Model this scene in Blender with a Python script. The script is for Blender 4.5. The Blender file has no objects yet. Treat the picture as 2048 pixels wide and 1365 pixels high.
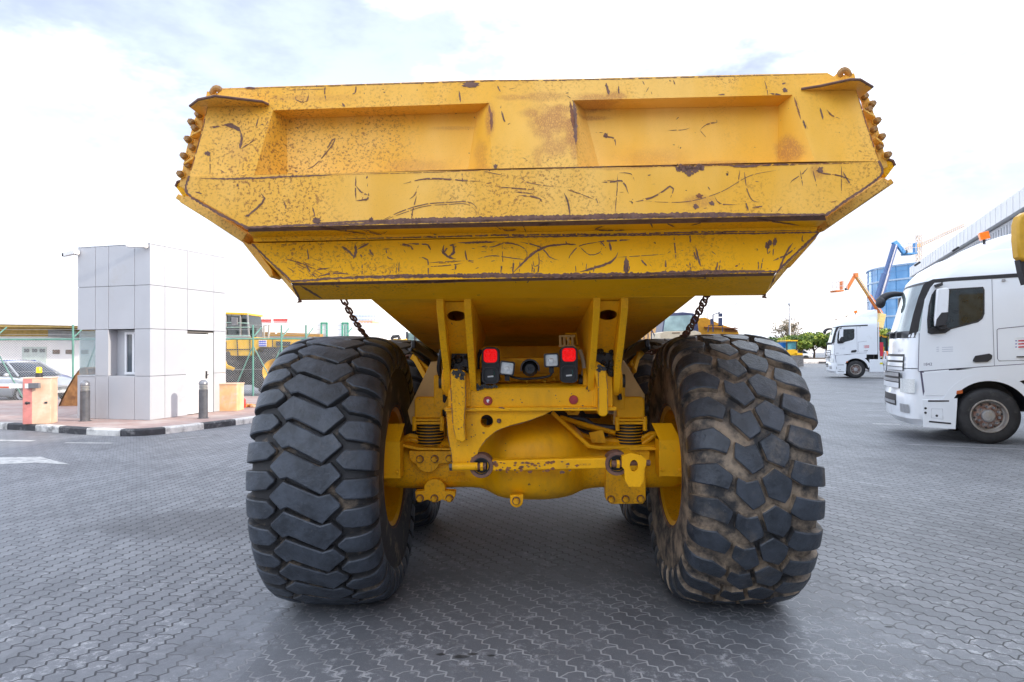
import bpy, bmesh, math, random
from mathutils import Vector, Matrix, Quaternion
random.seed(7)
sc = bpy.context.scene
COL = sc.collection
R = math.radians
# ------------------------------------------------------------------ camera
F = 1365.0
CAM = Vector((0, 0, 1.75))
PITCH = math.atan(17.5 / F)
CM = Matrix.Rotation(math.pi / 2 + PITCH, 4, 'X') @ Matrix.Rotation(-0.006, 4, 'Z')
CM.translation = CAM
cd = bpy.data.cameras.new('camera')
cam = bpy.data.objects.new('camera', cd)
COL.objects.link(cam)
cam.matrix_world = CM
cd.sensor_width = 36.0
cd.lens = F / 2048 * 36
cd.clip_start = 0.05
cd.clip_end = 3000
sc.camera = cam
CR = CM.to_3x3()


def ray(px, py):
    return CR @ Vector(((px - 1024) / F, (682.5 - py) / F, -1))


def hit(px, py, p0, n):
    d = ray(px, py)
    n = Vector(n)
    t = (Vector(p0) - CAM).dot(n) / d.dot(n)
    return CAM + d * t


def G(px, py, z=0.0):
    return hit(px, py, (0, 0, z), (0, 0, 1))


def V(px, py, Y):
    return hit(px, py, (0, Y, 0), (0, 1, 0))


def local_hit(M):
    Mi = M.inverted()
    o = Mi @ CAM
    Ri = Mi.to_3x3()

    def f(px, py, p0, n):
        d = Ri @ ray(px, py)
        n = Vector(n)
        return o + d * ((Vector(p0) - o).dot(n) / d.dot(n))
    return f


# ------------------------------------------------------------------ materials
def new_mat(name):
    m = bpy.data.materials.new(name)
    m.use_nodes = True
    nt = m.node_tree
    b = nt.nodes['Principled BSDF']
    return m, nt, b


def N(nt, t, **kw):
    n = nt.nodes.new(t)
    for k, v in kw.items():
        if k in n.inputs:
            n.inputs[k].default_value = v
        else:
            setattr(n, k, v)
    return n


def L(nt, a, b):
    nt.links.new(a, b)


def math_n(nt, op, a, b=None, c=None):
    n = nt.nodes.new('ShaderNodeMath')
    n.operation = op
    for i, x in enumerate((a, b, c)):
        if x is None:
            continue
        if isinstance(x, (int, float)):
            n.inputs[i].default_value = x
        else:
            nt.links.new(x, n.inputs[i])
    return n.outputs[0]


def mixc(nt, fac, a, b):
    n = nt.nodes.new('ShaderNodeMix')
    n.data_type = 'RGBA'
    for i, x in ((0, fac), (6, a), (7, b)):
        if isinstance(x, (int, float)):
            n.inputs[i].default_value = x
        elif isinstance(x, tuple):
            n.inputs[i].default_value = (*x, 1) if len(x) == 3 else x
        else:
            nt.links.new(x, n.inputs[i])
    return n.outputs[2]


def ramp(nt, x, lo, hi, a=0.0, b=1.0):
    n = nt.nodes.new('ShaderNodeMapRange')
    n.interpolation_type = 'SMOOTHSTEP'
    nt.links.new(x, n.inputs[0])
    for i, v in ((1, lo), (2, hi), (3, a), (4, b)):
        n.inputs[i].default_value = v
    return n.outputs[0]


def coords(nt, scale=(1, 1, 1)):
    tc = nt.nodes.new('ShaderNodeTexCoord')
    mp = nt.nodes.new('ShaderNodeMapping')
    mp.inputs['Scale'].default_value = scale
    nt.links.new(tc.outputs['Object'], mp.inputs[0])
    return mp.outputs[0]


def noise(nt, vec, scale, detail=4, rough=0.55):
    n = nt.nodes.new('ShaderNodeTexNoise')
    n.inputs['Scale'].default_value = scale
    n.inputs['Detail'].default_value = detail
    n.inputs['Roughness'].default_value = rough
    nt.links.new(vec, n.inputs['Vector'])
    return n.outputs[0]


def bump(nt, b, h, strength=0.3, dist=0.01):
    n = nt.nodes.new('ShaderNodeBump')
    n.inputs['Strength'].default_value = strength
    n.inputs['Distance'].default_value = dist
    nt.links.new(h, n.inputs['Height'])
    nt.links.new(n.outputs[0], b.inputs['Normal'])


MATS = {}


def mat(name, col, rough=0.5, metal=0.0, var=0.12, scale=6.0, dirt=None, dirt_amt=0.3, bmp=0.0, spec=None, emit=None, coat=0):
    """plain material with noise variation and an optional dirt colour in patches"""
    if name in MATS:
        return MATS[name]
    m, nt, b = new_mat(name)
    v = coords(nt)
    n1 = noise(nt, v, scale, 5)
    dark = tuple(c * (1 - var) for c in col)
    lite = tuple(min(1, c * (1 + var)) for c in col)
    c = mixc(nt, ramp(nt, n1, .3, .7), dark, lite)
    if dirt:
        n2 = noise(nt, v, scale * .7, 8, .7)
        c = mixc(nt, ramp(nt, n2, .62 - dirt_amt * .4, .72), c, dirt)
    L(nt, c, b.inputs['Base Color'])
    b.inputs['Roughness'].default_value = rough
    b.inputs['Metallic'].default_value = metal
    if coat:
        b.inputs['Coat Weight'].default_value = coat
        b.inputs['Coat Roughness'].default_value = .1
    if spec is not None:
        b.inputs['Specular IOR Level'].default_value = spec
    if bmp:
        bump(nt, b, noise(nt, v, scale * 4, 6), bmp, .01)
    if emit:
        b.inputs['Emission Color'].default_value = (*emit[0], 1)
        b.inputs['Emission Strength'].default_value = emit[1]
    MATS[name] = m
    return m


def glass(name, tint, alpha=0.35, rough=0.04):
    """window glass: partly see-through, reflecting the sky"""
    if name in MATS:
        return MATS[name]
    m, nt, b = new_mat(name)
    b.inputs['Base Color'].default_value = (*tint, 1)
    b.inputs['Roughness'].default_value = rough
    b.inputs['Specular IOR Level'].default_value = 0.9
    tr = nt.nodes.new('ShaderNodeBsdfTransparent')
    tr.inputs[0].default_value = (.9, .95, .95, 1)
    mx = nt.nodes.new('ShaderNodeMixShader')
    mx.inputs[0].default_value = 1 - alpha
    out = nt.nodes['Material Output']
    L(nt, b.outputs[0], mx.inputs[1])
    L(nt, tr.outputs[0], mx.inputs[2])
    L(nt, mx.outputs[0], out.inputs[0])
    MATS[name] = m
    return m


def paint_yellow(name, base, faded, fade_amt, rust_amt, rough=.42, speck=1.0, blobs=(), grime=0.0):
    """machine paint: chalky fading, rust speckle in patches, small chips"""
    m, nt, b = new_mat(name)
    v = coords(nt)
    vs = coords(nt, (1, 1, .35))
    f = ramp(nt, noise(nt, vs, 1.6, 5), .35, .68)
    f2 = ramp(nt, noise(nt, vs, 9, 6), .3, .75)
    c = mixc(nt, math_n(nt, 'MULTIPLY', f, fade_amt), base, faded)
    c = mixc(nt, math_n(nt, 'MULTIPLY', f2, .22), c, tuple(x * .72 for x in base))
    if grime:
        gm1 = ramp(nt, noise(nt, coords(nt, (1, 1, .3)), 3.5, 7, .68), .46, .70)
        c = mixc(nt, math_n(nt, 'MULTIPLY', gm1, grime), c, (.16, .085, .03))
        gm2 = ramp(nt, noise(nt, v, 7.0, 8, .7), .58, .70)
        c = mixc(nt, math_n(nt, 'MULTIPLY', gm2, grime), c, (.07, .045, .03))
    # soft brown rust bloom
    area = ramp(nt, noise(nt, v, 1.3, 4), .40, .66)
    fine = ramp(nt, noise(nt, v, 70, 6, .7), .50, .62)
    bloom = math_n(nt, 'MULTIPLY', math_n(nt, 'MULTIPLY', area, fine), .9 * rust_amt)
    c = mixc(nt, bloom, c, (.26, .095, .03))
    # fine brown freckling everywhere
    frk = ramp(nt, noise(nt, v, 330, 3, .6), .60, .70)
    c = mixc(nt, math_n(nt, 'MULTIPLY', frk, .38 * rust_amt), c, (.30, .13, .05))
    # dark speckle
    spk = ramp(nt, noise(nt, v, 210, 3, .6), .655, .71)
    area2 = ramp(nt, noise(nt, v, 2.2, 4), .40, .64, .16, 1)
    spk = math_n(nt, 'MULTIPLY', math_n(nt, 'MULTIPLY', spk, area2), speck)
    c = mixc(nt, math_n(nt, 'MULTIPLY', spk, .6), c, (.27, .10, .035))
    if blobs:
        sep = nt.nodes.new('ShaderNodeSeparateXYZ')
        L(nt, v, sep.inputs[0])
        wob = noise(nt, v, 16, 7, .72)
        grain = ramp(nt, noise(nt, coords(nt, (1, 1, .5)), 190, 4, .7), .30, .58, .18, 1)
        for bx, bz, rx, rz, amt in blobs:
            a = math_n(nt, 'POWER', math_n(nt, 'DIVIDE', math_n(nt, 'SUBTRACT', sep.outputs[0], bx), rx), 2.0)
            e = math_n(nt, 'POWER', math_n(nt, 'DIVIDE', math_n(nt, 'SUBTRACT', sep.outputs[2], bz), rz), 2.0)
            d = math_n(nt, 'ADD', math_n(nt, 'SQRT', math_n(nt, 'ADD', a, e)), math_n(nt, 'MULTIPLY_ADD', wob, 1.3, -.65))
            mk_ = math_n(nt, 'MULTIPLY', math_n(nt, 'SUBTRACT', 1.0, ramp(nt, d, .35, 1.1)), amt)
            c = mixc(nt, math_n(nt, 'MULTIPLY', mk_, math_n(nt, 'MULTIPLY', grain, .82)), c, (.40, .150, .055))
    chip = ramp(nt, noise(nt, v, 26, 4, .6), .71, .73)
    chip = math_n(nt, 'MULTIPLY', chip, min(1, speck))
    c = mixc(nt, chip, c, (.07, .04, .035))
    L(nt, c, b.inputs['Base Color'])
    rr = math_n(nt, 'MULTIPLY_ADD', noise(nt, v, 14, 4), .25, rough - .1)
    L(nt, rr, b.inputs['Roughness'])
    b.inputs['Specular IOR Level'].default_value = .2
    hgt = math_n(nt, 'ADD', noise(nt, v, 3.0, 2), math_n(nt, 'MULTIPLY', chip, -.12))
    if grime:
        hgt = math_n(nt, 'ADD', hgt, math_n(nt, 'MULTIPLY', noise(nt, v, 70, 4, .6), .35))
    bump(nt, b, hgt, .3, .012)
    return m


def rust_mat(name, a, b_, rough=.75):
    m, nt, b = new_mat(name)
    v = coords(nt)
    n1 = ramp(nt, noise(nt, v, 22, 8, .7), .3, .7)
    n2 = ramp(nt, noise(nt, coords(nt, (60, 4, 4)), 1.5, 6, .7), .45, .75)
    c = mixc(nt, n1, a, b_)
    c = mixc(nt, math_n(nt, 'MULTIPLY', n2, .35), c, (.17, .135, .12))
    L(nt, c, b.inputs['Base Color'])
    b.inputs['Roughness'].default_value = rough
    bump(nt, b, noise(nt, v, 90, 5), .4, .004)
    return m


M_CHUTE = paint_yellow('chute_paint', (.93, .45, .002), (.90, .47, .012), .3, .9, .5)
M_AXLE = paint_yellow('axle_paint', (.86, .40, .002), (.84, .42, .008), .4, .6, .45, 1.0, grime=.34)
M_FRAME = paint_yellow('frame_paint', (.88, .42, .003), (.86, .44, .012), .4, .5, .45, 1.0, grime=.26)
M_RUST = rust_mat('bare_rusted_steel', (.115, .055, .038), (.21, .105, .07))
M_RUSTO = rust_mat('orange_rust', (.30, .105, .03), (.16, .06, .03))
M_CHAIN = rust_mat('chain_rust', (.10, .05, .038), (.19, .085, .05))
M_BOLT = rust_mat('rusty_bolt', (.48, .26, .07), (.28, .15, .06), .6)
M_GREASE = mat('black_grease', (.012, .010, .009), .35, var=.5, scale=20, bmp=.6)
M_BLACK = mat('black_plastic', (.018, .018, .02), .45, var=.2)
M_DARKST = mat('dark_steel', (.035, .037, .045), .4, var=.3)
M_RUBBER = mat('spring_rubber', (.016, .016, .018), .5, var=.3)


def tyre_mats(dust_amt, tag):
    m, nt, b = new_mat('tread_rubber' + tag)
    v = coords(nt)
    n1 = ramp(nt, noise(nt, v, 9, 6, .65), .3, .72)
    k_ = 1.25 - .45 * dust_amt
    c = mixc(nt, n1, (.024 * k_, .029 * k_, .037 * k_), (.056 * k_, .067 * k_, .086 * k_))
    d = ramp(nt, noise(nt, v, 3.2, 8, .72), .66 - .12 * dust_amt, .80)
    c = mixc(nt, math_n(nt, 'MULTIPLY', d, .6), c, (.22, .175, .125))
    # pale scratches
    w = ramp(nt, noise(nt, coords(nt, (3, 40, 12)), 4, 3, .6), .71, .74)
    c = mixc(nt, math_n(nt, 'MULTIPLY', w, .5), c, (.16, .15, .145))
    L(nt, c, b.inputs['Base Color'])
    L(nt, math_n(nt, 'MULTIPLY_ADD', noise(nt, v, 12, 4), .35, .32 - .08 * dust_amt), b.inputs['Roughness'])
    cut = ramp(nt, noise(nt, coords(nt, (22, 5, 9)), 3.0, 4, .65), .66, .70)
    bump(nt, b, math_n(nt, 'SUBTRACT', math_n(nt, 'ADD', noise(nt, v, 34, 7, .68), math_n(nt, 'MULTIPLY', noise(nt, v, 5, 3), 2.0)), math_n(nt, 'MULTIPLY', cut, .8)), .75, .007)
    g, nt, b = new_mat('dusty_rubber' + tag)
    v = coords(nt)
    n1 = ramp(nt, noise(nt, v, 5.0, 8, .7), .56 - .18 * dust_amt, .74 - .10 * dust_amt)
    c = mixc(nt, noise(nt, v, 20, 4), (.018, .018, .020), (.036, .036, .038))
    c = mixc(nt, math_n(nt, 'MULTIPLY', n1, .85), c, (.26 + .10 * dust_amt, .195 + .075 * dust_amt, .13 + .055 * dust_amt))
    L(nt, c, b.inputs['Base Color'])
    b.inputs['Roughness'].default_value = .7
    bump(nt, b, noise(nt, v, 35, 6), .5, .006)
    return m, g


# ------------------------------------------------------------------ mesh builder
class MB:
    def __init__(s):
        s.v, s.f, s.m, s.mats = [], [], [], []

    def mi(s, m):
        if m not in s.mats:
            s.mats.append(m)
        return s.mats.index(m)

    def add(s, vs, fs, m):
        o = len(s.v)
        s.v += [tuple(x) for x in vs]
        k = s.mi(m)
        for f in fs:
            s.f.append([o + i for i in f])
            s.m.append(k)
        return s

    def poly(s, pts, m):
        return s.add(pts, [list(range(len(pts)))], m)

    def prism(s, pts, vec, m):
        n = len(pts)
        vec = Vector(vec)
        vs = [Vector(p) for p in pts] + [Vector(p) + vec for p in pts]
        fs = [list(range(n))[::-1], list(range(n, 2 * n))]
        fs += [[i, (i + 1) % n, n + (i + 1) % n, n + i] for i in range(n)]
        return s.add(vs, fs, m)

    def loft(s, rings, m, closed=True, cap=True):
        n = len(rings[0])
        vs = [p for r in rings for p in r]
        fs = []
        for a in range(len(rings) - 1):
            for i in range(n if closed else n - 1):
                j = (i + 1) % n
                fs.append([a * n + i, a * n + j, (a + 1) * n + j, (a + 1) * n + i])
        if cap and closed:
            fs.append(list(range(n))[::-1])
            fs.append([(len(rings) - 1) * n + i for i in range(n)])
        return s.add(vs, fs, m)

    def box(s, c, d, m, rot=None):
        x, y, z = d[0] / 2, d[1] / 2, d[2] / 2
        vs = [Vector((a * x, b * y, e * z)) for e in (-1, 1) for a, b in ((-1, -1), (1, -1), (1, 1), (-1, 1))]
        if rot is not None:
            vs = [rot @ v for v in vs]
        c = Vector(c)
        vs = [v + c for v in vs]
        return s.add(vs, [[3, 2, 1, 0], [4, 5, 6, 7], [0, 1, 5, 4], [1, 2, 6, 5], [2, 3, 7, 6], [3, 0, 4, 7]], m)

    def box2(s, a, b, m):
        a, b = Vector(a), Vector(b)
        return s.box((a + b) / 2, [abs(x) for x in (b - a)], m)

    def bar(s, p, q, w, h, m, up=(0, 0, 1)):
        p, q = Vector(p), Vector(q)
        d = (q - p).normalized()
        up = Vector(up)
        sx = d.cross(up)
        if sx.length < 1e-4:
            sx = d.cross(Vector((1, 0, 0)))
        sx.normalize()
        uz = sx.cross(d)
        a, b = sx * w / 2, uz * h / 2
        return s.loft([[c - a - b, c + a - b, c + a + b, c - a + b] for c in (p, q)], m)

    def tube(s, pts, r, m, n=10, cap=True):
        pts = [Vector(p) for p in pts]
        rs = r if isinstance(r, (list, tuple)) else [r] * len(pts)
        rings = []
        ref = None
        for i, p in enumerate(pts):
            d = (pts[min(i + 1, len(pts) - 1)] - pts[max(i - 1, 0)]).normalized()
            if ref is None:
                ref = Vector((0, 0, 1)) if abs(d.z) < .9 else Vector((1, 0, 0))
            a = d.cross(ref).normalized()
            b = d.cross(a).normalized()
            ref = -b if False else ref
            rings.append([p + (a * math.cos(t) + b * math.sin(t)) * rs[i] for t in [2 * math.pi * k / n for k in range(n)]])
        return s.loft(rings, m, cap=cap)

    def ring(s, pts, r, m, n=6):
        """closed tube loop"""
        pts = [Vector(p) for p in pts]
        c = sum(pts, Vector()) / len(pts)
        nrm = (pts[0] - c).cross(pts[len(pts) // 4] - c).normalized()
        rings = []
        for i, p in enumerate(pts):
            d = (pts[(i + 1) % len(pts)] - pts[i - 1]).normalized()
            b = d.cross(nrm).normalized()
            rings.append([p + (nrm * math.cos(t) + b * math.sin(t)) * r for t in [2 * math.pi * k / n for k in range(n)]])
        rings.append(rings[0])
        return s.loft(rings, m, cap=False)

    def lathe(s, prof, m, o=(0, 0, 0), axis='Z', n=32, cap=False, mats=None):
        """prof = [(along axis, radius)]"""
        o = Vector(o)
        ax = Vector(axis) if not isinstance(axis, str) else {'X': Vector((1, 0, 0)), 'Y': Vector((0, 1, 0)), 'Z': Vector((0, 0, 1))}[axis]
        ax.normalize()
        ref = Vector((0, 0, 1)) if abs(ax.z) < .9 else Vector((1, 0, 0))
        a = ax.cross(ref).normalized()
        b = ax.cross(a).normalized()
        rings = [[o + ax * t + (a * math.cos(k) + b * math.sin(k)) * r for k in [2 * math.pi * i / n for i in range(n)]] for t, r in prof]
        if mats:
            for i in range(len(rings) - 1):
                s.loft(rings[i:i + 2], mats[i], cap=False)
            return s
        return s.loft(rings, m, cap=cap)

    def sphere(s, c, r, m, n=14, sc_=(1, 1, 1)):
        c = Vector(c)
        rings = []
        for i in range(n // 2 + 1):
            t = math.pi * i / (n // 2)
            rr = max(math.sin(t), 1e-3)
            rings.append([c + Vector((r * sc_[0] * rr * math.cos(k), r * sc_[1] * rr * math.sin(k), r * sc_[2] * math.cos(t))) for k in [2 * math.pi * j / n for j in range(n)]])
        return s.loft(rings, m)

    def hexbolt(s, c, d, r, h, m, mw=None):
        """washer + hex head along direction d"""
        d = Vector(d).normalized()
        c = Vector(c)
        s.lathe([(0, 1e-4), (0, r * 1.25), (h * .25, r * 1.25), (h * .25, r)], mw or m, c, d, 16)
        s.lathe([(h * .2, r), (h, r), (h * 1.15, r * .7), (h * 1.15, 1e-4)], m, c, d, 6)
        return s

    def build(s, name, parent=None, smooth=35, bevel=0.0, seg=2, loc=None, fix=True):
        me = bpy.data.meshes.new(name)
        me.from_pydata(s.v, [], s.f)
        for m in s.mats:
            me.materials.append(m)
        me.polygons.foreach_set('material_index', s.m)
        if fix:
            bm = bmesh.new()
            bm.from_mesh(me)
            bmesh.ops.recalc_face_normals(bm, faces=bm.faces)
            bm.to_mesh(me)
            bm.free()
        me.polygons.foreach_set('use_smooth', [True] * len(me.polygons))
        me.set_sharp_from_angle(angle=R(smooth))
        me.update()
        o = bpy.data.objects.new(name, me)
        COL.objects.link(o)
        if parent is not None:
            o.parent = parent
        if loc is not None:
            o.location = loc
        if bevel:
            bv = o.modifiers.new('edge', 'BEVEL')
            bv.width = bevel
            bv.segments = seg
            bv.limit_method = 'ANGLE'
            bv.angle_limit = R(40)
            bv.harden_normals = True
        return o


def tag(o, label=None, cat=None, group=None, kind=None):
    if label:
        o['label'] = label
    if cat:
        o['category'] = cat
    if group:
        o['group'] = group
    if kind:
        o['kind'] = kind
    return o


def empty(name, loc=(0, 0, 0), rz=0.0):
    o = bpy.data.objects.new(name, None)
    COL.objects.link(o)
    o.location = loc
    o.rotation_euler = (0, 0, rz)
    o.empty_display_size = .2
    return o


def root_matrix(o):
    return Matrix.Translation(o.location) @ Matrix.Rotation(o.rotation_euler.z, 4, 'Z')


def copy_tree(o, parent=None):
    c = o.copy()
    COL.objects.link(c)
    c.parent = parent
    for ch in list(o.children):
        copy_tree(ch, c)
    return c


def text_pts(body, size):
    """filled lettering as a flat mesh: (verts, faces), origin at the left of the base line"""
    cu = bpy.data.curves.new('lettering', 'FONT')
    cu.body = body
    cu.size = size
    ob = bpy.data.objects.new('lettering', cu)
    COL.objects.link(ob)
    dg = bpy.context.evaluated_depsgraph_get()
    me = bpy.data.meshes.new_from_object(ob.evaluated_get(dg))
    vs = [v.co.copy() for v in me.vertices]
    fs = [list(p.vertices) for p in me.polygons]
    bpy.data.objects.remove(ob)
    bpy.data.curves.remove(cu)
    bpy.data.meshes.remove(me)
    return vs, fs


def letters(mb, body, size, o, ux, uy, m):
    vs, fs = text_pts(body, size)
    o, ux, uy = Vector(o), Vector(ux).normalized(), Vector(uy).normalized()
    mb.add([o + ux * v.x + uy * v.y for v in vs], fs, m)


def arc(c, r, a0, a1, n):
    return [(c[0] + r * math.cos(R(a0 + (a1 - a0) * i / n)), c[1] + r * math.sin(R(a0 + (a1 - a0) * i / n))) for i in range(n + 1)]


# ------------------------------------------------------------------ light
SUN_EL, SUN_AZ = 21.0, -21.0      # azimuth from +X towards +Y
sd = Vector((math.cos(R(SUN_EL)) * math.cos(R(SUN_AZ)), math.cos(R(SUN_EL)) * math.sin(R(SUN_AZ)), math.sin(R(SUN_EL))))
ld = bpy.data.lights.new('sun', 'SUN')
ld.energy = 1.65
ld.angle = R(.5)
ld.color = (1, .93, .82)
lo = bpy.data.objects.new('sun', ld)
COL.objects.link(lo)
lo.rotation_euler = sd.to_track_quat('Z', 'Y').to_euler()
w = bpy.data.worlds.new('World')
sc.world = w
w.use_nodes = True
nt = w.node_tree
bg = nt.nodes['Background']
sky = nt.nodes.new('ShaderNodeTexSky')
sky.sky_type = 'NISHITA'
sky.sun_disc = False
sky.sun_elevation = R(SUN_EL)
sky.sun_rotation = R(90 - SUN_AZ)
sky.dust_density = 1.5
tc = nt.nodes.new('ShaderNodeTexCoord')
mp = nt.nodes.new('ShaderNodeMapping')
mp.inputs['Scale'].default_value = (1, 1, 2.2)
mp.inputs['Location'].default_value = (5.25, 7.2, .9)
L(nt, tc.outputs['Generated'], mp.inputs[0])
cn = noise(nt, mp.outputs[0], 1.7, 7, .58)
cl = ramp(nt, cn, .41, .60)
tint = nt.nodes.new('ShaderNodeVectorMath')
tint.operation = 'MULTIPLY'
L(nt, sky.outputs[0], tint.inputs[0])
tint.inputs[1].default_value = (.98, .76, .80)
c = mixc(nt, math_n(nt, 'MULTIPLY_ADD', cl, .85, .13), tint.outputs[0], mixc(nt, ramp(nt, noise(nt, mp.outputs[0], 2.6, 6, .6), .36, .62), (5.6, 6.0, 6.4), (13.5, 15.0, 17.0)))
L(nt, c, bg.inputs[0])
bg.inputs[1].default_value = 0.115
sc.view_settings.view_transform = 'Standard'
sc.view_settings.look = 'None'
sc.view_settings.exposure = 1.47
# ================================================================== SETTING
def ground_material():
    m, nt, b = new_mat('interlocking_pavers')
    tc = nt.nodes.new('ShaderNodeTexCoord')
    P = tc.outputs['Object']

    def grid(rot, off):
        mp = nt.nodes.new('ShaderNodeMapping')
        mp.inputs['Rotation'].default_value = (0, 0, R(rot))
        mp.inputs['Location'].default_value = (off, off * 1.7, 0)
        L(nt, P, mp.inputs[0])
        # slight unevenness of the laying
        nz = nt.nodes.new('ShaderNodeTexNoise')
        nz.inputs['Scale'].default_value = .9
        L(nt, mp.outputs[0], nz.inputs['Vector'])
        sub = nt.nodes.new('ShaderNodeVectorMath')
        sub.operation = 'MULTIPLY_ADD'
        L(nt, nz.outputs['Color'], sub.inputs[0])
        sub.inputs[1].default_value = (.05, .05, 0)
        L(nt, mp.outputs[0], sub.inputs[2])
        sep = nt.nodes.new('ShaderNodeSeparateXYZ')
        L(nt, sub.outputs[0], sep.inputs[0])
        x, y = sep.outputs[0], sep.outputs[1]
        h, h2 = .0625, .0417
        tx = math_n(nt, 'SUBTRACT', math_n(nt, 'PINGPONG', x, h2), h2 / 2)
        ty = math_n(nt, 'SUBTRACT', math_n(nt, 'PINGPONG', y, h), h / 2)
        x2 = math_n(nt, 'MULTIPLY_ADD', ty, .26, x)
        y2 = math_n(nt, 'MULTIPLY_ADD', tx, .72, y)
        cb = nt.nodes.new('ShaderNodeCombineXYZ')
        L(nt, math_n(nt, 'MULTIPLY', x2, 1.6), cb.inputs[0])
        L(nt, y2, cb.inputs[1])
        return cb.outputs[0]

    sep = nt.nodes.new('ShaderNodeSeparateXYZ')
    L(nt, P, sep.inputs[0])
    lx, ly = sep.outputs[0], sep.outputs[1]
    mask = math_n(nt, 'GREATER_THAN', math_n(nt, 'MULTIPLY_ADD', ly, -.04, lx), -1.62)
    vm = nt.nodes.new('ShaderNodeMix')
    vm.data_type = 'VECTOR'
    L(nt, mask, vm.inputs[0])
    L(nt, grid(98, 0.0), vm.inputs[4])
    L(nt, grid(57, .3), vm.inputs[5])
    vec = vm.outputs[1]
    br = nt.nodes.new('ShaderNodeTexBrick')
    L(nt, vec, br.inputs['Vector'])
    br.inputs['Scale'].default_value = 1
    br.inputs['Brick Width'].default_value = .40
    br.inputs['Row Height'].default_value = .125
    br.inputs['Mortar Size'].default_value = .0078
    br.inputs['Mortar Smooth'].default_value = .25
    br.inputs['Bias'].default_value = -.1
    br.inputs['Color1'].default_value = (.150, .156, .167, 1)
    br.inputs['Color2'].default_value = (.205, .212, .224, 1)
    mort = br.outputs['Fac']
    # joints: pale sand close to the machine, dark further left, oil-dark in one patch
    n1 = noise(nt, P, .55, 5, .6)
    n2 = noise(nt, P, 2.4, 8, .68)
    n3 = noise(nt, P, 28, 6, .7)
    n4 = noise(nt, P, 160, 3, .6)
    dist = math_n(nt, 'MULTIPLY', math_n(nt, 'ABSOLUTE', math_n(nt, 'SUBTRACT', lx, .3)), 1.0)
    pale = math_n(nt, 'SUBTRACT', 1.0, ramp(nt, math_n(nt, 'MULTIPLY_ADD', n2, 1.2, dist), 1.8, 3.2))
    far = ramp(nt, ly, 4.6, 6.0)
    pale = math_n(nt, 'MULTIPLY', pale, ramp(nt, noise(nt, P, 3.1, 5, .65), .34, .56, .4, 1))
    pale = math_n(nt, 'MULTIPLY', pale, math_n(nt, 'SUBTRACT', 1.0, far))
    jc = mixc(nt, math_n(nt, 'MULTIPLY', pale, 1.0), (.040, .040, .044), (.36, .36, .365))
    # oil-soaked joints to the side of the machine
    def blob(cx, cy, rx, ry):
        a = math_n(nt, 'POWER', math_n(nt, 'DIVIDE', math_n(nt, 'SUBTRACT', lx, cx), rx), 2.0)
        c_ = math_n(nt, 'POWER', math_n(nt, 'DIVIDE', math_n(nt, 'SUBTRACT', ly, cy), ry), 2.0)
        d = math_n(nt, 'ADD', math_n(nt, 'SQRT', math_n(nt, 'ADD', a, c_)), math_n(nt, 'MULTIPLY_ADD', n2, .9, -.45))
        return math_n(nt, 'SUBTRACT', 1.0, ramp(nt, d, .55, 1.1))
    oil = blob(-3.1, 7.0, 1.3, .75)
    jc = mixc(nt, oil, jc, (.016, .015, .015))
    c = br.outputs['Color']
    # tone patches
    tone = math_n(nt, 'MULTIPLY_ADD', n1, 1.15, .46)
    hsv = nt.nodes.new('ShaderNodeHueSaturation')
    L(nt, c, hsv.inputs['Color'])
    L(nt, tone, hsv.inputs['Value'])
    c = hsv.outputs[0]
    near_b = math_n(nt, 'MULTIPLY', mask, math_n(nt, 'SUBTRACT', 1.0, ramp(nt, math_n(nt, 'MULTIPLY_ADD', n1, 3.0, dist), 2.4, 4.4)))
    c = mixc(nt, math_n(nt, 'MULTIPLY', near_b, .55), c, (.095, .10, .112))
    c = mixc(nt, ramp(nt, n3, .35, .72, 0, .28), c, (.12, .125, .14))
    c = mixc(nt, ramp(nt, n4, .56, .70, 0, .6), c, (.33, .33, .34))
    # chalky white scuffs near the foreground
    sc1 = math_n(nt, 'MULTIPLY', ramp(nt, n2, .44, .62), ramp(nt, noise(nt, P, 13, 8, .8), .50, .60))
    chalk = math_n(nt, 'MULTIPLY', sc1, ramp(nt, ly, 3.0, 6.5, .75, .25))
    c = mixc(nt, chalk, c, (.52, .52, .53))
    # dark soaked patches
    st = ramp(nt, noise(nt, P, .9, 7, .72), .54, .68, 0, .5)
    c = mixc(nt, st, c, (.085, .086, .094))
    # tyre scuffs: long soft bands
    scf = ramp(nt, noise(nt, coords(nt, (1.1, .16, 1)), 2.2, 5, .6), .56, .70, 0, .42)
    c = mixc(nt, scf, c, (.085, .088, .098))
    # moss and dirt gather along some joints
    mw = ramp(nt, noise(nt, P, 6, 6, .7), .55, .68)
    edge = nt.nodes.new('ShaderNodeTexBrick')
    L(nt, vec, edge.inputs['Vector'])
    for k_, v_ in (('Scale', 1), ('Brick Width', .40), ('Row Height', .125), ('Mortar Size', .014), ('Mortar Smooth', .9)):
        edge.inputs[k_].default_value = v_
    c = mixc(nt, math_n(nt, 'MULTIPLY', math_n(nt, 'MULTIPLY', edge.outputs['Fac'], mw), .8), c, (.07, .068, .066))
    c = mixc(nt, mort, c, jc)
    # small oil drips in the foreground
    for bx, by, rr in ((-.30, 3.92, .06), (-.24, 3.95, .04), (-.13, 3.93, .03), (.34, 3.38, .035), (-.42, 3.95, .035), (.12, 3.0, .02), (2.35, 4.3, .03)):
        c = mixc(nt, math_n(nt, 'MULTIPLY', blob(bx, by, rr, rr * .6), .85), c, (.012, .012, .012))
    c = mixc(nt, math_n(nt, 'MULTIPLY', oil, .5), c, (.05, .05, .054))
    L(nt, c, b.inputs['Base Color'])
    rg = math_n(nt, 'MULTIPLY_ADD', n3, .22, .50)
    L(nt, rg, b.inputs['Roughness'])
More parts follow.
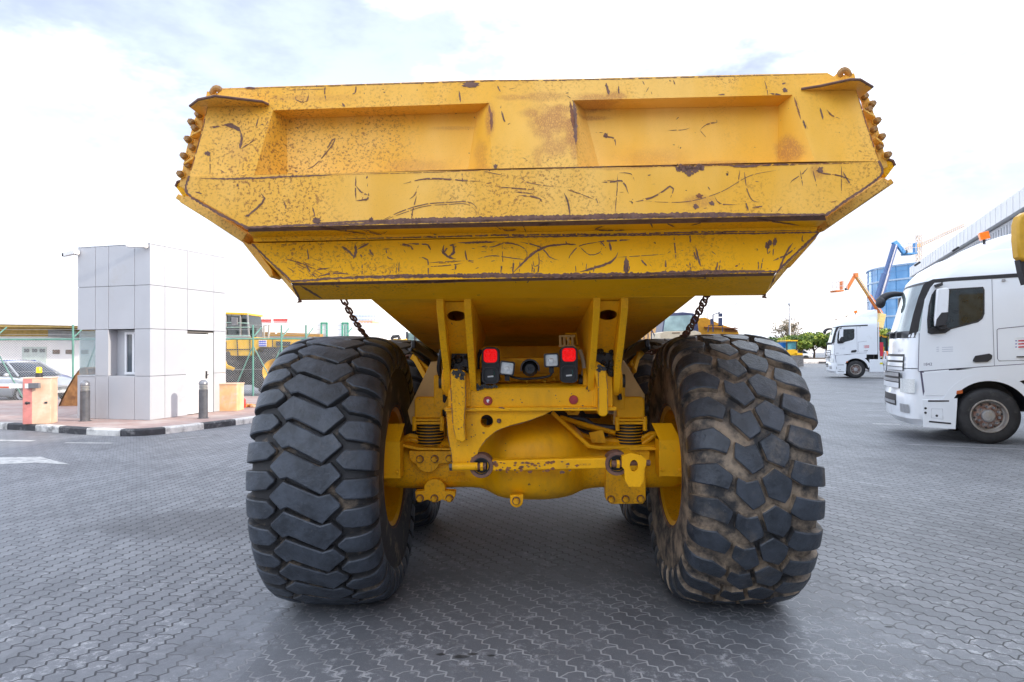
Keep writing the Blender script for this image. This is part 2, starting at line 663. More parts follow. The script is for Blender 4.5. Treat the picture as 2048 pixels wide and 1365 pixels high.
    h = math_n(nt, 'SUBTRACT', math_n(nt, 'MULTIPLY', n3, .25), math_n(nt, 'MULTIPLY', mort, .8))
    bump(nt, b, h, .9, .007)
    return m


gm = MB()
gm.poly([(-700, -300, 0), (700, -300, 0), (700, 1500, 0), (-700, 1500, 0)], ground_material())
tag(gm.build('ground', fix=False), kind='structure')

# ---- kerb with black and white blocks, pavement behind it
def smooth_line(pts, step):
    out = []
    P = [Vector(p) for p in pts]
    for i in range(len(P) - 1):
        a, b_, c_, d = P[max(i - 1, 0)], P[i], P[i + 1], P[min(i + 2, len(P) - 1)]
        n = max(1, int((c_ - b_).length / step))
        for k in range(n):
            t = k / n
            out.append(.5 * ((2 * b_) + (c_ - a) * t + (2 * a - 5 * b_ + 4 * c_ - d) * t * t + (3 * b_ - a - 3 * c_ + d) * t ** 3))
    out.append(P[-1])
    return out


KPX = [(-330, 848), (-160, 853), (0, 859), (63, 862), (126, 867), (201, 871.6), (268, 873), (346, 867), (409, 859), (472, 851), (540, 841), (640, 826), (760, 812)]
kl = smooth_line([G(x, y) for x, y in KPX], .14)
PAVE_Z = .14
WK = mat('kerb_white', (.62, .61, .58), .7, var=.1, dirt=(.16, .155, .15), dirt_amt=.42, scale=5)
BK = mat('kerb_black', (.035, .036, .042), .6, var=.3, dirt=(.2, .2, .2), dirt_amt=.3, scale=7)
kb = MB()
acc = 0.0
for i in range(len(kl) - 1):
    a, b_ = kl[i], kl[i + 1]
    blk = int(acc / .92)
    acc += (b_ - a).length
    d = (b_ - a).normalized()
    n = Vector((-d.y, d.x, 0))
    k = WK if blk % 2 else BK
    if int(acc / .92) != blk:
        b_ = b_ - d * .012
    sec = lambda p: [p, p + Vector((0, 0, .115)), p + n * .025 + Vector((0, 0, .143)), p + n * .17 + Vector((0, 0, .143)), p + n * .17]
    kb.loft([sec(a), sec(b_)], k)
tag(kb.build('kerb', smooth=25), kind='structure')


def pavement_material():
    m, nt, b = new_mat('red_pavers')
    v = coords(nt)
    br = nt.nodes.new('ShaderNodeTexBrick')
    mp = nt.nodes.new('ShaderNodeMapping')
    mp.inputs['Rotation'].default_value = (0, 0, R(17))
    L(nt, v, mp.inputs[0])
    L(nt, mp.outputs[0], br.inputs[0])
    br.inputs['Scale'].default_value = 1
    br.inputs['Brick Width'].default_value = .2
    br.inputs['Row Height'].default_value = .1
    br.inputs['Mortar Size'].default_value = .004
    br.inputs['Color1'].default_value = (.33, .22, .19, 1)
    br.inputs['Color2'].default_value = (.40, .28, .25, 1)
    br.inputs['Mortar'].default_value = (.25, .22, .2, 1)
    c = mixc(nt, ramp(nt, noise(nt, v, 1.5, 6), .4, .7, 0, .6), br.outputs[0], (.43, .38, .35))
    L(nt, c, b.inputs['Base Color'])
    b.inputs['Roughness'].default_value = .8
    return m


pv = MB()
inner = []
for i, p in enumerate(kl):
    q = kl[min(i + 1, len(kl) - 1)]
    o_ = kl[max(i - 1, 0)]
    d = (q - o_).normalized()
    inner.append(p + Vector((-d.y, d.x, 0)) * .16)
FENCE_A, FENCE_B = G(-420, 819), G(506, 800)
fd = (FENCE_B - FENCE_A).normalized()
poly = [(p.x, p.y, .138) for p in inner]
fn_ = Vector((-fd.y, fd.x, 0))
e1 = hit(760, 700, FENCE_A, fn_)
poly += [(e1.x, e1.y - .3, .138), (FENCE_A.x - 6, FENCE_A.y - .5, .138)]
pv.poly(poly, pavement_material())
tag(pv.build('pavement'), kind='structure')

# ---- faint road paint
rm = MB()
WP = mat('worn_road_paint', (.50, .50, .48), .6, var=.1, dirt=(.17, .17, .18), dirt_amt=.55, scale=9)
WPF = mat('faded_road_paint', (.30, .30, .31), .6, var=.1, dirt=(.16, .165, .175), dirt_amt=.65, scale=5)


def strip(px, w, m):
    p = [G(x, y, .004) for x, y in px]
    for a, b_ in zip(p, p[1:]):
        d = (b_ - a).normalized()
        n = Vector((-d.y, d.x, 0)) * w / 2
        rm.poly([a - n, b_ - n, b_ + n, a + n], m)


strip([(-60, 880), (66, 882)], .16, WP)
strip([(130, 886), (225, 886.5)], .10, WP)
strip([(337, 880), (425, 872)], .09, WPF)
rm.poly([G(x, y, .004) for x, y in ((-120, 916), (80, 914), (140, 929), (60, 926), (0, 929), (-120, 930))], WP)
for a, b_, k in (((1745, 848), (1800, 849), WP), ((1690, 802), (1780, 803), WPF), ((1712, 821), (1782, 822), WPF), ((1670, 786), (1690, 785), WPF), ((1660, 776), (1690, 777), WPF), ((1790, 888), (2048, 899), WPF)):
    strip([a, b_], .12, k)
tag(rm.build('road_marking', fix=False), kind='structure')

# ---- the big shed whose wall runs past the lorries (its shadow covers the yard)
wh = empty('warehouse')
H = 8.8
wa, wb = G(2048, 385, H), G(1835, 530, H)
wd = (wb - wa).normalized()
wd.z = 0
wn = Vector((-wd.y, wd.x, 0))            # towards the yard
p_far = Vector((wb.x, wb.y, 0)) + wd * 2
p_near = Vector((wa.x, wa.y, 0)) - wd * 92
CL = mat('white_cladding', (.76, .76, .755), .5, var=.04, scale=1.2)
CG = mat('grey_cladding', (.52, .53, .55), .5, var=.05, scale=1.2)
hb = MB()
ang = math.atan2(wd.y, wd.x)
rot = Matrix.Rotation(ang, 3, 'Z')
ln = (p_far - p_near).length
mid = (p_far + p_near) / 2 - wn * 14
hb.box(mid + Vector((0, 0, 3.95)), (ln, 28, 7.9), CG, rot)
k = int(ln / .5)
for i in range(k):
    p = p_near + wd * (i + .5) * .5
    hb.box(p + Vector((0, 0, 3.9)) + wn * .02, (.1, .05, 7.7), CG, rot)
hb.build('wall', wh, bevel=0)
fb = MB()
fb.box((p_far + p_near) / 2 + Vector((0, 0, 8.38)) - wn * 13.9, (ln + .3, 28.4, .84), CL, rot)
for i in range(k // 2):
    p = p_near + wd * (i + .5) * 1.0
    fb.box(p + Vector((0, 0, 8.38)) + wn * .31, (.05, .03, .8), CL, rot)
fb.build('fascia', wh)
tag(wh, 'long grey clad shed with a white parapet band rising past the lorry roof', 'warehouse')
# ================================================================== DUMP TRUCK
TR = empty('dump_truck', (0.135, 4.93, 0), R(-1.0))
tag(TR, 'big yellow articulated dump truck seen from its scratched rusty tailgate', 'dump truck')
TRM = root_matrix(TR)
tl = local_hit(TRM)


def T(px, py, y):
    return tl(px, py, (0, y, 0), (0, 1, 0))


def TH(px, py, z):
    return tl(px, py, (0, 0, z), (0, 0, 1))


def plane_of(a, b, c):
    a, b, c = Vector(a), Vector(b), Vector(c)
    return a, (b - a).cross(c - a).normalized()


# ---------------- tyres
RO, TW = .938, .38


def crown_profile(rb):
    """half profile from the middle of the tread to the bead: (u, r)"""
    return [(0, rb), (.10, rb - .002), (.20, rb - .008), (.28, rb - .022), (.335, rb - .052), (.366, rb - .105), (.380, rb - .19), (.384, rb - .27), (.382, rb - .35), (.375, rb - .42), (.362, rb - .475), (.352, rb - .49)]


def prof_fn(rb):
    pts = [Vector((u, r)) for u, r in crown_profile(rb)]
    pts = smooth_line([(p.x, p.y, 0) for p in pts], .012)
    s = [0]
    for a, b_ in zip(pts, pts[1:]):
        s.append(s[-1] + (b_ - a).length)

    def f(t):
        sg = 1 if t >= 0 else -1
        t = abs(t)
        for i in range(len(s) - 1):
            if s[i + 1] >= t or i == len(s) - 2:
                k = (t - s[i]) / max(s[i + 1] - s[i], 1e-6)
                p = pts[i].lerp(pts[i + 1], k)
                d = (pts[i + 1] - pts[i]).normalized()
                return sg * p.x, p.y, sg * -d.y, d.x
    return f, pts


PF, PPTS = prof_fn(.898)


def interp(poly, x):
    for (a, b_), (c_, d) in zip(poly, poly[1:]):
        if a <= x <= c_ + 1e-9:
            return b_ + (d - b_) * (x - a) / max(c_ - a, 1e-9)
    return poly[-1][1]


def block(mb, up, lo, v0, depth, m, ms, fade_out=0, bev=.0065, grow=.004):
    """one tread block: up / lo = edge polylines in (s across, v along); ms = side material"""
    s0, s1 = max(up[0][0], lo[0][0]), min(up[-1][0], lo[-1][0])
    st = sorted({round(x, 4) for x, _ in up + lo if s0 <= x <= s1} | {round(s0 + (s1 - s0) * i / 12, 4) for i in range(13)} | {round(s0 + bev, 4), round(s1 - bev, 4)})
    st = [x for i, x in enumerate(st) if i == 0 or x - st[i - 1] > .0035 or i == len(st) - 1]
    rings = []
    for s_ in st:
        hi, lw = interp(up, s_) + grow, interp(lo, s_) - grow
        if hi - lw < .002:
            mid_ = (hi + lw) / 2
            hi, lw = mid_ + .001, mid_ - .001
        w_ = hi - lw
        e = min(bev, w_ * .45)
        g = 1.0
        if s_ - s0 < bev * .8 and not (fade_out and s0 < 0 and fade_out < 0):
            g = .86
        if s1 - s_ < bev * .8:
            g = .86
        d = depth
        if fade_out:
            t = abs(s_)
            k = max(0, min(1, (t - .335) / .15))
            d = depth * (1 - .62 * k ** 1.3)
            if t > .475:
                d *= .25
                g = 1
        dd = d * g
        row = []
        for v, h in ((lw - .007, -.008), (lw - .001, dd * .86), (lw + e, dd), ((lw + hi) / 2, dd * 1.005), (hi - e, dd), (hi + .001, dd * .86), (hi + .007, -.008)):
            u, r, nu, nr = PF(s_)
            a = (v0 + v) / RO
            rr = r + nr * h
            row.append(Vector((u + nu * h, -rr * math.cos(a), rr * math.sin(a))))
        rings.append(row)
    n = len(rings[0])
    o = len(mb.v)
    mb.v += [tuple(p) for r in rings for p in r]
    a_, b__ = mb.mi(m), mb.mi(ms)
    for i in range(len(rings) - 1):
        for j in range(n - 1):
            mb.f.append([o + i * n + j, o + i * n + j + 1, o + (i + 1) * n + j + 1, o + (i + 1) * n + j])
            mb.m.append(a_ if 1 <= j <= n - 3 else b__)
    for k, rev in ((0, True), (len(rings) - 1, False)):
        f = [o + k * n + j for j in range(n)]
        mb.f.append(f[::-1] if rev else f)
        mb.m.append(b__)


def jit(poly, a=.004):
    return [(x, y + random.uniform(-a, a)) for x, y in poly]


def make_tyre(kind):
    mt, md = tyre_mats(.35 if kind == 'bar' else 1.0, '_' + kind)
    mb = MB()
    prof = [(p.x, p.y) for p in PPTS][::2]
    full = [(-u, r) for u, r in prof[::-1]] + prof[1:]
    NS = 96
    rings = []
    for i in range(NS):
        a = 2 * math.pi * i / NS
        rings.append([Vector((u, -r * math.cos(a), r * math.sin(a))) for u, r in full])
    rings.append(rings[0])
    mb.loft(rings, md, closed=False, cap=False)
    if kind == 'bar':
        n = 33
        p = 2 * math.pi * RO / n
        for i in range(n):
            v = i * p
            block(mb, jit([(-.205, .034), (-.125, .118), (.085, .026), (.150, .046), (.207, -.020)]),
                  jit([(-.205, .030), (-.143, -.040), (-.10, -.026), (.10, -.128), (.207, -.024)]), v, .042, mt, md)
            for sg, tip, off in ((-1, .19, .122), (1, .18, -.110)):
                pu = [(.178, .004), (.225, .054), (.36, .060), (.50, .060)]
                pl = [(.178, -.004), (.225, -.048), (.36, -.062), (.50, -.062)]
                if sg < 0:
                    pu = [(-a, b_) for a, b_ in pu[::-1]]
                    pl = [(-a, b_) for a, b_ in pl[::-1]]
                block(mb, jit(pu), jit(pl), v + off, .042, mt, md, fade_out=sg)
    else:
        n = 28
        p = 2 * math.pi * RO / n
        for i in range(n):
            v = i * p
            block(mb, jit([(-.163, .016), (-.155, .098), (-.100, .062), (-.036, .080), (.004, -.036)]),
                  jit([(-.163, .010), (-.064, -.092), (.004, -.044)]), v, .038, mt, md)
            block(mb, jit([(-.010, .094), (.062, .146), (.160, .078)]),
                  jit([(-.010, .088), (.022, -.012), (.118, -.050), (.148, .0), (.160, .066)]), v, .038, mt, md)
            block(mb, jit([(-.50, .150), (-.37, .178), (-.262, .182), (-.178, .106)]),
                  jit([(-.50, .062), (-.37, .068), (-.285, .060), (-.205, .034), (-.178, .096)]), v, .042, mt, md, fade_out=-1)
            block(mb, jit([(.150, .112), (.178, .196), (.30, .166), (.37, .150), (.50, .128)]),
                  jit([(.150, .104), (.212, .062), (.30, .046), (.37, .036), (.50, .022)]), v, .046, mt, md, fade_out=1)
    return mb


def make_rim():
    """dished wheel seen from its inner side; +X is towards the machine"""
    mb = MB()
    mb.lathe([(.330, .405), (.350, .415), (.363, .430), (.368, .438), (.359, .442)], M_RUSTO, axis='X', n=56)
    prof = [(.363, .436), (.351, .412), (.341, .392), (.20, .385), (.10, .380), (.02, .372), (-.03, .35), (-.05, .30), (-.05, .22), (-.02, .17), (-.02, .001)]
    mb.lathe(prof[:4], M_FRAME, axis='X', n=56)
    mb.lathe(prof[3:], M_FRAME, axis='X', n=56)
    mb.lathe([(-.30, .38), (-.318, .432), (-.314, .442), (-.29, .40)], M_FRAME, axis='X', n=56)
    mb.lathe([(-.30, .38), (-.05, .372)], M_FRAME, axis='X', n=56)
    for i in range(20):
        a = 2 * math.pi * i / 20
        mb.hexbolt((-.045, .26 * math.cos(a), .26 * math.sin(a)), (1, 0, 0), .016, .03, M_FRAME)
    return mb


WZ = .918
TYB, TYM = {}, {}


def place_wheel(kind, x, y, phase, inner):
    """inner = +1 when the machine lies on the +X side of the wheel"""
    w_ = empty('wheel', (x, y, WZ))
    w_.parent = TR
    if kind not in TYB:
        TYB[kind] = make_tyre(kind)
    src = TYB[kind]
    key = (kind, phase, inner)
    if key not in TYM:
        mb = MB()
        mb.f, mb.m, mb.mats = src.f, src.m, src.mats
        c_, s_ = math.cos(phase), math.sin(phase)
        vs = []
        for X, Y, Z in src.v:
            y2, z2 = Y * c_ - Z * s_, Y * s_ + Z * c_
            zz = z2 + WZ
            if zz < .05:                       # weight flattens and spreads the contact patch
                k_ = (.05 - zz)
                zz = .004 + .046 * math.exp(-k_ * 28)
                X = X * (1 + .35 * k_)
            bul = max(0, 1 - abs(zz) / .5)
            if abs(X) > .3:
                X += math.copysign(.022 * bul, X)
            vs.append((X, y2, zz - WZ))
        mb.v = vs
        TYM[key] = mb.build('tyre', w_, smooth=38, fix=False)
        ty = TYM[key]
    else:
        ty = TYM[key].copy()
        COL.objects.link(ty)
        ty.parent = w_
    if 'rim' not in TYM:
        TYM['rim'] = make_rim().build('rim', w_, smooth=40)
        rm_ = TYM['rim']
    else:
        rm_ = TYM['rim'].copy()
        COL.objects.link(rm_)
        rm_.parent = w_
    if inner < 0:
        rm_.rotation_euler = (0, 0, math.pi)
    return w_


place_wheel('bar', -1.345, 0, .06, 1)
place_wheel('block', 1.345, 0, .02, -1)
place_wheel('bar', -1.345, 1.98, .06, 1)
place_wheel('block', 1.345, 1.98, .02, -1)
place_wheel('bar', -1.345, 6.3, .06, 1)  # front wheels, out of view, added to block light from ahead
place_wheel('block', 1.345, 6.3, .02, -1)
g_ = MB()
g_.loft([[(-x, y, .75), (x, y, .75), (x * 1.1, y, z), (-x * 1.1, y, z)] for x, y, z in ((.7, 4.4, 2.3), (.95, 5.0, 2.5), (.95, 7.2, 2.3), (.8, 8.0, 1.9))], M_FRAME)  # unseen front mass, added to darken the underside and the ground below
g_.build('unseen_front_block', TR, bevel=.04)

# ---------------- tailgate
D1, D2, D3, D4 = -1.47, -1.60, -1.63, -1.43       # depth of the top edge, seam, lower edge, recess floor
BL = []
for x, y, rx, rz, amt in ((1100, 232, 52, 38, .95), (1146, 255, 16, 48, 1.0), (1195, 183, 62, 16, .8), (1085, 178, 60, 14, .6), (1110, 290, 40, 28, .7), (978, 232, 12, 46, .85), (880, 336, 120, 10, .8), (1440, 318, 120, 12, .75), (1592, 292, 26, 40, .9), (960, 300, 18, 40, .5), (1240, 335, 90, 8, .6), (1060, 215, 26, 14, .7), (1125, 205, 30, 12, .8), (1090, 262, 26, 18, .7), (1075, 310, 14, 26, .5), (1020, 180, 34, 9, .5), (1240, 176, 26, 12, .7), (1150, 300, 10, 26, .7), (900, 232, 60, 6, .5), (1190, 210, 50, 7, .7), (700, 345, 90, 8, .5), (1500, 320, 70, 9, .6), (470, 300, 30, 30, .25), (560, 180, 60, 8, .3), (1310, 300, 90, 26, .35), (820, 318, 80, 18, .4), (640, 180, 90, 10, .3), (1395, 405, 36, 16, .6), (1632, 345, 18, 18, .7)):
    p = T(x, y, D2)
    s_ = abs(T(x + 10, y, D2).x - p.x) / 10
    BL.append((p.x, p.z, rx * s_, rz * s_, amt))
M_TAIL = paint_yellow('tail_paint', (.84, .425, .035), (.90, .555, .15), .8, 1.0, blobs=BL)
tg = MB()
cL, cR = T(452, 177, D1), T(1650, 146, D1)
P1, P1N = plane_of(T(450, 352, D2), T(1700, 323, D2), T(1050, 158, D1))
P2, P2N = plane_of(T(450, 352, D2), T(1700, 323, D2), T(1050, 441, D3))
onP1 = lambda x, y, off=0: tl(x, y, P1 + Vector((0, off, 0)), P1N)
onP2 = lambda x, y, off=0: tl(x, y, P2 + Vector((0, off, 0)), P2N)
RDEPTH = .115
onPR = lambda x, y: onP1(x, y, RDEPTH)
LO = [(546, 221), (978, 206.5), (984, 338), (508, 352)]          # openings of the two recesses
LI = [(573, 238), (953, 226), (936, 338.5), (575, 351)]
RO_ = [(1146, 201), (1585, 190), (1630, 323.5), (1155, 334)]
RI = [(1168, 220), (1556, 213), (1556, 325.5), (1198, 333)]
OUT = [(446, 177), (1655, 146), (1712, 180), (1736, 258), (1758, 324), (378, 354), (402, 268), (416, 211)]
# upper frame around the recesses, in quads
top_edge = [(446, 177), (546, 173.6), (978, 160), (1146, 158), (1585, 147.5), (1655, 146)]


def fq(px, m=M_TAIL):
    tg.poly([onP1(*p) for p in px], m)


fq([(446, 177), (546, 173.6), LO[0], (490, 207), (416, 211)])
fq([(546, 173.6), (978, 160), LO[1], LO[0]])
fq([(978, 160), (1146, 158), RO_[0], LO[1]])
fq([(1146, 158), (1585, 147.5), RO_[1], RO_[0]])
fq([(1585, 147.5), (1655, 146), (1712, 180), RO_[1]])
fq([(416, 211), (490, 207), LO[0], LO[3], (378, 354), (402, 268)])
fq([LO[1], RO_[0], RO_[3], LO[2]])
fq([RO_[1], (1712, 180), (1736, 258), (1758, 323), RO_[2]])
for O_, I_ in ((LO, LI), (RO_, RI)):
    o3 = [onP1(*p) for p in O_]
    i3 = [onPR(*p) for p in I_]
    tg.poly(i3, M_TAIL)
    for k in range(4):
        tg.poly([o3[k], o3[(k + 1) % 4], i3[(k + 1) % 4], i3[k]], M_TAIL)
# lower plate: stands a little proud of the seam, folds under
low = [(378, 353.5), (1758, 323.5), (1764, 350), (1650, 431), (497, 456), (374, 386)]
low3 = [onP2(x, y, -.006) for x, y in low]
tg.poly(low3, M_TAIL)
tg.poly([onP1(378, 354), onP1(1758, 324), low3[1], low3[0]], M_TAIL)
und = [T(1652, 441, D3 + .05), T(1632, 456, D4), T(506, 476, D4), T(496, 464, D3 + .05)]
tg.poly([low3[4], low3[3], und[0], und[3]], M_RUST)
tg.poly(und, M_CHUTE)
# light flange along the inner end of the fold
fl = [T(1634, 453, D4 - .015), T(505, 473, D4 - .015), T(508, 484, D4 - .012), T(1632, 463.5, D4 - .012)]
tg.poly(fl, M_CHUTE)
tg.poly([fl[2], fl[3], fl[3] + Vector((0, .1, .01)), fl[2] + Vector((0, .1, .01))], M_CHUTE)
# back skin so that the gate has thickness
back = [p + Vector((0, .26, 0)) for p in (onP1(446, 177), onP1(1655, 146), onP1(1712, 180), onP1(1758, 324), low3[2], low3[3], low3[4], low3[5], onP1(378, 354), onP1(416, 211))]
tg.poly(back, M_TAIL)
fr = [onP1(446, 177), onP1(1655, 146), onP1(1712, 180), onP1(1758, 324), low3[2], low3[3], low3[4], low3[5], onP1(378, 354), onP1(416, 211)]
for k in range(10):
    if k != 5:
        tg.poly([fr[k], fr[(k + 1) % 10], back[(k + 1) % 10], back[k]], M_TAIL)


# ---- scratches and worn edges: thin bare-metal marks lying on the plates
class Marks:
    def __init__(s, f, lift):
        s.f, s.lift = f, lift

    def stroke(s, mb, pts, w, m=None, jag=.7, taper=True):
        w *= .88
        m = m or M_RUST
        P = [Vector((x, y, 0)) for x, y in pts]
        if len(P) > 2:
            P = smooth_line(P, 6)
        Q = []
        for a, b_ in zip(P, P[1:]):
            n = max(1, int((b_ - a).length / 2.6))
            Q += [a.lerp(b_, i / n) for i in range(n)]
        Q.append(P[-1])
        n = len(Q)
        vs = []
        wob = random.uniform(0, 50)
        for i, q in enumerate(Q):
            d = (Q[min(i + 1, n - 1)] - Q[max(i - 1, 0)]).normalized()
            nr = Vector((-d.y, d.x, 0))
            t = i / max(n - 1, 1)
            tp = min(1, 4 * t + .12, 4 * (1 - t) + .12) if taper else 1
            low_f = .5 + .5 * math.sin(wob + i * .17) * math.sin(wob * 2 + i * .071)
            a = w * tp * (1 - jag * .5 + jag * random.uniform(-.45, .45) + jag * .5 * low_f) / 2
            b_ = w * tp * (1 - jag * .5 + jag * random.uniform(-.45, .45) + jag * .5 * (1 - low_f)) / 2
            vs += [q + nr * a, q - nr * b_]
        fs = [[2 * i, 2 * i + 1, 2 * i + 3, 2 * i + 2] for i in range(n - 1)]
        if taper and w < 4:
            ph = random.uniform(0, 9)
            fs = [f for i, f in enumerate(fs) if math.sin(i * .55 + ph) + math.sin(i * 1.31 + ph * 2) > -1.35]
        mb.add([s.f(v.x, v.y, s.lift) for v in vs], fs, m)
        if taper and w > 1.6 and n > 6 and random.random() < .7:
            ox, oy = random.uniform(-1, 1) * w * 1.1, random.uniform(-1, 1) * w * 1.1
            i0 = random.randint(0, n // 3)
            i1 = random.randint(n // 2, n - 1)
            q2 = []
            for q in Q[i0:i1]:
                a = random.uniform(.2, .8)
                q2 += [Vector((q.x + ox, q.y + oy - a, 0)), Vector((q.x + ox, q.y + oy + a, 0))]
            mb.add([s.f(v.x, v.y, s.lift) for v in q2], [[2 * i, 2 * i + 1, 2 * i + 3, 2 * i + 2] for i in range(len(q2) // 2 - 1) if random.random() < .8], M_RUSTO)

    def blot(s, mb, c, r, m=None, sx=1, sy=1, n=18):
        m = m or M_RUST
        vs = []
        for i in range(n):
            a = 2 * math.pi * i / n
            rr = r * random.uniform(.55, 1.15)
            vs.append((c[0] + rr * sx * math.cos(a), c[1] + rr * sy * math.sin(a)))
        mb.poly([s.f(x, y, s.lift) for x, y in vs], m)


k1 = Marks(onP1, -.0016)
k2 = Marks(onP2, -.0078)
kr = Marks(lambda x, y, o=0: onP1(x, y, RDEPTH - .0016), 0)
mk = MB()
S = lambda k, pts, w=2.2, **kw: k.stroke(mk, pts, w, **kw)
# upper beam
S(k1, [(446, 179.3), (546, 175.7), (978, 162.2), (1146, 160.2), (1585, 149.7), (1655, 148.3)], 2.6, jag=1.0)
S(k1, [(489, 176), (512, 176)], 5)
k1.blot(mk, (942, 169), 11, sx=1.7, sy=.6)
S(k1, [(590, 182), (592, 200), (602, 205), (613, 203), (618, 186)], 2)
S(k1, [(651, 172), (649, 186), (652, 201)], 3)
S(k1, [(712, 172), (710, 186), (704, 189)], 3)
S(k1, [(570, 181), (660, 178)], 1.4)
S(k1, [(918, 182), (921, 205)], 4)
S(k1, [(995, 172), (1001, 184)], 3)
S(k1, [(684, 206), (690, 214)], 5)
S(k1, [(515, 184), (518, 196)], 1.6)
S(k1, [(1212, 166), (1218, 190)], 7)
S(k1, [(1237, 172), (1238, 188)], 4)
S(k1, [(1285, 162), (1290, 172)], 2)
S(k1, [(1347, 160), (1350, 170), (1343, 168)], 3)
S(k1, [(1298, 174), (1288, 192)], 1.6)
S(k1, [(1434, 151), (1440, 157)], 3)
S(k1, [(1508, 149), (1513, 158)], 2)
S(k1, [(1529, 161), (1534, 178), (1536, 192)], 2)
S(k1, [(1540, 187), (1562, 190)], 4)
S(k1, [(1562, 169), (1572, 166)], 4)
k1.blot(mk, (1570, 181), 5, sx=1.2)
S(k1, [(1436, 190), (1450, 189)], 3)
# ribs
S(k1, [(448, 250), (463, 252), (474, 257), (482, 264)], 10, jag=.4)
S(k1, [(480, 264), (484, 276), (480, 298)], 7)
S(k1, [(482, 298), (505, 282), (509, 274)], 2.6)
S(k1, [(420, 256), (441, 253)], 3.4)
S(k1, [(512, 254), (517, 236)], 3)
S(k1, [(521, 250), (532, 247)], 3)
k1.blot(mk, (416, 307), 6, sx=1.2, sy=.9)
S(k1, [(420, 310), (420, 350)], 2)
S(k1, [(440, 340), (450, 347)], 2)
S(k1, [(1003, 222), (1006, 236), (1013, 250)], 4)
S(k1, [(1013, 251), (1021, 246)], 2)
k1.blot(mk, (991, 333), 5)
S(k1, [(978, 210), (983, 235), (982, 262)], 8, m=M_RUSTO, jag=.8)
S(k1, [(1147, 204), (1151, 240), (1152, 290)], 10, jag=.8)
S(k1, [(1140, 203), (1148, 260)], 9, m=M_RUSTO, jag=.9)
S(k1, [(1130, 191), (1143, 198), (1156, 223)], 1.8)
S(k1, [(1640, 216), (1646, 240)], 5)
S(k1, [(1653, 219), (1663, 230), (1680, 238)], 2)
S(k1, [(1588, 194), (1594, 214), (1602, 240)], 5, m=M_RUSTO, jag=.8)
S(k1, [(1606, 240), (1612, 258)], 5)
# recess floors
S(kr, [(600, 343), (625, 334), (645, 315), (665, 290), (670, 277), (664, 281), (655, 297), (643, 318)], 2.4, jag=.4)
S(kr, [(588, 342), (596, 344)], 4)
k_ = kr
kr.blot(mk, (1212, 272), 5.5)
S(kr, [(1206, 274), (1228, 277), (1231, 292)], 4)
S(kr, [(1191, 265), (1207, 266)], 1.6)
S(kr, [(1400, 261), (1412, 250), (1434, 245), (1432, 239)], 2)
S(kr, [(1400, 261), (1412, 275)], 1.6)
S(kr, [(1335, 261), (1366, 260), (1380, 256)], 1.6)
S(kr, [(1352, 240), (1358, 234)], 2)
# seam
S(k2, [(400, 357), (470, 358), (560, 354), (650, 351), (674, 350)], 5, jag=1)
S(k2, [(674, 350), (860, 345), (985, 340), (1150, 337)], 1.6, m=M_RUSTO, jag=1)
S(k2, [(1085, 336), (1160, 335), (1240, 333)], 3, jag=1)
S(k2, [(1240, 333), (1500, 329), (1745, 325)], 2, m=M_RUSTO, jag=1)
S(k2, [(1458, 332), (1490, 333), (1520, 331)], 6)
S(k2, [(1521, 333), (1552, 329), (1590, 331)], 4)
# lower plate
S(k2, [(521, 387), (529, 397), (524, 406), (505, 424), (492, 434)], 4.6)
S(k2, [(490, 433), (500, 431)], 5)
S(k2, [(567, 402), (572, 415), (569, 431)], 2.4)
S(k2, [(712, 352), (711, 376), (712, 400)], 3)
S(k2, [(712, 372), (722, 384), (735, 390)], 4)
S(k2, [(711, 402), (735, 398), (737, 386)], 4)
S(k2, [(735, 352), (732, 358)], 4)
S(k2, [(474, 367), (478, 379)], 4)
S(k2, [(390, 384), (404, 388)], 3.4)
S(k2, [(625, 414), (632, 440)], 3)
k2.blot(mk, (633, 441), 9, sx=1.2, sy=.8)
k2.blot(mk, (742, 440), 6, sx=.8)
S(k2, [(806, 368), (850, 358), (890, 358), (930, 362), (965, 363)], 3, jag=.5)
S(k2, [(924, 346), (925, 365)], 3)
S(k2, [(755, 446), (800, 424), (850, 409), (900, 405), (935, 404), (952, 414), (959, 436)], 2.2, jag=.4)
S(k2, [(760, 444), (805, 427), (850, 413), (900, 409), (930, 408), (948, 418), (955, 434)], 1.6, jag=.4)
S(k2, [(833, 392), (826, 420), (822, 442)], 2.4)
S(k2, [(837, 371), (830, 390), (818, 399)], 2)
S(k2, [(994, 374), (1030, 377), (1070, 380)], 2.4, jag=.3)
S(k2, [(1029, 384), (1066, 388)], 2, jag=.3)
S(k2, [(1038, 391), (1070, 394), (1094, 407)], 2.6, m=M_RUST, jag=.3)
S(k2, [(967, 343), (1005, 351)], 2)
S(k2, [(1040, 345), (1052, 364), (1112, 375)], 1.6)
S(k2, [(1128, 386), (1137, 408), (1140, 432)], 4.6)
S(k2, [(1137, 381), (1160, 388), (1188, 399)], 2)
S(k2, [(1192, 396), (1197, 412)], 2)
S(k2, [(1203, 365), (1225, 364), (1243, 362), (1250, 370), (1257, 388)], 3.6)
S(k2, [(1235, 348), (1234, 380), (1230, 428)], 2)
S(k2, [(1238, 346), (1262, 348), (1269, 362)], 1.8)
S(k2, [(1271, 404), (1300, 397), (1325, 384), (1340, 373), (1347, 378), (1341, 396)], 3.6, jag=.4)
S(k2, [(1290, 403), (1370, 404), (1440, 385), (1500, 352), (1560, 340)], 1.5, jag=.4)
for i in range(9):
    k2.blot(mk, (1356 + i * 6, 337 + random.uniform(-2, 3)), 7)
k2.blot(mk, (1378, 347), 6, sx=1.6)
S(k2, [(1480, 340), (1476, 368)], 2)
S(k2, [(1488, 338), (1494, 380), (1506, 402), (1520, 404)], 2.2)
S(k2, [(1428, 391), (1440, 407), (1474, 410)], 2)
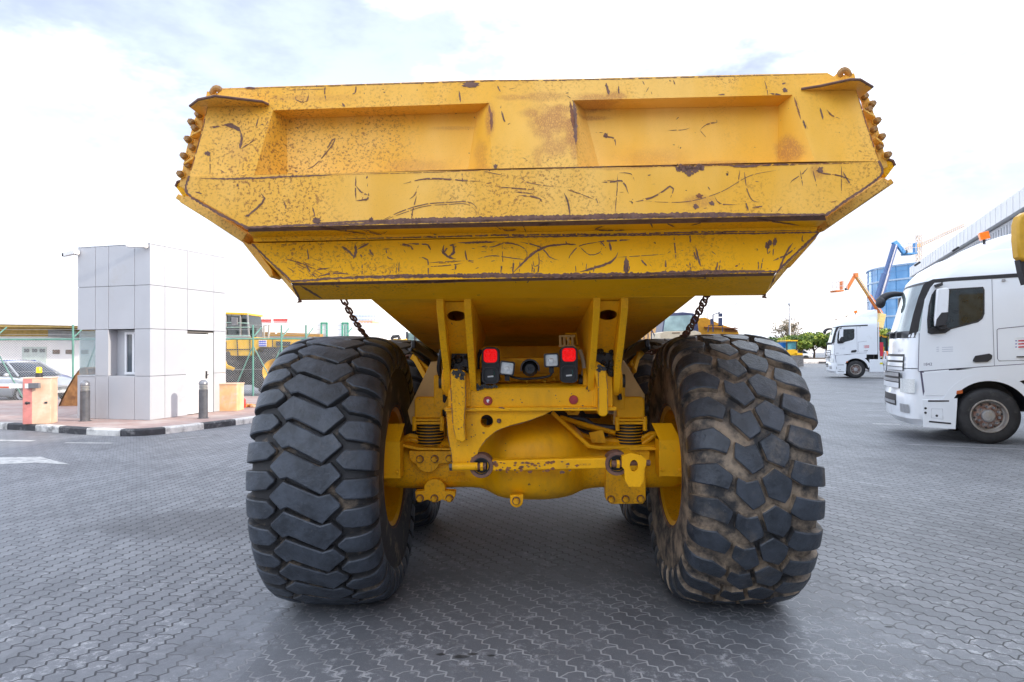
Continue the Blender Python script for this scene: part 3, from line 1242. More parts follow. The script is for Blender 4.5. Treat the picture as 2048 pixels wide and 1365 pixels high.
k2.blot(mk, (1392, 414), 6)
k2.blot(mk, (1424, 407), 5, sx=1.4)
k2.blot(mk, (1398, 392), 5, sx=1.5, m=M_RUSTO)
S(k2, [(1616, 335), (1606, 347), (1584, 362), (1580, 368)], 2.6)
S(k2, [(1624, 334), (1634, 374)], 2)
S(k2, [(1632, 340), (1645, 347), (1680, 352), (1706, 362)], 3)
k2.blot(mk, (1640, 340), 6, sx=1.3)
S(k2, [(1686, 344), (1696, 362), (1703, 371)], 4)
S(k2, [(1683, 330), (1683, 388)], 1.8)
S(k2, [(1600, 340), (1606, 374)], 1.8)
S(k2, [(1490, 402), (1497, 422)], 4)
S(k2, [(1505, 415), (1530, 413)], 3)
S(k2, [(1565, 412), (1555, 424)], 1.8)
S(k2, [(1290, 352), (1302, 350)], 3)
# bottom edge rubbed to bare steel
S(k2, [(497, 455), (560, 453), (640, 450), (760, 447), (900, 444), (1050, 440), (1200, 437), (1350, 434), (1500, 431), (1650, 429)], 6, jag=.8, taper=False)
S(k2, [(630, 447), (760, 442), (900, 440), (1050, 436), (1200, 433), (1400, 429), (1560, 428)], 12, jag=.7)
S(k2, [(378, 352), (374, 386), (420, 417), (497, 458)], 7, jag=.9, taper=False)
S(k2, [(1757, 322), (1763, 350), (1706, 392), (1650, 431)], 7, jag=.8, taper=False)
S(k1, [(416, 211), (403, 268), (378, 354)], 2.4, m=M_RUSTO, jag=1)
S(k1, [(1712, 180), (1736, 258), (1757, 322)], 3, m=M_RUSTO, jag=1)
for i in range(70):
    x = random.uniform(420, 1720)
    y = random.uniform(168, 425)
    yy = 353 - (x - 378) * .0217
    k = k2 if y > yy + 6 else k1
    if k is k1 and ((545 < x < 990 and y > 205) or (1140 < x < 1635 and y > 195)):
        continue
    a = random.uniform(0, 6.28)
    l_ = random.uniform(3, 16)
    S(k, [(x, y), (x + l_ * math.cos(a), y + l_ * math.sin(a) * .6)], random.uniform(1, 2), m=random.choice([M_RUST, M_RUSTO]))
for p in (('underside', 1),):
    ku = Marks(lambda x, y, o=0: tl(x, y, und[0] + Vector((0, 0, -.002)), (und[1] - und[0]).cross(und[3] - und[0])), 0)
    for pts, w_ in (([(640, 457), (720, 466)], 2), ([(690, 470), (712, 466), (740, 470)], 2), ([(690, 452), (692, 464)], 5), ([(720, 459), (760, 470), (775, 462)], 2), ([(990, 452), (1010, 462), (1040, 459)], 2),
                    ([(1045, 448), (1052, 465)], 3), ([(1075, 452), (1100, 450)], 4), ([(1210, 452), (1190, 461), (1250, 462)], 2), ([(1300, 444), (1305, 456)], 4), ([(1330, 446), (1350, 455)], 3), ([(1510, 440), (1560, 446), (1600, 452)], 3), ([(1420, 442), (1380, 452)], 2), ([(860, 466), (885, 476)], 3)):
        S(ku, pts, w_)
S(Marks(lambda x, y, o=0: T(x, y, D4 - .017), 0), [(640, 479), (800, 476), (1000, 471), (1200, 469), (1400, 465), (1632, 461)], 4, jag=1)
tgo = tg.build('tailgate', TR, smooth=18, bevel=.006, seg=2, fix=False)
mko = mk.build('worn_edge', tgo, fix=False)

# gusset plates at the top corners
for px, hz in (([(537, 213), (525, 207), (430, 196), (397, 203), (380, 216), (392, 231), (418, 222)], None), ([(1602, 182), (1640, 176), (1700, 163), (1720, 163), (1745, 178), (1736, 196), (1712, 190)], None)):
    z = onP1(*px[0]).z
    pts = [onP1(*px[0])] + [TH(x, y, z) for x, y in px[1:5]]
    pts += [Vector((pts[-1].x, D1 + .12, z)), Vector((onP1(*px[6]).x, D1 + .12, z))]
    g_ = MB()
    g_.prism(pts, (0, 0, .016), M_TAIL)
    e = [p + Vector((0, -.002, .008)) for p in pts[:5]]
    g_.tube(e, .0075, M_RUST, 6)
    g_.build('gusset_plate', tgo, bevel=.003)
# lifting eyes
for cx, cy, lean in ((434, 183, 1), (1688, 147, -1)):
    c0 = T(cx, cy, D1 + .02)
    g_ = MB()
    ringp = [c0 + Vector((math.cos(a) * .024 + lean * .010 * math.sin(a), math.sin(a) * -.024, .026 * math.sin(a) - .002)) for a in [2 * math.pi * i / 16 for i in range(16)]]
    g_.ring([p + Vector((0, 0, -.018)) for p in ringp], .017, M_BOLT, 10)
    g_.bar(c0 + Vector((-.03 * lean, 0, -.075)), c0 + Vector((-.02 * lean, 0, -.01)), .035, .05, M_TAIL)
    g_.bar(c0 + Vector((.03 * lean, 0, -.07)), c0 + Vector((.022 * lean, 0, -.012)), .03, .05, M_TAIL)
    g_.build('lifting_eye', tgo, bevel=.003)
# side flanges with bolts
BLT = MB()
BLT.hexbolt((0, 0, 0), (0, -1, 0), .0165, .034, M_BOLT, M_TAIL)
bolt0 = None


def put_bolt(parent, loc, mesh_o, rot=None):
    global bolt0
    if mesh_o is None:
        o = BLT.build('bolt', parent, loc=loc)
        bolt0 = o
    else:
        o = mesh_o.copy()
        COL.objects.link(o)
        o.parent = parent
        o.location = loc
    return o


for sgn, px, bolts, gus, endp in ((-1, [(408, 222), (396, 224), (388, 240), (372, 300), (362, 352), (358, 372), (378, 384), (386, 352), (404, 268)],
                             [(400, 232), (386, 247), (393, 259), (379, 281), (387, 297), (371, 314), (379, 332), (364, 350)], [((380, 274), (402, 262)), ((366, 330), (386, 318))], (351, 372)),
                            (1, [(1722, 190), (1738, 196), (1744, 212), (1758, 262), (1772, 318), (1776, 334), (1762, 340), (1752, 300), (1738, 258)],
                             [(1726, 196), (1741, 211), (1734, 222), (1751, 244), (1744, 262), (1760, 276), (1756, 296), (1772, 312)], [((1728, 222), (1752, 236)), ((1752, 278), (1768, 290))], (1790, 330))):
    g_ = MB()
    yb = D1 + .10
    g_.prism([T(x, y, yb) for x, y in px], (0, .02, 0), M_TAIL)
    for a, b_ in gus:
        p, q = T(*a, yb - .05), T(*b_, yb - .05)
        g_.prism([p, q, q + Vector((0, .05, 0)), p + Vector((0, .05, 0))], (0, 0, .012), M_TAIL)
    # rusty foot plate
    ex, ey = endp
    fp = [(ex, ey + 2), (ex + sgn * -4, ey - 8), (ex + sgn * -24, ey - 14), (ex + sgn * -26, ey + 8), (ex + sgn * -18, ey + 26)]
    g_.prism([T(x, y, yb + .03) for x, y in fp], (0, .04, 0), M_CHUTE)
    g_.tube([T(x, y, yb + .028) for x, y in fp[:3]], .008, M_RUST, 6)
    hpl = g_.build('hinge_plate', tgo, bevel=.003)
    for i, (x, y) in enumerate(bolts):
        put_bolt(hpl, T(x, y, yb - .002), bolt0)

# ---------------- body: chute end, hull, side rails
bd = MB()
E1, E2, EY = -1.445, -1.475, -1.03
ch_top = [T(502, 487, E1), T(1638, 463, E1)]
ch_bot = [T(582, 566, E2), T(1552, 546, E2)]
und_b = [T(600, 601, EY), T(1530, 591, EY)]
bd.poly([ch_top[0], ch_top[1], ch_bot[1], ch_bot[0]], M_CHUTE)
lip = Vector((0, .03, -.012))
bd.poly([ch_bot[0], ch_bot[1], ch_bot[1] + lip, ch_bot[0] + lip], M_RUST)
bd.poly([ch_bot[0] + lip, ch_bot[1] + lip, und_b[1], und_b[0]], M_CHUTE)
# end cheeks
for a, b_, c_, s_ in ((ch_top[0], ch_bot[0] + lip, und_b[0], -1), (ch_top[1], ch_bot[1] + lip, und_b[1], 1)):
    top_in = Vector((a.x + s_ * .02, EY, a.z + .0))
    bd.poly([a, b_, c_, top_in], M_CHUTE)
# hull: flat bottom running down to the front, chamfers, walls
zb0, zb1 = und_b[0].z, 1.60
hw = .925
hx = .0
Yf = 3.9
sec = []
for y, zb, w0, wt in ((EY, (und_b[0].z + und_b[1].z) / 2, hw, 1.62), (.8, 1.83, hw, 1.66), (Yf, 1.50, hw * .95, 1.66)):
    zt = 2.62 + .06 * (y - EY) / 5
    sec.append([Vector((-w0, y, zb)), Vector((w0, y, zb)), Vector((wt, y, zb + (wt - w0) * .86)), Vector((wt + .02, y, 2.95)), Vector((-wt - .02, y, 2.95)), Vector((-wt, y, zb + (wt - w0) * .86))])
bd.loft(sec, M_FRAME, cap=True)
bod = bd.build('dump_body', TR, smooth=20, bevel=.005, fix=False)
# worn marks on the chute
cp, cn_ = plane_of(ch_top[0], ch_top[1], ch_bot[0])
kc = Marks(lambda x, y, o=0: tl(x, y, cp + Vector((0, -.0018, 0)), cn_), 0)
up_, un_ = plane_of(ch_bot[0] + lip, ch_bot[1] + lip, und_b[0])
kd = Marks(lambda x, y, o=0: tl(x, y, up_ + Vector((0, -.001, -.0022)), un_), 0)
mk = MB()
S(kc, [(582, 563), (700, 556), (850, 554), (1000, 554), (1150, 553), (1250, 550), (1400, 547), (1552, 543)], 6, jag=1.0, taper=False)
S(kc, [(700, 553), (900, 551), (1200, 550), (1350, 546), (1440, 543), (1530, 541)], 10, jag=.9)
S(kc, [(504, 488), (545, 528), (584, 564)], 5, jag=.9, taper=False)
S(kc, [(1638, 465), (1595, 505), (1552, 545)], 6, jag=.8, taper=False)
S(kc, [(1010, 475), (1250, 471), (1450, 468), (1636, 465)], 4, jag=.9, taper=False)
S(kc, [(710, 487), (712, 505), (706, 518)], 7)
S(kc, [(684, 493), (700, 505), (707, 514)], 6)
S(kc, [(714, 500), (728, 492), (738, 487)], 5)
S(kc, [(718, 504), (724, 515)], 3.5)
S(kc, [(738, 497), (742, 507), (748, 512)], 4.5)
S(kc, [(614, 497), (618, 522)], 3.4)
S(kc, [(632, 540), (660, 536)], 3)
S(kc, [(610, 525), (622, 546), (634, 556)], 4)
for i in range(18):
    x, y = random.uniform(566, 640), random.uniform(516, 545)
    S(kc, [(x, y), (x + random.uniform(14, 34), y + random.uniform(6, 14))], 1.6, m=M_RUSTO)
S(kc, [(636, 553), (670, 547), (700, 549)], 4)
S(kc, [(772, 498), (776, 516), (786, 520)], 3)
S(kc, [(766, 499), (778, 498)], 2)
S(kc, [(796, 486), (822, 493), (826, 505)], 4)
S(kc, [(815, 488), (856, 490), (860, 506)], 4)
S(kc, [(888, 490), (886, 505), (900, 516), (912, 518)], 6)
S(kc, [(905, 488), (908, 505), (896, 514)], 6)
S(kc, [(884, 508), (900, 492), (912, 488)], 4)
S(kc, [(856, 555), (855, 520), (838, 516)], 3)
S(kc, [(856, 526), (890, 524), (930, 522)], 2)
S(kc, [(862, 534), (900, 531), (925, 527)], 2)
S(kc, [(930, 500), (934, 520), (948, 522)], 3.4)
S(kc, [(915, 486), (960, 485), (995, 484)], 5)
S(kc, [(955, 494), (985, 494), (1010, 487), (1040, 492), (1054, 505), (1052, 518)], 2.6)
S(kc, [(955, 518), (985, 512), (1020, 516), (1052, 520)], 2.4)
S(kc, [(1004, 487), (1006, 530)], 1.8)
S(kc, [(1022, 550), (1046, 526), (1070, 505), (1100, 492), (1150, 488)], 5)
S(kc, [(1040, 484), (1080, 495), (1100, 515), (1118, 521)], 3)
S(kc, [(1135, 525), (1140, 512), (1160, 492), (1200, 484)], 2.4)
S(kc, [(1160, 494), (1180, 510), (1200, 505), (1204, 495)], 2.2)
S(kc, [(1130, 480), (1134, 488), (1153, 490)], 3)
S(kc, [(1075, 492), (1078, 530), (1064, 532)], 2.2)
S(kc, [(1195, 484), (1260, 480)], 4)
S(kc, [(1219, 484), (1222, 502)], 5)
S(kc, [(1200, 482), (1212, 497)], 4)
S(kc, [(1348, 473), (1352, 520)], 3.4)
S(kc, [(1236, 505), (1225, 522), (1190, 536), (1160, 544)], 6)
S(kc, [(1252, 515), (1252, 550)], 12, jag=.5)
S(kc, [(1235, 515), (1330, 509)], 1.6)
S(kc, [(1282, 520), (1294, 532)], 5)
S(kc, [(1391, 494), (1397, 518), (1402, 534)], 5)
S(kc, [(1386, 500), (1394, 522)], 3.5)
k_b = [(1540, 486), (1535, 492), (1550, 484)]
for c_ in k_b:
    kc.blot(mk, c_, 6, sx=.8, sy=1.3)
S(kc, [(1534, 490), (1536, 508), (1541, 502)], 3)
S(kc, [(1548, 488), (1546, 512)], 3)
S(kc, [(1586, 486), (1574, 503), (1566, 520), (1556, 544)], 5)
S(kc, [(1592, 495), (1576, 508), (1560, 516), (1546, 522)], 4)
S(kc, [(1606, 470), (1604, 482), (1614, 484), (1622, 478)], 3)
S(kc, [(1380, 470), (1381, 486)], 4)
S(kc, [(1470, 534), (1480, 527)], 4, m=M_RUSTO)
S(kc, [(1422, 502), (1432, 510)], 2)
S(kc, [(640, 492), (645, 497)], 2)
for i in range(60):
    x, y = random.uniform(560, 1560), random.uniform(488, 540)
    a = random.uniform(0, 6.28)
    l_ = random.uniform(3, 12)
    S(kc, [(x, y), (x + l_ * math.cos(a), y + l_ * math.sin(a) * .7)], random.uniform(1, 2.0), m=random.choice([M_RUST, M_RUSTO]))
for i in range(26):
    x = random.uniform(650, 1530)
    S(kc, [(x, 552 - (x - 580) * .012), (x + random.uniform(-5, 5), 540 - random.uniform(0, 14) - (x - 580) * .012)], random.uniform(1.5, 4))
for pts, w_ in (([(600, 572), (620, 583), (645, 598)], 5), ([(660, 568), (680, 575)], 3), ([(720, 592), (728, 587)], 3), ([(732, 572), (738, 578)], 3), ([(795, 570), (805, 576)], 3), ([(800, 567), (880, 566), (960, 562)], 2),
                ([(910, 566), (912, 585), (920, 594)], 3), ([(905, 590), (880, 584), (860, 575)], 2), ([(1030, 562), (1034, 575), (1025, 592)], 3), ([(1060, 560), (1045, 575), (1038, 580)], 3), ([(1128, 562), (1120, 576), (1116, 586)], 4),
                ([(1150, 562), (1130, 575)], 2), ([(1190, 560), (1205, 578), (1220, 582)], 5), ([(1200, 562), (1215, 578), (1242, 585)], 4), ([(1180, 576), (1240, 576)], 2), ([(1410, 552), (1412, 566)], 4), ([(1425, 556), (1428, 570)], 6), ([(1370, 556), (1400, 568), (1425, 580)], 2),
                ([(1490, 556), (1506, 568)], 6), ([(1460, 578), (1466, 583)], 5), ([(1340, 560), (1380, 580)], 2), ([(1290, 566), (1300, 576)], 2), ([(1480, 558), (1430, 560), (1390, 556)], 2)):
    S(kd, pts, w_)
S(kd, [(584, 570), (592, 585), (600, 600)], 6, jag=.6)
S(kd, [(1552, 550), (1541, 570), (1530, 590)], 5, jag=.6)
mk.build('worn_edge', bod, fix=False)
# hooked lips at both lower corners
for (x, y, s_) in ((598, 600, -1), (1530, 591, 1)):
    g_ = MB()
    p = T(x, y, EY - .02)
    g_.tube([p + Vector((-.015 * s_, 0, .03)), p, p + Vector((.006 * s_, 0, -.012)), p + Vector((-.014 * s_, 0, -.008))], .008, M_RUST, 6)
    g_.build('corner_lip', bod)
# side rails that follow the sloping flanks, behind the gate
for a, b_, w_, yy in (((362, 396), (502, 488), .030, D1 + .25), ((1776, 366), (1636, 462), .030, D1 + .25), ((372, 400), (497, 478), .05, D1 + .18), ((1764, 366), (1645, 450), .05, D1 + .18)):
    g_ = MB()
    p, q = T(*a, yy), T(*b_, yy)
    dn = Vector((0, 0, -1))
    g_.bar(p, q, .10, w_, M_TAIL, up=(0, 0, 1))
    g_.build('side_rail', bod, bevel=.006)
for pts, yy in (([(484, 484), (540, 556), (546, 552), (544, 540), (506, 490)], E1 + .12), ([(1640, 462), (1632, 478), (1580, 536), (1574, 534), (1586, 514), (1634, 464)], E1 + .12)):
    g_ = MB()
    g_.prism([T(x, y, yy) for x, y in pts], (0, .14, 0), M_TAIL)
    g_.build('side_rail', bod, bevel=.004)
g_ = MB()
for pts in ([(395, 370), (530, 436), (510, 492), (358, 398)], [(1745, 338), (1620, 418), (1628, 466), (1780, 364)]):
    g_.prism([T(x, y, D1 + .24) for x, y in pts], (0, .05, 0), M_TAIL)
g_.poly([ch_top[0] + Vector((.01, .004, -.004)), ch_top[1] + Vector((-.01, .004, -.004)), ch_top[1] + Vector((-.01, .38, .16)), ch_top[0] + Vector((.01, .38, .16))], M_CHUTE)
g_.build('closing_plate', bod)
# flank walls of the body behind the gate (seen edge on)
g_ = MB()
for s_ in (-1, 1):
    g_ = MB()
    g_.prism([Vector((s_ * 1.63, EY, 2.62)), Vector((s_ * 1.63, D1 + .3, 2.66)), Vector((s_ * 1.63, D1 + .3, 3.0)), Vector((s_ * 1.63, 3.9, 3.0)), Vector((s_ * 1.63, 3.9, 2.4))], (s_ * .05, 0, 0), M_TAIL)
    g_.build('body_side', bod)

def holed(mb, outer, inner, th, m):
    """plate of thickness th with one hole"""
    bmh = bmesh.new()
    eds = []
    for lp in (outer, inner):
        vs = [bmh.verts.new(p) for p in lp]
        eds += [bmh.edges.new((vs[i], vs[(i + 1) % len(vs)])) for i in range(len(vs))]
    bmesh.ops.triangle_fill(bmh, edges=eds, use_beauty=True)
    bmh.verts.index_update()
    pv_ = [v.co.copy() for v in bmh.verts]
    pf_ = [[v.index for v in f.verts] for f in bmh.faces]
    bmh.free()
    mb.add(pv_, pf_, m)
    mb.add([p + th for p in pv_], pf_, m)
    for lp in (outer, inner):
        mb.loft([lp, [Vector(p) + th for p in lp]], m, cap=False)


# pivot ribs under the body
def floor_z(y):
    return 2.035 + (y - EY) * (1.83 - 2.035) / (.8 - EY)


SIDE = [(EY + .02, floor_z(EY) + .02), (EY + .03, floor_z(EY) - .05), (-.93, 1.90), (-.82, 1.76), (-.72, 1.66), (-.665, 1.58), (-.63, 1.50), (-.57, 1.455), (-.48, 1.45), (-.40, 1.49), (-.36, 1.57), (-.30, 1.66), (-.1, 1.75), (.25, 1.80), (.6, floor_z(.6) + .02)]
for x in (-.532, -.372, .372, .532):
    g_ = MB()
    g_.prism([(x - .021, y, z) for y, z in SIDE], (.042, 0, 0), M_FRAME)
    # thick boss where the pin passes
    g_.lathe([(-.045, .001), (-.045, .085), (.045, .085), (.045, .001)], M_FRAME, (x, -.50, 1.545), 'X', 24)
    g_.build('pivot_rib', bod, smooth=30, bevel=.005)
for s_ in (-1, 1):
    # web between two ribs with an oval hole
    x0, x1 = s_ * .532, s_ * .372
    if x0 > x1:
        x0, x1 = x1, x0
    x0 += .021
    x1 -= .021
    a, b_ = Vector((0, EY + .10, floor_z(EY) - .012)), Vector((0, -.52, 1.62))
    mp_ = lambda q: Vector((q[0], 0, 0)) + a.lerp(b_, q[1])
    cx = (x0 + x1) / 2
    outq = [(x0, -.02), (x1, -.02), (x1, 1), (x0, 1)]
    inq = [(cx + .056 * math.cos(2 * math.pi * i / 28), .17 + .072 * math.sin(2 * math.pi * i / 28)) for i in range(28)]
    g_ = MB()
    holed(g_, [mp_(q) for q in outq], [mp_(q) for q in inq], Vector((0, .014, 0)), M_FRAME)
    g_.build('rib_web', bod, smooth=30)
    g_ = MB()
    g_.box2((x0 + .005, -.63, 1.60), (x1 - .005, -.36, 1.75), M_GREASE)
    g_.tube([(x0 - .09, -.50, 1.545), (x1 + .09, -.50, 1.545)], .045, M_GREASE, 14)
    for i in range(16):
        g_.sphere((random.uniform(x0, x1), random.uniform(-.65, -.62), random.uniform(1.58, 1.76)), random.uniform(.010, .026), M_GREASE, 8)
    g_.build('pivot_pin', TR, smooth=40)

# dark seals along the lower edges of the hull
for s_ in (-1, 1):
    g_ = MB()
    g_.bar((s_ * .965, .7, 1.80), (s_ * .945, 3.6, 1.47), .035, .07, M_DARKST)
    g_.bar((s_ * 1.0, .8, 1.76), (s_ * .99, 3.6, 1.42), .02, .04, M_DARKST)
    g_.build('edge_seal', bod, bevel=.008)

# ---------------- rear frame
fr_ = MB()
YF = -.62
cmL, cmR = T(928, 770, YF).x, T(1192, 770, YF).x
zT, zB = T(1060, 771, YF).z, T(1060, 815, YF).z
# cross beam with rounded top
secp = [(YF, zB), (YF, zT - .05), (YF + .015, zT - .015), (YF + .05, zT), (YF + .30, zT + .01), (YF + .30, zB)]
fr_.loft([[(x, y, z) for y, z in secp] for x in (cmL - .02, cmR + .02)], M_FRAME)
lz = T(1060, 818, YF).z
fr_.box2((T(890, 818, YF).x, YF - .03, lz - .012), (T(1232, 818, YF).x, YF + .3, lz + .012), M_FRAME)
cb = fr_.build('cross_beam', TR, smooth=30, bevel=.006)
# plate under the beam that carries the track rod
pl = MB()
YP = YF + .01
arcp = [(1104, 822), (1085, 832), (1055, 842), (1020, 851), (992, 862), (972, 878), (958, 898), (952, 918), (950, 928)]
out = [(892, 822)] + arcp + [(952, 940), (908, 940), (905, 925), (900, 893), (894, 850)]
hole_c, hole_r = (973.5, 842.5), 12.6
fro = [T(x, y, YP) for x, y in out]
# plate with a round hole: split into a ring around the hole and the rest
nn = 32
hc = T(*hole_c, YP)
hr = abs(T(hole_c[0] + hole_r, hole_c[1], YP).x - hc.x)
bmh = bmesh.new()
vs = [bmh.verts.new(p) for p in fro]
eds = [bmh.edges.new((vs[i], vs[(i + 1) % len(vs)])) for i in range(len(vs))]
hv = [bmh.verts.new(hc + Vector((hr * math.cos(2 * math.pi * i / nn), 0, hr * math.sin(2 * math.pi * i / nn)))) for i in range(nn)]
eds += [bmh.edges.new((hv[i], hv[(i + 1) % nn])) for i in range(nn)]
bmesh.ops.triangle_fill(bmh, edges=eds, use_beauty=True)
bmh.verts.index_update()
pv_ = [v.co.copy() for v in bmh.verts]
pf_ = [[v.index for v in f.verts] for f in bmh.faces]
bmh.free()
th = Vector((0, .03, 0))
pl.add(pv_, pf_, M_FRAME)
pl.add([p + th for p in pv_], pf_, M_FRAME)
pl.loft([fro, [p + th for p in fro]], M_FRAME, cap=False)
hl = [hc + Vector((hr * math.cos(2 * math.pi * i / nn), 0, hr * math.sin(2 * math.pi * i / nn))) for i in range(nn)]
pl.loft([[p + Vector((0, -.004, 0)) for p in hl], [p + Vector((0, .12, 0)) for p in hl]], M_FRAME, cap=False)
pl.hexbolt(T(998, 842, YP), (0, -1, 0), .012, .02, M_RUST)
plo = pl.build('track_rod_bracket', TR, smooth=30)
gm_ = MB()
kg = Marks(lambda x, y, o=0: T(x, y, YF - .0025), 0)
for i in range(14):
    kg.blot(gm_, (936 + i * 4.4, 774 + random.uniform(-2, 6 - i * .35)), 7 - i * .3, M_GREASE)
gm_.build('grease_smear', cb, fix=False)
gm_ = MB()
for i in range(6):
    kg.blot(gm_, (1176 + i * 3, 774 + random.uniform(-2, 3)), 5, M_GREASE)
ka = Marks(lambda x, y, o=0: T(x, y, YF - .0725), 0)
gm_.build('grease_smear', cb, fix=False)
for cs in (((908, 746), (918, 744), (926, 748), (914, 752), (924, 756)), ((1200, 734), (1207, 738), (1198, 741))):
    gm_ = MB()
    for c_ in cs:
        ka.blot(gm_, c_, 6, M_GREASE)
    gm_.build('grease_smear', cb, fix=False)
# vertical hinge arms in front of the beam
for pts in ([(900, 742), (906, 738), (930, 742), (932, 800), (929, 850), (932, 880), (926, 886), (912, 882), (905, 852), (903, 800)], [(1186, 722), (1196, 724), (1212, 735), (1216, 770), (1217, 826), (1212, 834), (1200, 833), (1196, 826), (1196, 778), (1190, 750)]):
    g_ = MB()
    g_.prism([T(x, y, YF - .07) for x, y in pts], (0, .075, 0), M_FRAME)
    g_.build('hinge_arm', TR, smooth=40, bevel=.012, seg=3)
for x0, x1 in ((896, 942), (1186, 1226)):
    g_ = MB()
    g_.box2(T(x0, 740, YF - .01), T(x1, 815, YF - .01) + Vector((0, .3, 0)), M_FRAME)
    g_.build('hinge_post', TR, bevel=.01)
ke = Marks(lambda x, y, o=0: T(x, y, YF - .0732), 0)
kp = Marks(lambda x, y, o=0: T(x, y, YP - .0016), 0)
kl_ = Marks(lambda x, y, o=0: T(x, y, YF - .0316), 0)
kb_ = Marks(lambda x, y, o=0: T(x, y, YF - .0016), 0)
for k_, par, pts, w_ in ((ke, cb, [(901, 745), (903, 800), (906, 850), (912, 880)], 2.0), (ke, cb, [(930, 745), (931, 800), (928, 850), (931, 878)], 1.6), (ke, cb, [(1196, 728), (1197, 780), (1198, 826)], 1.8), (ke, cb, [(1211, 740), (1215, 775), (1215, 826)], 1.5),
                       (kp, plo, [(893, 826), (896, 870), (902, 905), (906, 936)], 1.8), (kp, plo, [(1100, 824), (1055, 843), (1000, 859), (972, 880), (956, 905), (952, 930)], 1.5), (kp, plo, [(908, 930), (930, 931), (951, 930)], 2.4),
                       (kl_, cb, [(892, 818), (950, 818)], 3), (kl_, cb, [(996, 816), (1010, 817)], 4), (kl_, cb, [(1100, 817), (1150, 817), (1230, 816)], 1.6),
                       (kb_, cb, [(1188, 772), (1187, 812)], 2.2), (kb_, cb, [(934, 786), (933, 812)], 2.0)):
    gm_ = MB()
    k_.stroke(gm_, pts, w_, m=M_RUST, jag=1.0)
    gm_.build('worn_edge', par, fix=False)
for k_, par, spots in ((kp, plo, [(912 + random.uniform(0, 60), 850 + random.uniform(0, 75)) for _ in range(26)]), (kb_, cb, [(random.uniform(945, 1180), random.uniform(782, 812)) for _ in range(10)]), (ke, cb, [(random.uniform(905, 928), random.uniform(770, 875)) for _ in range(9)])):
    for x, y in spots:
        if k_ is kp and x > 950 and y > 870:
            continue
        gm_ = MB()
        k_.blot(gm_, (x, y), random.uniform(.7, 1.9), M_RUST, sx=random.uniform(.6, 1.6), n=9)
        gm_.build('paint_chip', par, fix=False)
# frame rails running forward
for s_ in (-1, 1):
    g_ = MB()
    g_.box2((s_ * .42, .35, 1.25), (s_ * .56, 4.2, 1.48), M_FRAME)
    g_.build('frame_rail', TR, bevel=.01)
for a, b_, m in (((-.42, .9, 1.02), (.42, 1.2, 1.38), M_FRAME), ((-.42, 2.6, .9), (.42, 3.2, 1.42), M_FRAME), ((-.42, .45, 1.38), (.42, .50, 1.78), M_FRAME), ((-.56, .52, 1.2), (.56, .60, 1.6), M_DARKST)):
    g_ = MB()
    g_.box2(a, b_, m)
    g_.build('frame_cross_member', TR, bevel=.01)
g_ = MB()
g_.tube([(-.55, -.05, 1.63), (.55, -.05, 1.63)], .05, M_FRAME, 14)
g_.build('cross_tube', TR)
# sloping light plates in front of the middle wheels
for pts, y in (([(884, 722), (862, 724), (815, 822), (822, 850), (880, 850)], -.15), ([(1236, 716), (1248, 722), (1290, 790), (1286, 850), (1226, 850)], -.15)):
    g_ = MB()
    g_.prism([T(x, yy, y) for x, yy in pts], (0, .02, 0), mat('beige_paint', (.52, .32, .10), .5, var=.1))
    g_.build('wing_plate', TR, bevel=.004)
# pump housing behind the lights
g_ = MB()
g_.box2(T(985, 752, -.42), T(1150, 716, -.42) + Vector((0, .25, 0)), M_FRAME)
for i in range(9):
    g_.hexbolt(T(1000 + i * 18, 758 + (i % 2) * 5, -.44), (0, -1, 0), .010, .018, M_FRAME)
g_.box2(T(1012, 752, -.45), T(1110, 748, -.45) + Vector((0, .02, 0)), M_FRAME)
g_.build('light_shelf', TR, bevel=.008)

# tail lights, working lamps, camera
M_RED = mat('red_lamp_lens', (.55, .008, .010), .25, var=.25, scale=40, spec=.25, emit=((1, .004, .004), .20))
M_REDD = mat('red_reflector', (.34, .03, .03), .35, var=.25, scale=30)
M_LENS = mat('clear_lamp_lens', (.66, .69, .69), .2, metal=.1, var=.12, scale=60)
M_CAMG = mat('dark_glass', (.01, .012, .016), .06, var=.1)


def rrect(cx, cy, w_, h_, r, n=5):
    out = []
    for sx, sy, a0 in ((1, 1, 0), (-1, 1, 90), (-1, -1, 180), (1, -1, 270)):
        for i in range(n + 1):
            a = R(a0 + 90 * i / n)
            out.append((cx + sx * (w_ / 2 - r) + r * math.cos(a), cy + sy * (h_ / 2 - r) + r * math.sin(a)))
    return out


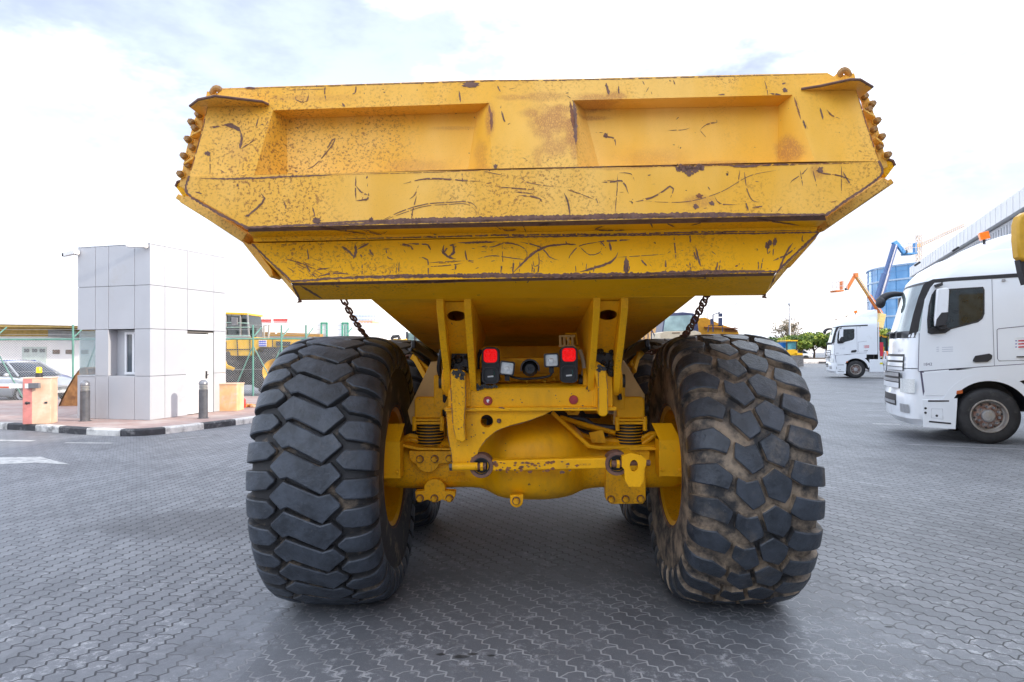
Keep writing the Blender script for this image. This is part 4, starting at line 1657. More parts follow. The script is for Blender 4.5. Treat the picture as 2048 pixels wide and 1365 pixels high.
YL = -.62
for cx, cy in ((980, 711), (1137, 709)):
    c_ = T(cx + 1, cy + 21, YL)
    sc_ = abs(T(cx + 10, cy, YL).x - T(cx, cy, YL).x) / 10
    g_ = MB()
    g_.prism([(c_.x + x * sc_, YL + .012, c_.z - y * sc_) for x, y in rrect(0, 0, 36, 72, 9)], (0, .06, 0), M_BLACK)
    ow = rrect(0, 19, 34, 34, 10)
    iw = rrect(0, 19, 28, 28, 8)
    for o_, i_ in ((ow, iw), (rrect(0, -20, 34, 34, 11), rrect(0, -20, 28, 28, 9))):
        ro = [(c_.x + x * sc_, YL - .012, c_.z - y * sc_) for x, y in o_]
        ri = [(c_.x + x * sc_, YL - .012, c_.z - y * sc_) for x, y in i_]
        rb = [(c_.x + x * sc_, YL + .014, c_.z - y * sc_) for x, y in o_]
        rib = [(c_.x + x * sc_, YL + .010, c_.z - y * sc_) for x, y in i_]
        g_.loft([rb, ro, ri, rib], M_BLACK, cap=False)
    g_.tube([(c_.x - 6 * sc_, YL + .004, c_.z - 22 * sc_), (c_.x + 6 * sc_, YL + .004, c_.z - 21 * sc_)], .006, M_LENS, 6)
    g_.tube([(c_.x + 6 * sc_, YL + .004, c_.z - 10 * sc_), (c_.x + 8 * sc_, YL + .002, c_.z - 16 * sc_), (c_.x + 3 * sc_, YL + .004, c_.z - 24 * sc_)], .003, mat('green_wire', (.02, .10, .08), .5), 5)
    lh = g_.build('tail_light', TR, smooth=30, bevel=.003)
    g_ = MB()
    g_.prism([(c_.x + x * sc_, YL - .010, c_.z + 20 * sc_ + y * sc_) for x, y in rrect(0, 0, 27, 27, 7)], (0, .02, 0), M_RED)
    for ix in range(3):
        for iz in range(3):
            g_.sphere((c_.x + (ix - 1) * 8 * sc_, YL - .010, c_.z + (20 + (iz - 1) * 8) * sc_), .0105, M_RED, 10, (1, .5, 1))
    g_.build('red_lens', lh, smooth=30, bevel=.004)
for cx, cy, an in ((1014, 737, .12), (1103, 721, -.03)):
    c_ = T(cx, cy, YL + .0)
    sc_ = abs(T(cx + 10, cy, YL).x - T(cx, cy, YL).x) / 10
    rt = Matrix.Rotation(an, 3, 'Y')
    g_ = MB()
    ri = [Vector((x * sc_, 0, y * sc_)) for x, y in rrect(0, 0, 30, 28, 4)]
    ii = [Vector((x * sc_, 0, y * sc_)) for x, y in rrect(0, 0, 24, 23, 3)]
    q = lambda l, y: [c_ + rt @ p + Vector((0, y, 0)) for p in l]
    g_.loft([q([p * .7 for p in ri], .09), q(ri, .03), q(ri, -.01), q(ii, -.012), q(ii, .0)], M_BLACK, cap=False)
    g_.poly(q([p * .7 for p in ri], .09), M_BLACK)
    g_.bar(c_ + Vector((0, .02, -14 * sc_)), c_ + Vector((0, .03, -24 * sc_)), .03, .03, M_BLACK)
    lh = g_.build('work_lamp', TR, smooth=30)
    g_ = MB()
    g_.prism(q(ii, -.002), (0, .012, 0), M_LENS)
    g_.sphere(c_ + Vector((.0, .0, -.004)), .018, M_LENS, 12, (1, .4, 1))
    g_.build('lens', lh, smooth=30)
c_ = T(1060, 738, YL)
g_ = MB()
g_.lathe([(0, .001), (0, .030), (.008, .034), (.03, .050), (.10, .052), (.10, .001)], M_BLACK, c_ + Vector((0, -.02, 0)), 'Y', 24)
hood = [Vector((.062 * math.cos(R(a)), 0, .062 * math.sin(R(a)))) for a in range(-15, 196, 15)]
g_.loft([[c_ + p * .99 + Vector((0, -.03, 0)) for p in hood] + [c_ + p * .85 + Vector((0, -.03, 0)) for p in hood[::-1]], [c_ + p * 1.0 + Vector((0, .09, 0)) for p in hood] + [c_ + p * .85 + Vector((0, .09, 0)) for p in hood[::-1]]], M_BLACK)
rc = g_.build('rear_camera', TR, smooth=35)
g_ = MB()
g_.lathe([(0, .001), (0, .012), (.006, .014)], M_CAMG, c_ + Vector((0, -.024, 0)), 'Y', 16)
g_.build('lens', rc)
# reflectors
for cx, cy in ((975.5, 802), (1147, 800)):
    g_ = MB()
    c_ = T(cx, cy, YF)
    g_.lathe([(.0, .001), (.0, .025), (.003, .028), (.012, .029)], M_REDD, c_ + Vector((0, -.012, 0)), 'Y', 28)
    if cx < 1000:
        g_.poly([c_ + Vector((x, -.0135, z)) for x, z in ((-.008, .006), (.004, .011), (.012, .004), (.006, -.004), (.004, -.013), (-.004, -.009))], mat('white_paint', (.7, .7, .7), .5))
    g_.build('reflector', TR)
# small vent bracket beside the lamp
g_ = MB()
a, b_ = T(1118, 693, -.35), T(1158, 673, -.35)
for i in range(4):
    x = a.x + (b_.x - a.x) * i / 5
    g_.box2((x, -.36, a.z), (x + .016, -.345, b_.z), mat('beige_paint', (.52, .32, .10)))
for z in (a.z, b_.z):
    g_.box2((a.x, -.362, z - .006), (a.x + (b_.x - a.x) * .8, -.344, z + .008), mat('beige_paint', (.52, .32, .10)))
g_.tube([T(1132, 674, -.35), T(1145, 690, -.35), T(1146, 698, -.35)], .010, M_FRAME, 8)
g_.tube([T(1130, 668, -.33), T(1152, 668, -.33), T(1155, 690, -.33)], .006, M_FRAME, 6)
g_.build('vent_bracket', TR)

# ---------------- rear axle
ax = MB()
cyc = Vector((0, 0, .935))
# lofted housing: (x, centre z, half height, half depth)
AX = [(-1.10, .935, .165, .16), (-1.0, .935, .17, .16), (-.86, .94, .18, .17), (-.70, .945, .185, .19), (-.50, .945, .175, .19), (-.36, .95, .18, .21), (-.30, .965, .215, .30), (-.24, .985, .265, .41), (-.16, .992, .285, .46), (.0, .995, .292, .475), (.10, .995, .292, .475), (.24, .988, .272, .43), (.31, .97, .235, .33), (.36, .955, .20, .23), (.46, .945, .175, .20), (.70, .945, .18, .19), (.86, .94, .18, .17), (1.0, .935, .17, .16), (1.10, .935, .165, .16)]
rings = []
for x, zc, hz, hy in AX:
    ring_ = []
    for i in range(28):
        t = 2 * math.pi * i / 28
        c_, s_ = math.cos(t), math.sin(t)
        e = .72
        ring_.append(Vector((x, hy * math.copysign(abs(c_) ** e, c_), zc + hz * math.copysign(abs(s_) ** e, s_))))
    rings.append(ring_)
ax.loft(rings, M_AXLE)
for i, (t) in enumerate((.02, .075)):
    rr = [Vector((t, .372 * math.cos(a), .99 + .292 * math.sin(a))) for a in [2 * math.pi * k / 32 for k in range(32)]]
axo = ax.build('axle_housing', TR, smooth=50)
sb = axo.modifiers.new('sub', 'SUBSURF')
sb.levels = sb.render_levels = 1
YA = -.20
# pads and caps bolted to the housing
AXB = []


def axle_bolt():
    if not AXB:
        g_ = MB()
        g_.hexbolt((0, 0, 0), (0, -1, 0), .019, .035, M_AXLE, M_RUST)
        o = g_.build('bolt')
        AXB.append(o)
        return o
    o = AXB[0].copy()
    COL.objects.link(o)
    return o


def pad(px, y, th_, name='axle_pad', bolts=(), m=M_AXLE, bev=.006, par=None):
    g_ = MB()
    g_.prism([T(x, yy, y) for x, yy in px], (0, th_, 0), m)
    o = g_.build(name, par or axo, smooth=40, bevel=bev)
    for x, yy in bolts:
        b = axle_bolt()
        b.parent = o
        b.location = T(x, yy, y)
        b.scale = (1.15, .9, 1.15)
    return o


def apx(cx, cy, r, a0, a1, n=10):
    return [(cx + r * math.cos(R(a0 + (a1 - a0) * i / n)), cy - r * math.sin(R(a0 + (a1 - a0) * i / n))) for i in range(n + 1)]


pad([(818, 902), (908, 902), (908, 926), (884, 928)] + apx(855, 922, 24, -15, -165) + [(826, 926), (818, 918)], YA - .03, .06, bolts=[(840, 918.5), (869.5, 918), (899, 917.5)])
pad([(830, 983), (848, 982)] + apx(869, 980, 22, 170, 10) + [(890, 982), (911, 983), (910, 994)] + apx(899, 996, 9, 0, -100, 5) + [(884, 1000)] + apx(869, 997, 9, -60, -120, 4) + [(855, 1000)] + apx(840, 996, 9, -80, -180, 5), YA - .02, .08, bolts=[(840, 997), (869, 997), (899, 997)])
pad([(1211, 905), (1292, 898), (1300, 903), (1300, 925), (1292, 935), (1292, 1000), (1286, 1008), (1222, 1009), (1212, 1000), (1211, 985)], YA - .02, .08, bolts=[(1222, 999), (1251, 998.5), (1281, 998)])
pad([(1020, 991), (1047, 990), (1046, 1003)] + apx(1033, 1003, 13, 0, -180, 8), -.46, .05, bolts=[(1032.5, 1002)])
# cast lettering on the housing
g_ = MB()
letters(g_, '970-2530', .030, T(896, 951, YA - .004), (1, 0, 0), (0, 0, 1), M_AXLE)
letters(g_, 'AV UNREAL /', .034, T(888, 964, YA - .004), (1, 0, 0), (0, 0, 1), M_AXLE)
for i in range(len(g_.v)):
    pass
g2 = MB()
for f, m_ in zip(g_.f, g_.m):
    pts = [Vector(g_.v[i]) for i in f]
    g2.prism(pts, (0, .006, 0), M_AXLE)
g2.build('cast_lettering', axo)
# top ledge plates under the springs
for px in ([(802, 888), (838, 896), (905, 897), (905, 901), (836, 901), (800, 893)], [(1178, 892), (1230, 897), (1300, 893), (1318, 896), (1316, 901), (1230, 902), (1176, 897)]):
    g_ = MB()
    g_.prism([T(x, yy, YA - .05) for x, yy in px], (0, .3, 0), M_AXLE)
    g_.build('spring_seat', axo, bevel=.003)
# springs
for cx, sx in ((860.5, -1), (1258, 1)):
    yb = YA + .12
    zt, zb = T(cx, 846, yb).z, T(cx, 893, yb).z
    xc = T(cx, 870, yb).x
    r = abs(T(cx + 27, 870, yb).x - xc)
    g_ = MB()
    nd = 8
    hh = (zt - zb) / nd
    for i in range(nd):
        z0 = zb + i * hh
        g_.lathe([(0, .001), (0, r * .96), (hh * .15, r * 1.0), (hh * .62, r * 1.0), (hh * .72, r * .93)], M_RUBBER, (xc, yb, z0), 'Z', 32)
        if i:
            g_.lathe([(-.0022, r * .9), (-.0022, r * 1.04), (.0022, r * 1.04), (.0022, r * .9)], M_FRAME, (xc, yb, z0), 'Z', 32)
    spg = g_.build('rubber_spring', TR, smooth=40)
    g_ = MB()
    w_ = r * 1.16
    for z in (zt, zt + .022):
        g_.box2((xc - w_, yb - w_, z), (xc + w_, yb + w_, z + .018), M_FRAME)
    for dx in (-1, 1):
        g_.tube([(xc + dx * w_ * .86, yb - w_ * .9, zt - .045), (xc + dx * w_ * .86, yb - w_ * .9, zt + .055)], .016, M_FRAME, 8)
    g_.build('spring_plate', spg, bevel=.004)
    g_ = MB()
    g_.box2((xc - w_, yb - w_, zb - .02), (xc + w_, yb + w_, zb - .002), M_FRAME)
    for dx in (-1, 1):
        g_.tube([(xc + dx * w_ * .86, yb - w_ * .9, zb - .01), (xc + dx * w_ * .86, yb - w_ * .9, zb + .02)], .016, M_FRAME, 8)
    g_.build('spring_plate', spg, bevel=.004)
    # box pillar above
    g_ = MB()
    pw = abs(T(cx + 27, 810, yb).x - xc)
    zt2 = T(cx, 792, yb).z
    secq = [(-pw, zt + .04), (pw, zt + .04), (pw, zt2 - .02), (pw - .02, zt2), (-pw + .02, zt2), (-pw, zt2 - .02)]
    g_.prism([(xc + x, yb - pw, z) for x, z in secq], (0, pw * 2, 0), M_FRAME)
    g_.build('spring_pillar', TR, bevel=.012, seg=3)
    g_ = MB()
    g_.box2((xc - sx * pw * .4, yb - .1, zt + .1), (sx * .5, yb + .25, zt2 + .15), M_FRAME)
    g_.build('pillar_bracket', TR, bevel=.01)
# brake covers that reach into the wheels
for px in ([(762, 852), (804, 851), (799, 884), (799, 957), (762, 958)], [(1309, 850), (1350, 850), (1362, 882), (1365, 954), (1320, 953), (1318, 880)]):
    g_ = MB()
    yb = YA - .16
    top = [T(x, y, yb) for x, y in px]
    if px[0][0] < 1000:
        fold = [T(762, 884, yb), T(799, 884, yb)]
        upper = [Vector((p.x, yb + .10, p.z)) for p in top[:2]]
        front = [fold[0], fold[1], top[3], top[4]]
    else:
        fold = [T(1319, 881, yb), T(1362, 881, yb)]
        upper = [Vector((p.x, yb + .10, p.z)) for p in top[:2]]
        front = [fold[0], fold[1], top[3], top[4]]
    g_.prism(front, (0, .012, 0), M_FRAME)
    g_.prism([upper[0], upper[1], fold[1], fold[0]], (0, .012, 0), M_FRAME)
    cxs = sorted(p.x for p in front)
    for k in (0, 3):
        g_.box2((cxs[k] - .004, yb, front[2].z), (cxs[k] + .004, yb + .14, front[0].z), M_FRAME)
    for q in (.12, .88):
        p = front[3].lerp(front[2], q) + Vector((0, -.001, .045))
        g_.hexbolt(p, (0, -1, 0), .012, .014, M_FRAME)
    g_.build('brake_cover', axo, bevel=.003)
# track rod with rubber eyes
tr_ = MB()
YR = YF + .04
pL, pR = T(963.5, 930, YR), T(1232, 925, YR)
eyeL, eyeR = pL, pR
a0, a1 = T(975, 930, YR), T(1222, 924, YR)
tr_.loft([[a0 + Vector((0, -.05, .034)), a0 + Vector((0, -.05, -.034)), a0 + Vector((0, .03, -.034)), a0 + Vector((0, .03, .034))], [a1 + Vector((0, -.05, .034)), a1 + Vector((0, -.05, -.034)), a1 + Vector((0, .03, -.034)), a1 + Vector((0, .03, .034))]], M_FRAME)
km = MB()
for i in range(46):
    x = pL.x + random.betavariate(.8, 2) * (pR.x - pL.x) * .8 + .07
    z = pL.z + random.uniform(-.033, .03) - (.0 if random.random() > .5 else .01)
    r = random.uniform(.004, .013)
    km.poly([(x + r * random.uniform(.6, 1.8) * math.cos(a), YR - .0515, z + r * math.sin(a) * random.uniform(.5, 1)) for a in [2 * math.pi * k / 9 for k in range(9)]], random.choice([M_RUST, M_RUSTO, M_RUSTO]))
letters(km, 'K1302C-20', .015, T(1159, 931, YR - .052), (1, 0, 0), (0, 0, 1), M_RUSTO)
tro = tr_.build('track_rod', TR, bevel=.010, seg=3)
km.build('worn_edge', tro, fix=False)
for p in (pL, pR):
    g_ = MB()
    r = .077
    g_.lathe([(-.055, r * .62), (-.058, r * .95), (-.04, r * 1.0), (.04, r * 1.0), (.05, r * .95)], M_RUST, p, 'Y', 36)
    g_.lathe([(-.05, r * .60), (-.062, r * .62), (-.062, r * .66), (-.055, r * .7)], M_RUBBER, p, 'Y', 36)
    g_.lathe([(-.03, .001), (-.03, r * .62)], M_RUBBER, p, 'Y', 36)
    g_.tube([p + Vector((-.035, -.055, 0)), p + Vector((.03, -.055, 0))], .022, M_RUST, 12)
    g_.tube([p + Vector((-.005, -.06, 0)), p + Vector((.012, -.06, 0))], .027, M_FRAME, 6)
    g_.build('bushing', tro, smooth=40)
g_ = MB()
g_.tube([T(905, 934, YR - .07), T(955, 933, YR - .07)], .024, M_FRAME, 14)
g_.tube([T(899, 935, YR - .07), T(905, 934.5, YR - .07)], .024, M_DARKST, 6)
g_.build('pin', plo)
g_ = MB()
tp = [(1244, 912), (1262, 906), (1284, 912), (1293, 921), (1292, 932), (1288, 938), (1287, 962), (1280, 974), (1258, 974), (1250, 962), (1249, 940), (1244, 934)]
pts3 = [T(x, y, YR - .09) for x, y in tp]
bmh = bmesh.new()
vs = [bmh.verts.new(p) for p in pts3]
eds = [bmh.edges.new((vs[i], vs[(i + 1) % len(vs)])) for i in range(len(vs))]
hc = T(1268, 932, YR - .09)
hl = [hc + Vector((.026 * math.cos(2 * math.pi * i / 20), 0, .036 * math.sin(2 * math.pi * i / 20))) for i in range(20)]
hv = [bmh.verts.new(p) for p in hl]
eds += [bmh.edges.new((hv[i], hv[(i + 1) % 20])) for i in range(20)]
bmesh.ops.triangle_fill(bmh, edges=eds, use_beauty=True)
bmh.verts.index_update()
pv_ = [v.co.copy() for v in bmh.verts]
pf_ = [[v.index for v in f.verts] for f in bmh.faces]
bmh.free()
g_.add(pv_, pf_, M_FRAME)
g_.loft([pts3, [p + Vector((0, .16, 0)) for p in pts3]], M_FRAME, cap=False)
g_.loft([hl, [p + Vector((0, .05, 0)) for p in hl]], M_FRAME, cap=False)
g_.tube([T(1238, 926, YR - .05), T(1300, 926, YR - .05)], .018, M_RUST, 10)
g_.build('rod_clevis', axo, smooth=30)
# hoses and pipes over the axle
g_ = MB()
g_.tube([T(1104, 825, -.3), T(1140, 858, -.3), T(1178, 893, -.3), T(1200, 896, -.28), T(1310, 894, -.2)], .014, M_FRAME, 8)
for pts in ([(1110, 840), (1150, 866), (1200, 880), (1250, 884)], [(1120, 835), (1170, 850), (1230, 866)], [(1284, 888), (1300, 878), (1318, 862)], [(1280, 880), (1300, 868), (1316, 868)], [(838, 876), (820, 872), (805, 880), (800, 888)], [(840, 884), (815, 880), (802, 892)]):
    g_.build('brake_pipe', TR, smooth=40)
    g_ = MB()
    g_.tube(smooth_line([T(x, y, -.12) for x, y in pts], .03), .017, M_FRAME, 8)
g_.build('brake_pipe', TR, smooth=40)
g_ = MB()
g_.prism([T(x, y, -.2) for x, y in [(1178, 866), (1206, 860), (1212, 886), (1184, 886)]], (0, .02, 0), M_FRAME)
g_.build('pipe_bracket', TR, smooth=40)
g_ = MB()
g_.tube([T(1130, 812, .1), T(1150, 812, .1)], .05, M_FRAME, 14)
g_.lathe([(0, .02), (0, .05), (.03, .05), (.03, .02)], M_FRAME, T(1146, 820, -.1), 'Y', 18)
g_.build('drive_flange', TR, smooth=40)
for pts, r, m in (([(962, 700, -.5), (956, 720, -.5), (960, 748, -.52), (990, 756, -.52)], .012, M_BLACK), ([(1160, 700, -.5), (1168, 730, -.5), (1166, 756, -.52)], .014, mat('pale_hose', (.55, .48, .36), .6)),
                 ([(1162, 760, -.5), (1175, 748, -.45), (1180, 716, -.4), (1172, 690, -.3)], .013, M_BLACK), ([(1014, 748, -.52), (1030, 756, -.54), (1060, 758, -.54), (1100, 752, -.54), (1104, 738, -.54)], .008, M_BLACK),
                 ([(884, 700, -.3), (878, 740, -.25), (890, 780, -.2), (884, 850, -.1)], .016, M_BLACK), ([(1244, 700, -.3), (1236, 760, -.2), (1240, 800, -.2)], .016, M_BLACK),
                 ([(1135, 836, -.1), (1165, 838, -.1), (1190, 852, -.1), (1230, 856, -.1)], .020, M_DARKST), ([(1125, 850, .0), (1170, 866, .0), (1215, 872, .0)], .024, M_DARKST)):
    g_ = MB()
    g_.tube(smooth_line([T(x, y, d) for x, y, d in pts], .02), r, m, 8)
    g_.build('hose', TR, smooth=50)
g_ = MB()
g_.box2((-.36, .7, .80), (.36, .72, 1.38), M_DARKST)
g_.box2((-.5, 2.0, .70), (.5, 2.3, 1.2), M_DARKST)
g_.tube([(-1.1, 1.98, .93), (1.1, 1.98, .93)], .17, M_AXLE, 16)
g_.build('middle_axle', TR, bevel=.01)

# chains from the body corner to the frame
def chain(pts, ll=.062, wr=.0085, name='chain'):
    P = smooth_line(pts, .01)
    mb = MB()
    d_acc, i, flip = 0, 0, 0
    pos = P[0].copy()
    last = P[0]
    tot = [0]
    for a, b_ in zip(P, P[1:]):
        tot.append(tot[-1] + (b_ - a).length)

    def at(s):
        for j in range(len(tot) - 1):
            if tot[j + 1] >= s:
                return P[j].lerp(P[j + 1], (s - tot[j]) / max(tot[j + 1] - tot[j], 1e-6)), (P[j + 1] - P[j]).normalized()
        return P[-1], (P[-1] - P[-2]).normalized()
    s = ll * .4
    while s < tot[-1]:
        c_, d = at(s)
        side = d.cross(Vector((0, 1, 0)))
        if side.length < .1:
            side = d.cross(Vector((1, 0, 0)))
        side.normalize()
        if flip:
            side = (side * .45 + d.cross(side).normalized()).normalized()
        else:
            side = (side + d.cross(side).normalized() * .3).normalized()
        flip ^= 1
        hl_, hw_ = ll * .5, ll * .30
        lp = []
        for k in range(16):
            a = 2 * math.pi * k / 16
            x = hw_ * math.cos(a)
            y = hw_ * math.sin(a) + math.copysign(hl_ - hw_, math.sin(a))
            lp.append(c_ + side * x + d * y)
        mb.ring(lp, wr, M_CHAIN, 7)
        s += ll * .70
    return mb.build(name, TR, smooth=60)


chain([T(686, 598, -.55), T(705, 634, -.40), T(728, 668, -.15), T(752, 694, .35), T(790, 713, .95), T(826, 715, 1.0)], .064, .0068)
chain([T(1417, 582, -.55), T(1400, 620, -.40), T(1372, 668, -.15), T(1345, 690, .35), T(1310, 704, .95), T(1283, 704, 1.0)], .064, .0068)
for pts in ([(824, 713), (830, 716), (858, 742), (852, 756)], [(1285, 704), (1278, 706), (1262, 730), (1268, 742)]):
    g_ = MB()
    g_.bar(T(*pts[0], .98), T(*pts[2], .9), .02, .05, M_FRAME)
    g_.bar(T(*pts[1], .95), T(*pts[3], .88), .02, .05, M_FRAME)
    g_.bar(T((pts[2][0] + pts[3][0]) / 2, pts[2][1], .92), T((pts[2][0] + pts[3][0]) / 2 + (12 if pts[0][0] < 1000 else -12), pts[2][1] + 30, .92), .05, .08, mat('beige_paint', (.52, .32, .10)))
    for p in pts[2:]:
        g_.hexbolt(T(*p, .86), (0, -1, 0), .018, .03, M_FRAME)
    g_.build('chain_anchor', TR, bevel=.003)
# ================================================================== BACKGROUND, BOOTH SIDE
def slab(mb, px, Y, depth, m, o=(0, 0, 0)):
    o = Vector(o)
    return mb.prism([V(x, y, Y) - o for x, y in px], (0, depth, 0), m)


def wheel_obj(c, r, w_, parent, ax='Y', rim_m=None, n=28, rr=.55, tread=False):
    """tyre with a rim as its sub-part; c in the parent's space"""
    mt = mat('plain_tyre', (.022, .022, .024), .75, var=.3, dirt=(.10, .09, .075), dirt_amt=.3)
    g_ = MB()
    h = w_ / 2
    g_.lathe([(-h * .9, r * rr), (-h, r * .72), (-h * .95, r * .9), (-h * .75, r * .985), (0, r), (h * .75, r * .985), (h * .95, r * .9), (h, r * .72), (h * .9, r * rr)], mt, c, ax, n)
    if tread:
        axv = {'X': Vector((1, 0, 0)), 'Y': Vector((0, 1, 0))}[ax] if isinstance(ax, str) else Vector(ax)
        ref = Vector((0, 0, 1))
        sd_ = axv.cross(ref)
        for i in range(22):
            a = 2 * math.pi * i / 22
            p = Vector(c) + (ref * math.sin(a) + sd_ * math.cos(a)) * r
            for s_ in (-1, 1):
                q = p + axv * s_ * h * .45
                g_.bar(q - axv * h * .45, q + axv * h * .45 + (ref * math.cos(a) - sd_ * math.sin(a)) * r * .12, r * .14, r * .1, mt, up=(p - Vector(c)))
    t = g_.build('wheel', parent, smooth=40)
    g_ = MB()
    rm = rim_m or mat('steel_rim', (.42, .42, .43), .4, metal=.5)
    g_.lathe([(-h * .9, r * rr), (-h * .82, r * rr * .92), (-h * .35, r * rr * .8), (-h * .25, r * .2), (-h * .45, r * .17), (-h * .45, .001)], rm, c, ax, n)
    g_.lathe([(h * .9, r * rr), (h * .3, r * rr * .8), (h * .25, .001)], rm, c, ax, n)
    g_.build('rim', t, smooth=40)
    return t


# ---------------- guard booth
C0 = G(300, 841, .138)
C1 = G(155, 837, .138)
uL = (C1 - C0).normalized()
vR = Vector((-uL.y, uL.x, 0))
if vR.y < 0:
    vR = -vR
nLf, nRt = -vR, -uL
U = lambda px: (hit(px, 700, C0, nLf) - C0).dot(uL)
W_ = lambda px: (hit(px, 700, C0, nRt) - C0).dot(vR)
zof = lambda py: hit(300, py, C0, nLf).z - C0.z
LBu, LRv = U(155), W_(452)
z1, z2, z3, z4 = zof(753), zof(658), zof(570), zof(488)
booth = empty('guard_booth', C0)
tag(booth, 'small white panelled guard booth with a recessed window and two cameras at its top corners', 'booth')
BP = lambda u, v, z: uL * u + vR * v + Vector((0, 0, z))
ALU = mat('aluminium_panel', (.47, .48, .50), .38, var=.04, scale=.9, metal=.15, dirt=(.43, .42, .41), dirt_amt=.2)
COREM = mat('panel_core', (.12, .12, .13), .6)


def bbox(mb, u0, u1, v0, v1, za, zb, m):
    mb.loft([[BP(u0, v0, z), BP(u1, v0, z), BP(u1, v1, z), BP(u0, v1, z)] for z in (za, zb)], m)


g_ = MB()
uA, uB, uC = U(269), U(217), U(190.5)
gp = .010
cor = MB()
bbox(cor, .12, LBu - .02, .02, LRv - .02, 0, z1 - .01, COREM)
bbox(cor, .02, LBu - .02, .02, LRv - .02, z2 + .01, z4 - .02, COREM)
bbox(cor, .12, uA - .02, .02, LRv - .02, z1, z2, COREM)
bbox(cor, uA - .03, uC - .02, .30, LRv - .02, z1, z2, COREM)
cor.build('frame_core', booth)
uc = [0, uA, uB, uC, LBu]
vc = [0, W_(330), W_(375), W_(428), LRv]
zr = [0, z1, z2, z3, z4]
for r_ in range(4):
    for c_ in range(4):
        za, zb = zr[r_] + gp / 2, zr[r_ + 1] - gp / 2
        # window side
        if not (r_ == 1 and c_ in (1, 3)):
            bbox(g_, uc[c_] + (gp / 2 if c_ else 0), uc[c_ + 1] - (gp / 2 if c_ < 3 else 0), 0, .03, za, zb, ALU)
        # door side
        if not (r_ <= 1 and c_ == 2):
            bbox(g_, -.0, .03, vc[c_] + (gp / 2 if c_ else .032), vc[c_ + 1] - gp / 2, za, zb, ALU)
# column between the window and the glass corner, sides of the recess, copings
bbox(g_, uB + .005, uB + .03, .03, .42, z1 + .01, z2 - .01, ALU)
bbox(g_, uC - .03, uC - .005, .03, .42, z1 + .01, z2 - .01, ALU)
bbox(g_, uA - .03, uA - .005, .03, .42, z1 + .01, z2 - .01, ALU)
bbox(g_, uA, uC, .03, .42, z1 - .02, z1 + .005, ALU)
bbox(g_, uC, LBu, 0, LRv, z1 - .03, z1 + .015, ALU)
bbox(g_, .0, LBu, 0.0, LRv, z4 + .001, z4 + .025, ALU)
bbox(g_, LBu - .03, LBu, .04, LRv, 0, z1 - .04, ALU)
bbox(g_, LBu - .03, LBu, .04, LRv, z2 + .01, z4 - .01, ALU)
bbox(g_, .03, LBu - .03, LRv - .03, LRv, 0, z4 - .03, ALU) if False else None
g_.build('wall', booth, bevel=.004)
g_ = MB()
wu0, wu1 = uA - .03, U(236)
fz0, fz1, fv = z1 + .03, z2 - .06, .25
FRM = mat('window_frame_white', (.72, .73, .74), .4, var=.03)
bbox(g_, uA, uB, fv, fv + .03, z1 + .005, z2 - .01, ALU)
for a, b_ in ((uA + .0, uA + .06), (wu1 - .06, wu1), ((uA + wu1) / 2 - .05, (uA + wu1) / 2 + .02)):
    bbox(g_, a, b_, fv - .06, fv - .002, fz0, fz1, FRM)
for a, b_ in ((fz0, fz0 + .06), (fz1 - .06, fz1)):
    bbox(g_, uA, wu1, fv - .064, fv - .004, a, b_, FRM)
wo = g_.build('window', booth, bevel=.004)
g_ = MB()
bbox(g_, uA + .05, wu1 - .05, fv - .03, fv - .02, fz0 + .05, fz1 - .05, mat('booth_window_pane', (.05, .065, .08), .05, var=.2, spec=.8))
bbox(g_, (uA + wu1) / 2 + .03, wu1 - .30, fv - .036, fv - .031, fz0 + .06, fz1 - .06, mat('curtain', (.48, .47, .46), .8))
g_.build('pane', wo)
g_ = MB()
gl = glass('clear_pane', (.45, .5, .52), .25)
bbox(g_, uC + .01, LBu - .02, .03, .04, z1 + .02, z2 - .02, gl)
bbox(g_, LBu - .04, LBu - .03, .05, LRv - .1, z1 + .02, z2 - .02, gl)
g_.build('corner_glass', booth)
# door
g_ = MB()
DW = mat('door_white', (.72, .72, .71), .45, var=.03)
bbox(g_, .06, .09, vc[2] + .03, W_(422) - .05, .02, z2 - .09, DW)
for a, b_ in ((vc[2], vc[2] + .03), (W_(422) - .05, W_(428))):
    bbox(g_, .035, .11, a, b_, .01, z2 - .05, DW)
bbox(g_, .035, .11, vc[2], vc[3], z2 - .06, z2 - .03, mat('door_head', (.16, .15, .13), .6))
bbox(g_, .05, .058, W_(388), W_(400), z2 - .62, z2 - .5, mat('pale_notice', (.55, .74, .78), .6))
do = g_.build('door', booth, bevel=.003)
g_ = MB()
hp = BP(.03, W_(416), 1.0)
g_.tube([hp + nRt * -.03, hp + nRt * .05], .012, M_BLACK, 8)
g_.tube([hp + nRt * .045, hp + nRt * .045 - vR * .11], .010, M_BLACK, 8)
g_.box(hp + nRt * -.02, (.03, .05, .2), M_BLACK)
g_.build('handle', do)
WHT = mat('camera_white', (.75, .75, .74), .4, var=.03)
for base, d, nm in ((BP(.10, -.02, z4 - .05), uL * .9 + nLf * .5, 0), (BP(LBu - .02, -.02, z4 - .12), uL * 1.0 + Vector((0, 0, -.15)), 1)):
    g_ = MB()
    d = d.normalized()
    g_.lathe([(0, .001), (0, .075), (.05, .075), (.06, .05), (.06, .001)], WHT, base, nLf, 16)
    p = base + nLf * .09
    g_.tube([base, p], .03, WHT, 8)
    g_.bar(p - d * .05, p + d * (.33 if nm == 0 else .30), .10, .10, WHT)
    g_.bar(p + d * .28, p + d * .36, .085, .085, M_BLACK if nm else WHT)
    g_.build('security_camera', booth, bevel=.01)

# ---------------- bollards
BOLM = mat('bollard_grey', (.085, .088, .098), .4, var=.2, dirt=(.16, .15, .14), dirt_amt=.2)
BOLC = mat('bollard_cap', (.22, .225, .24), .35, metal=.4)


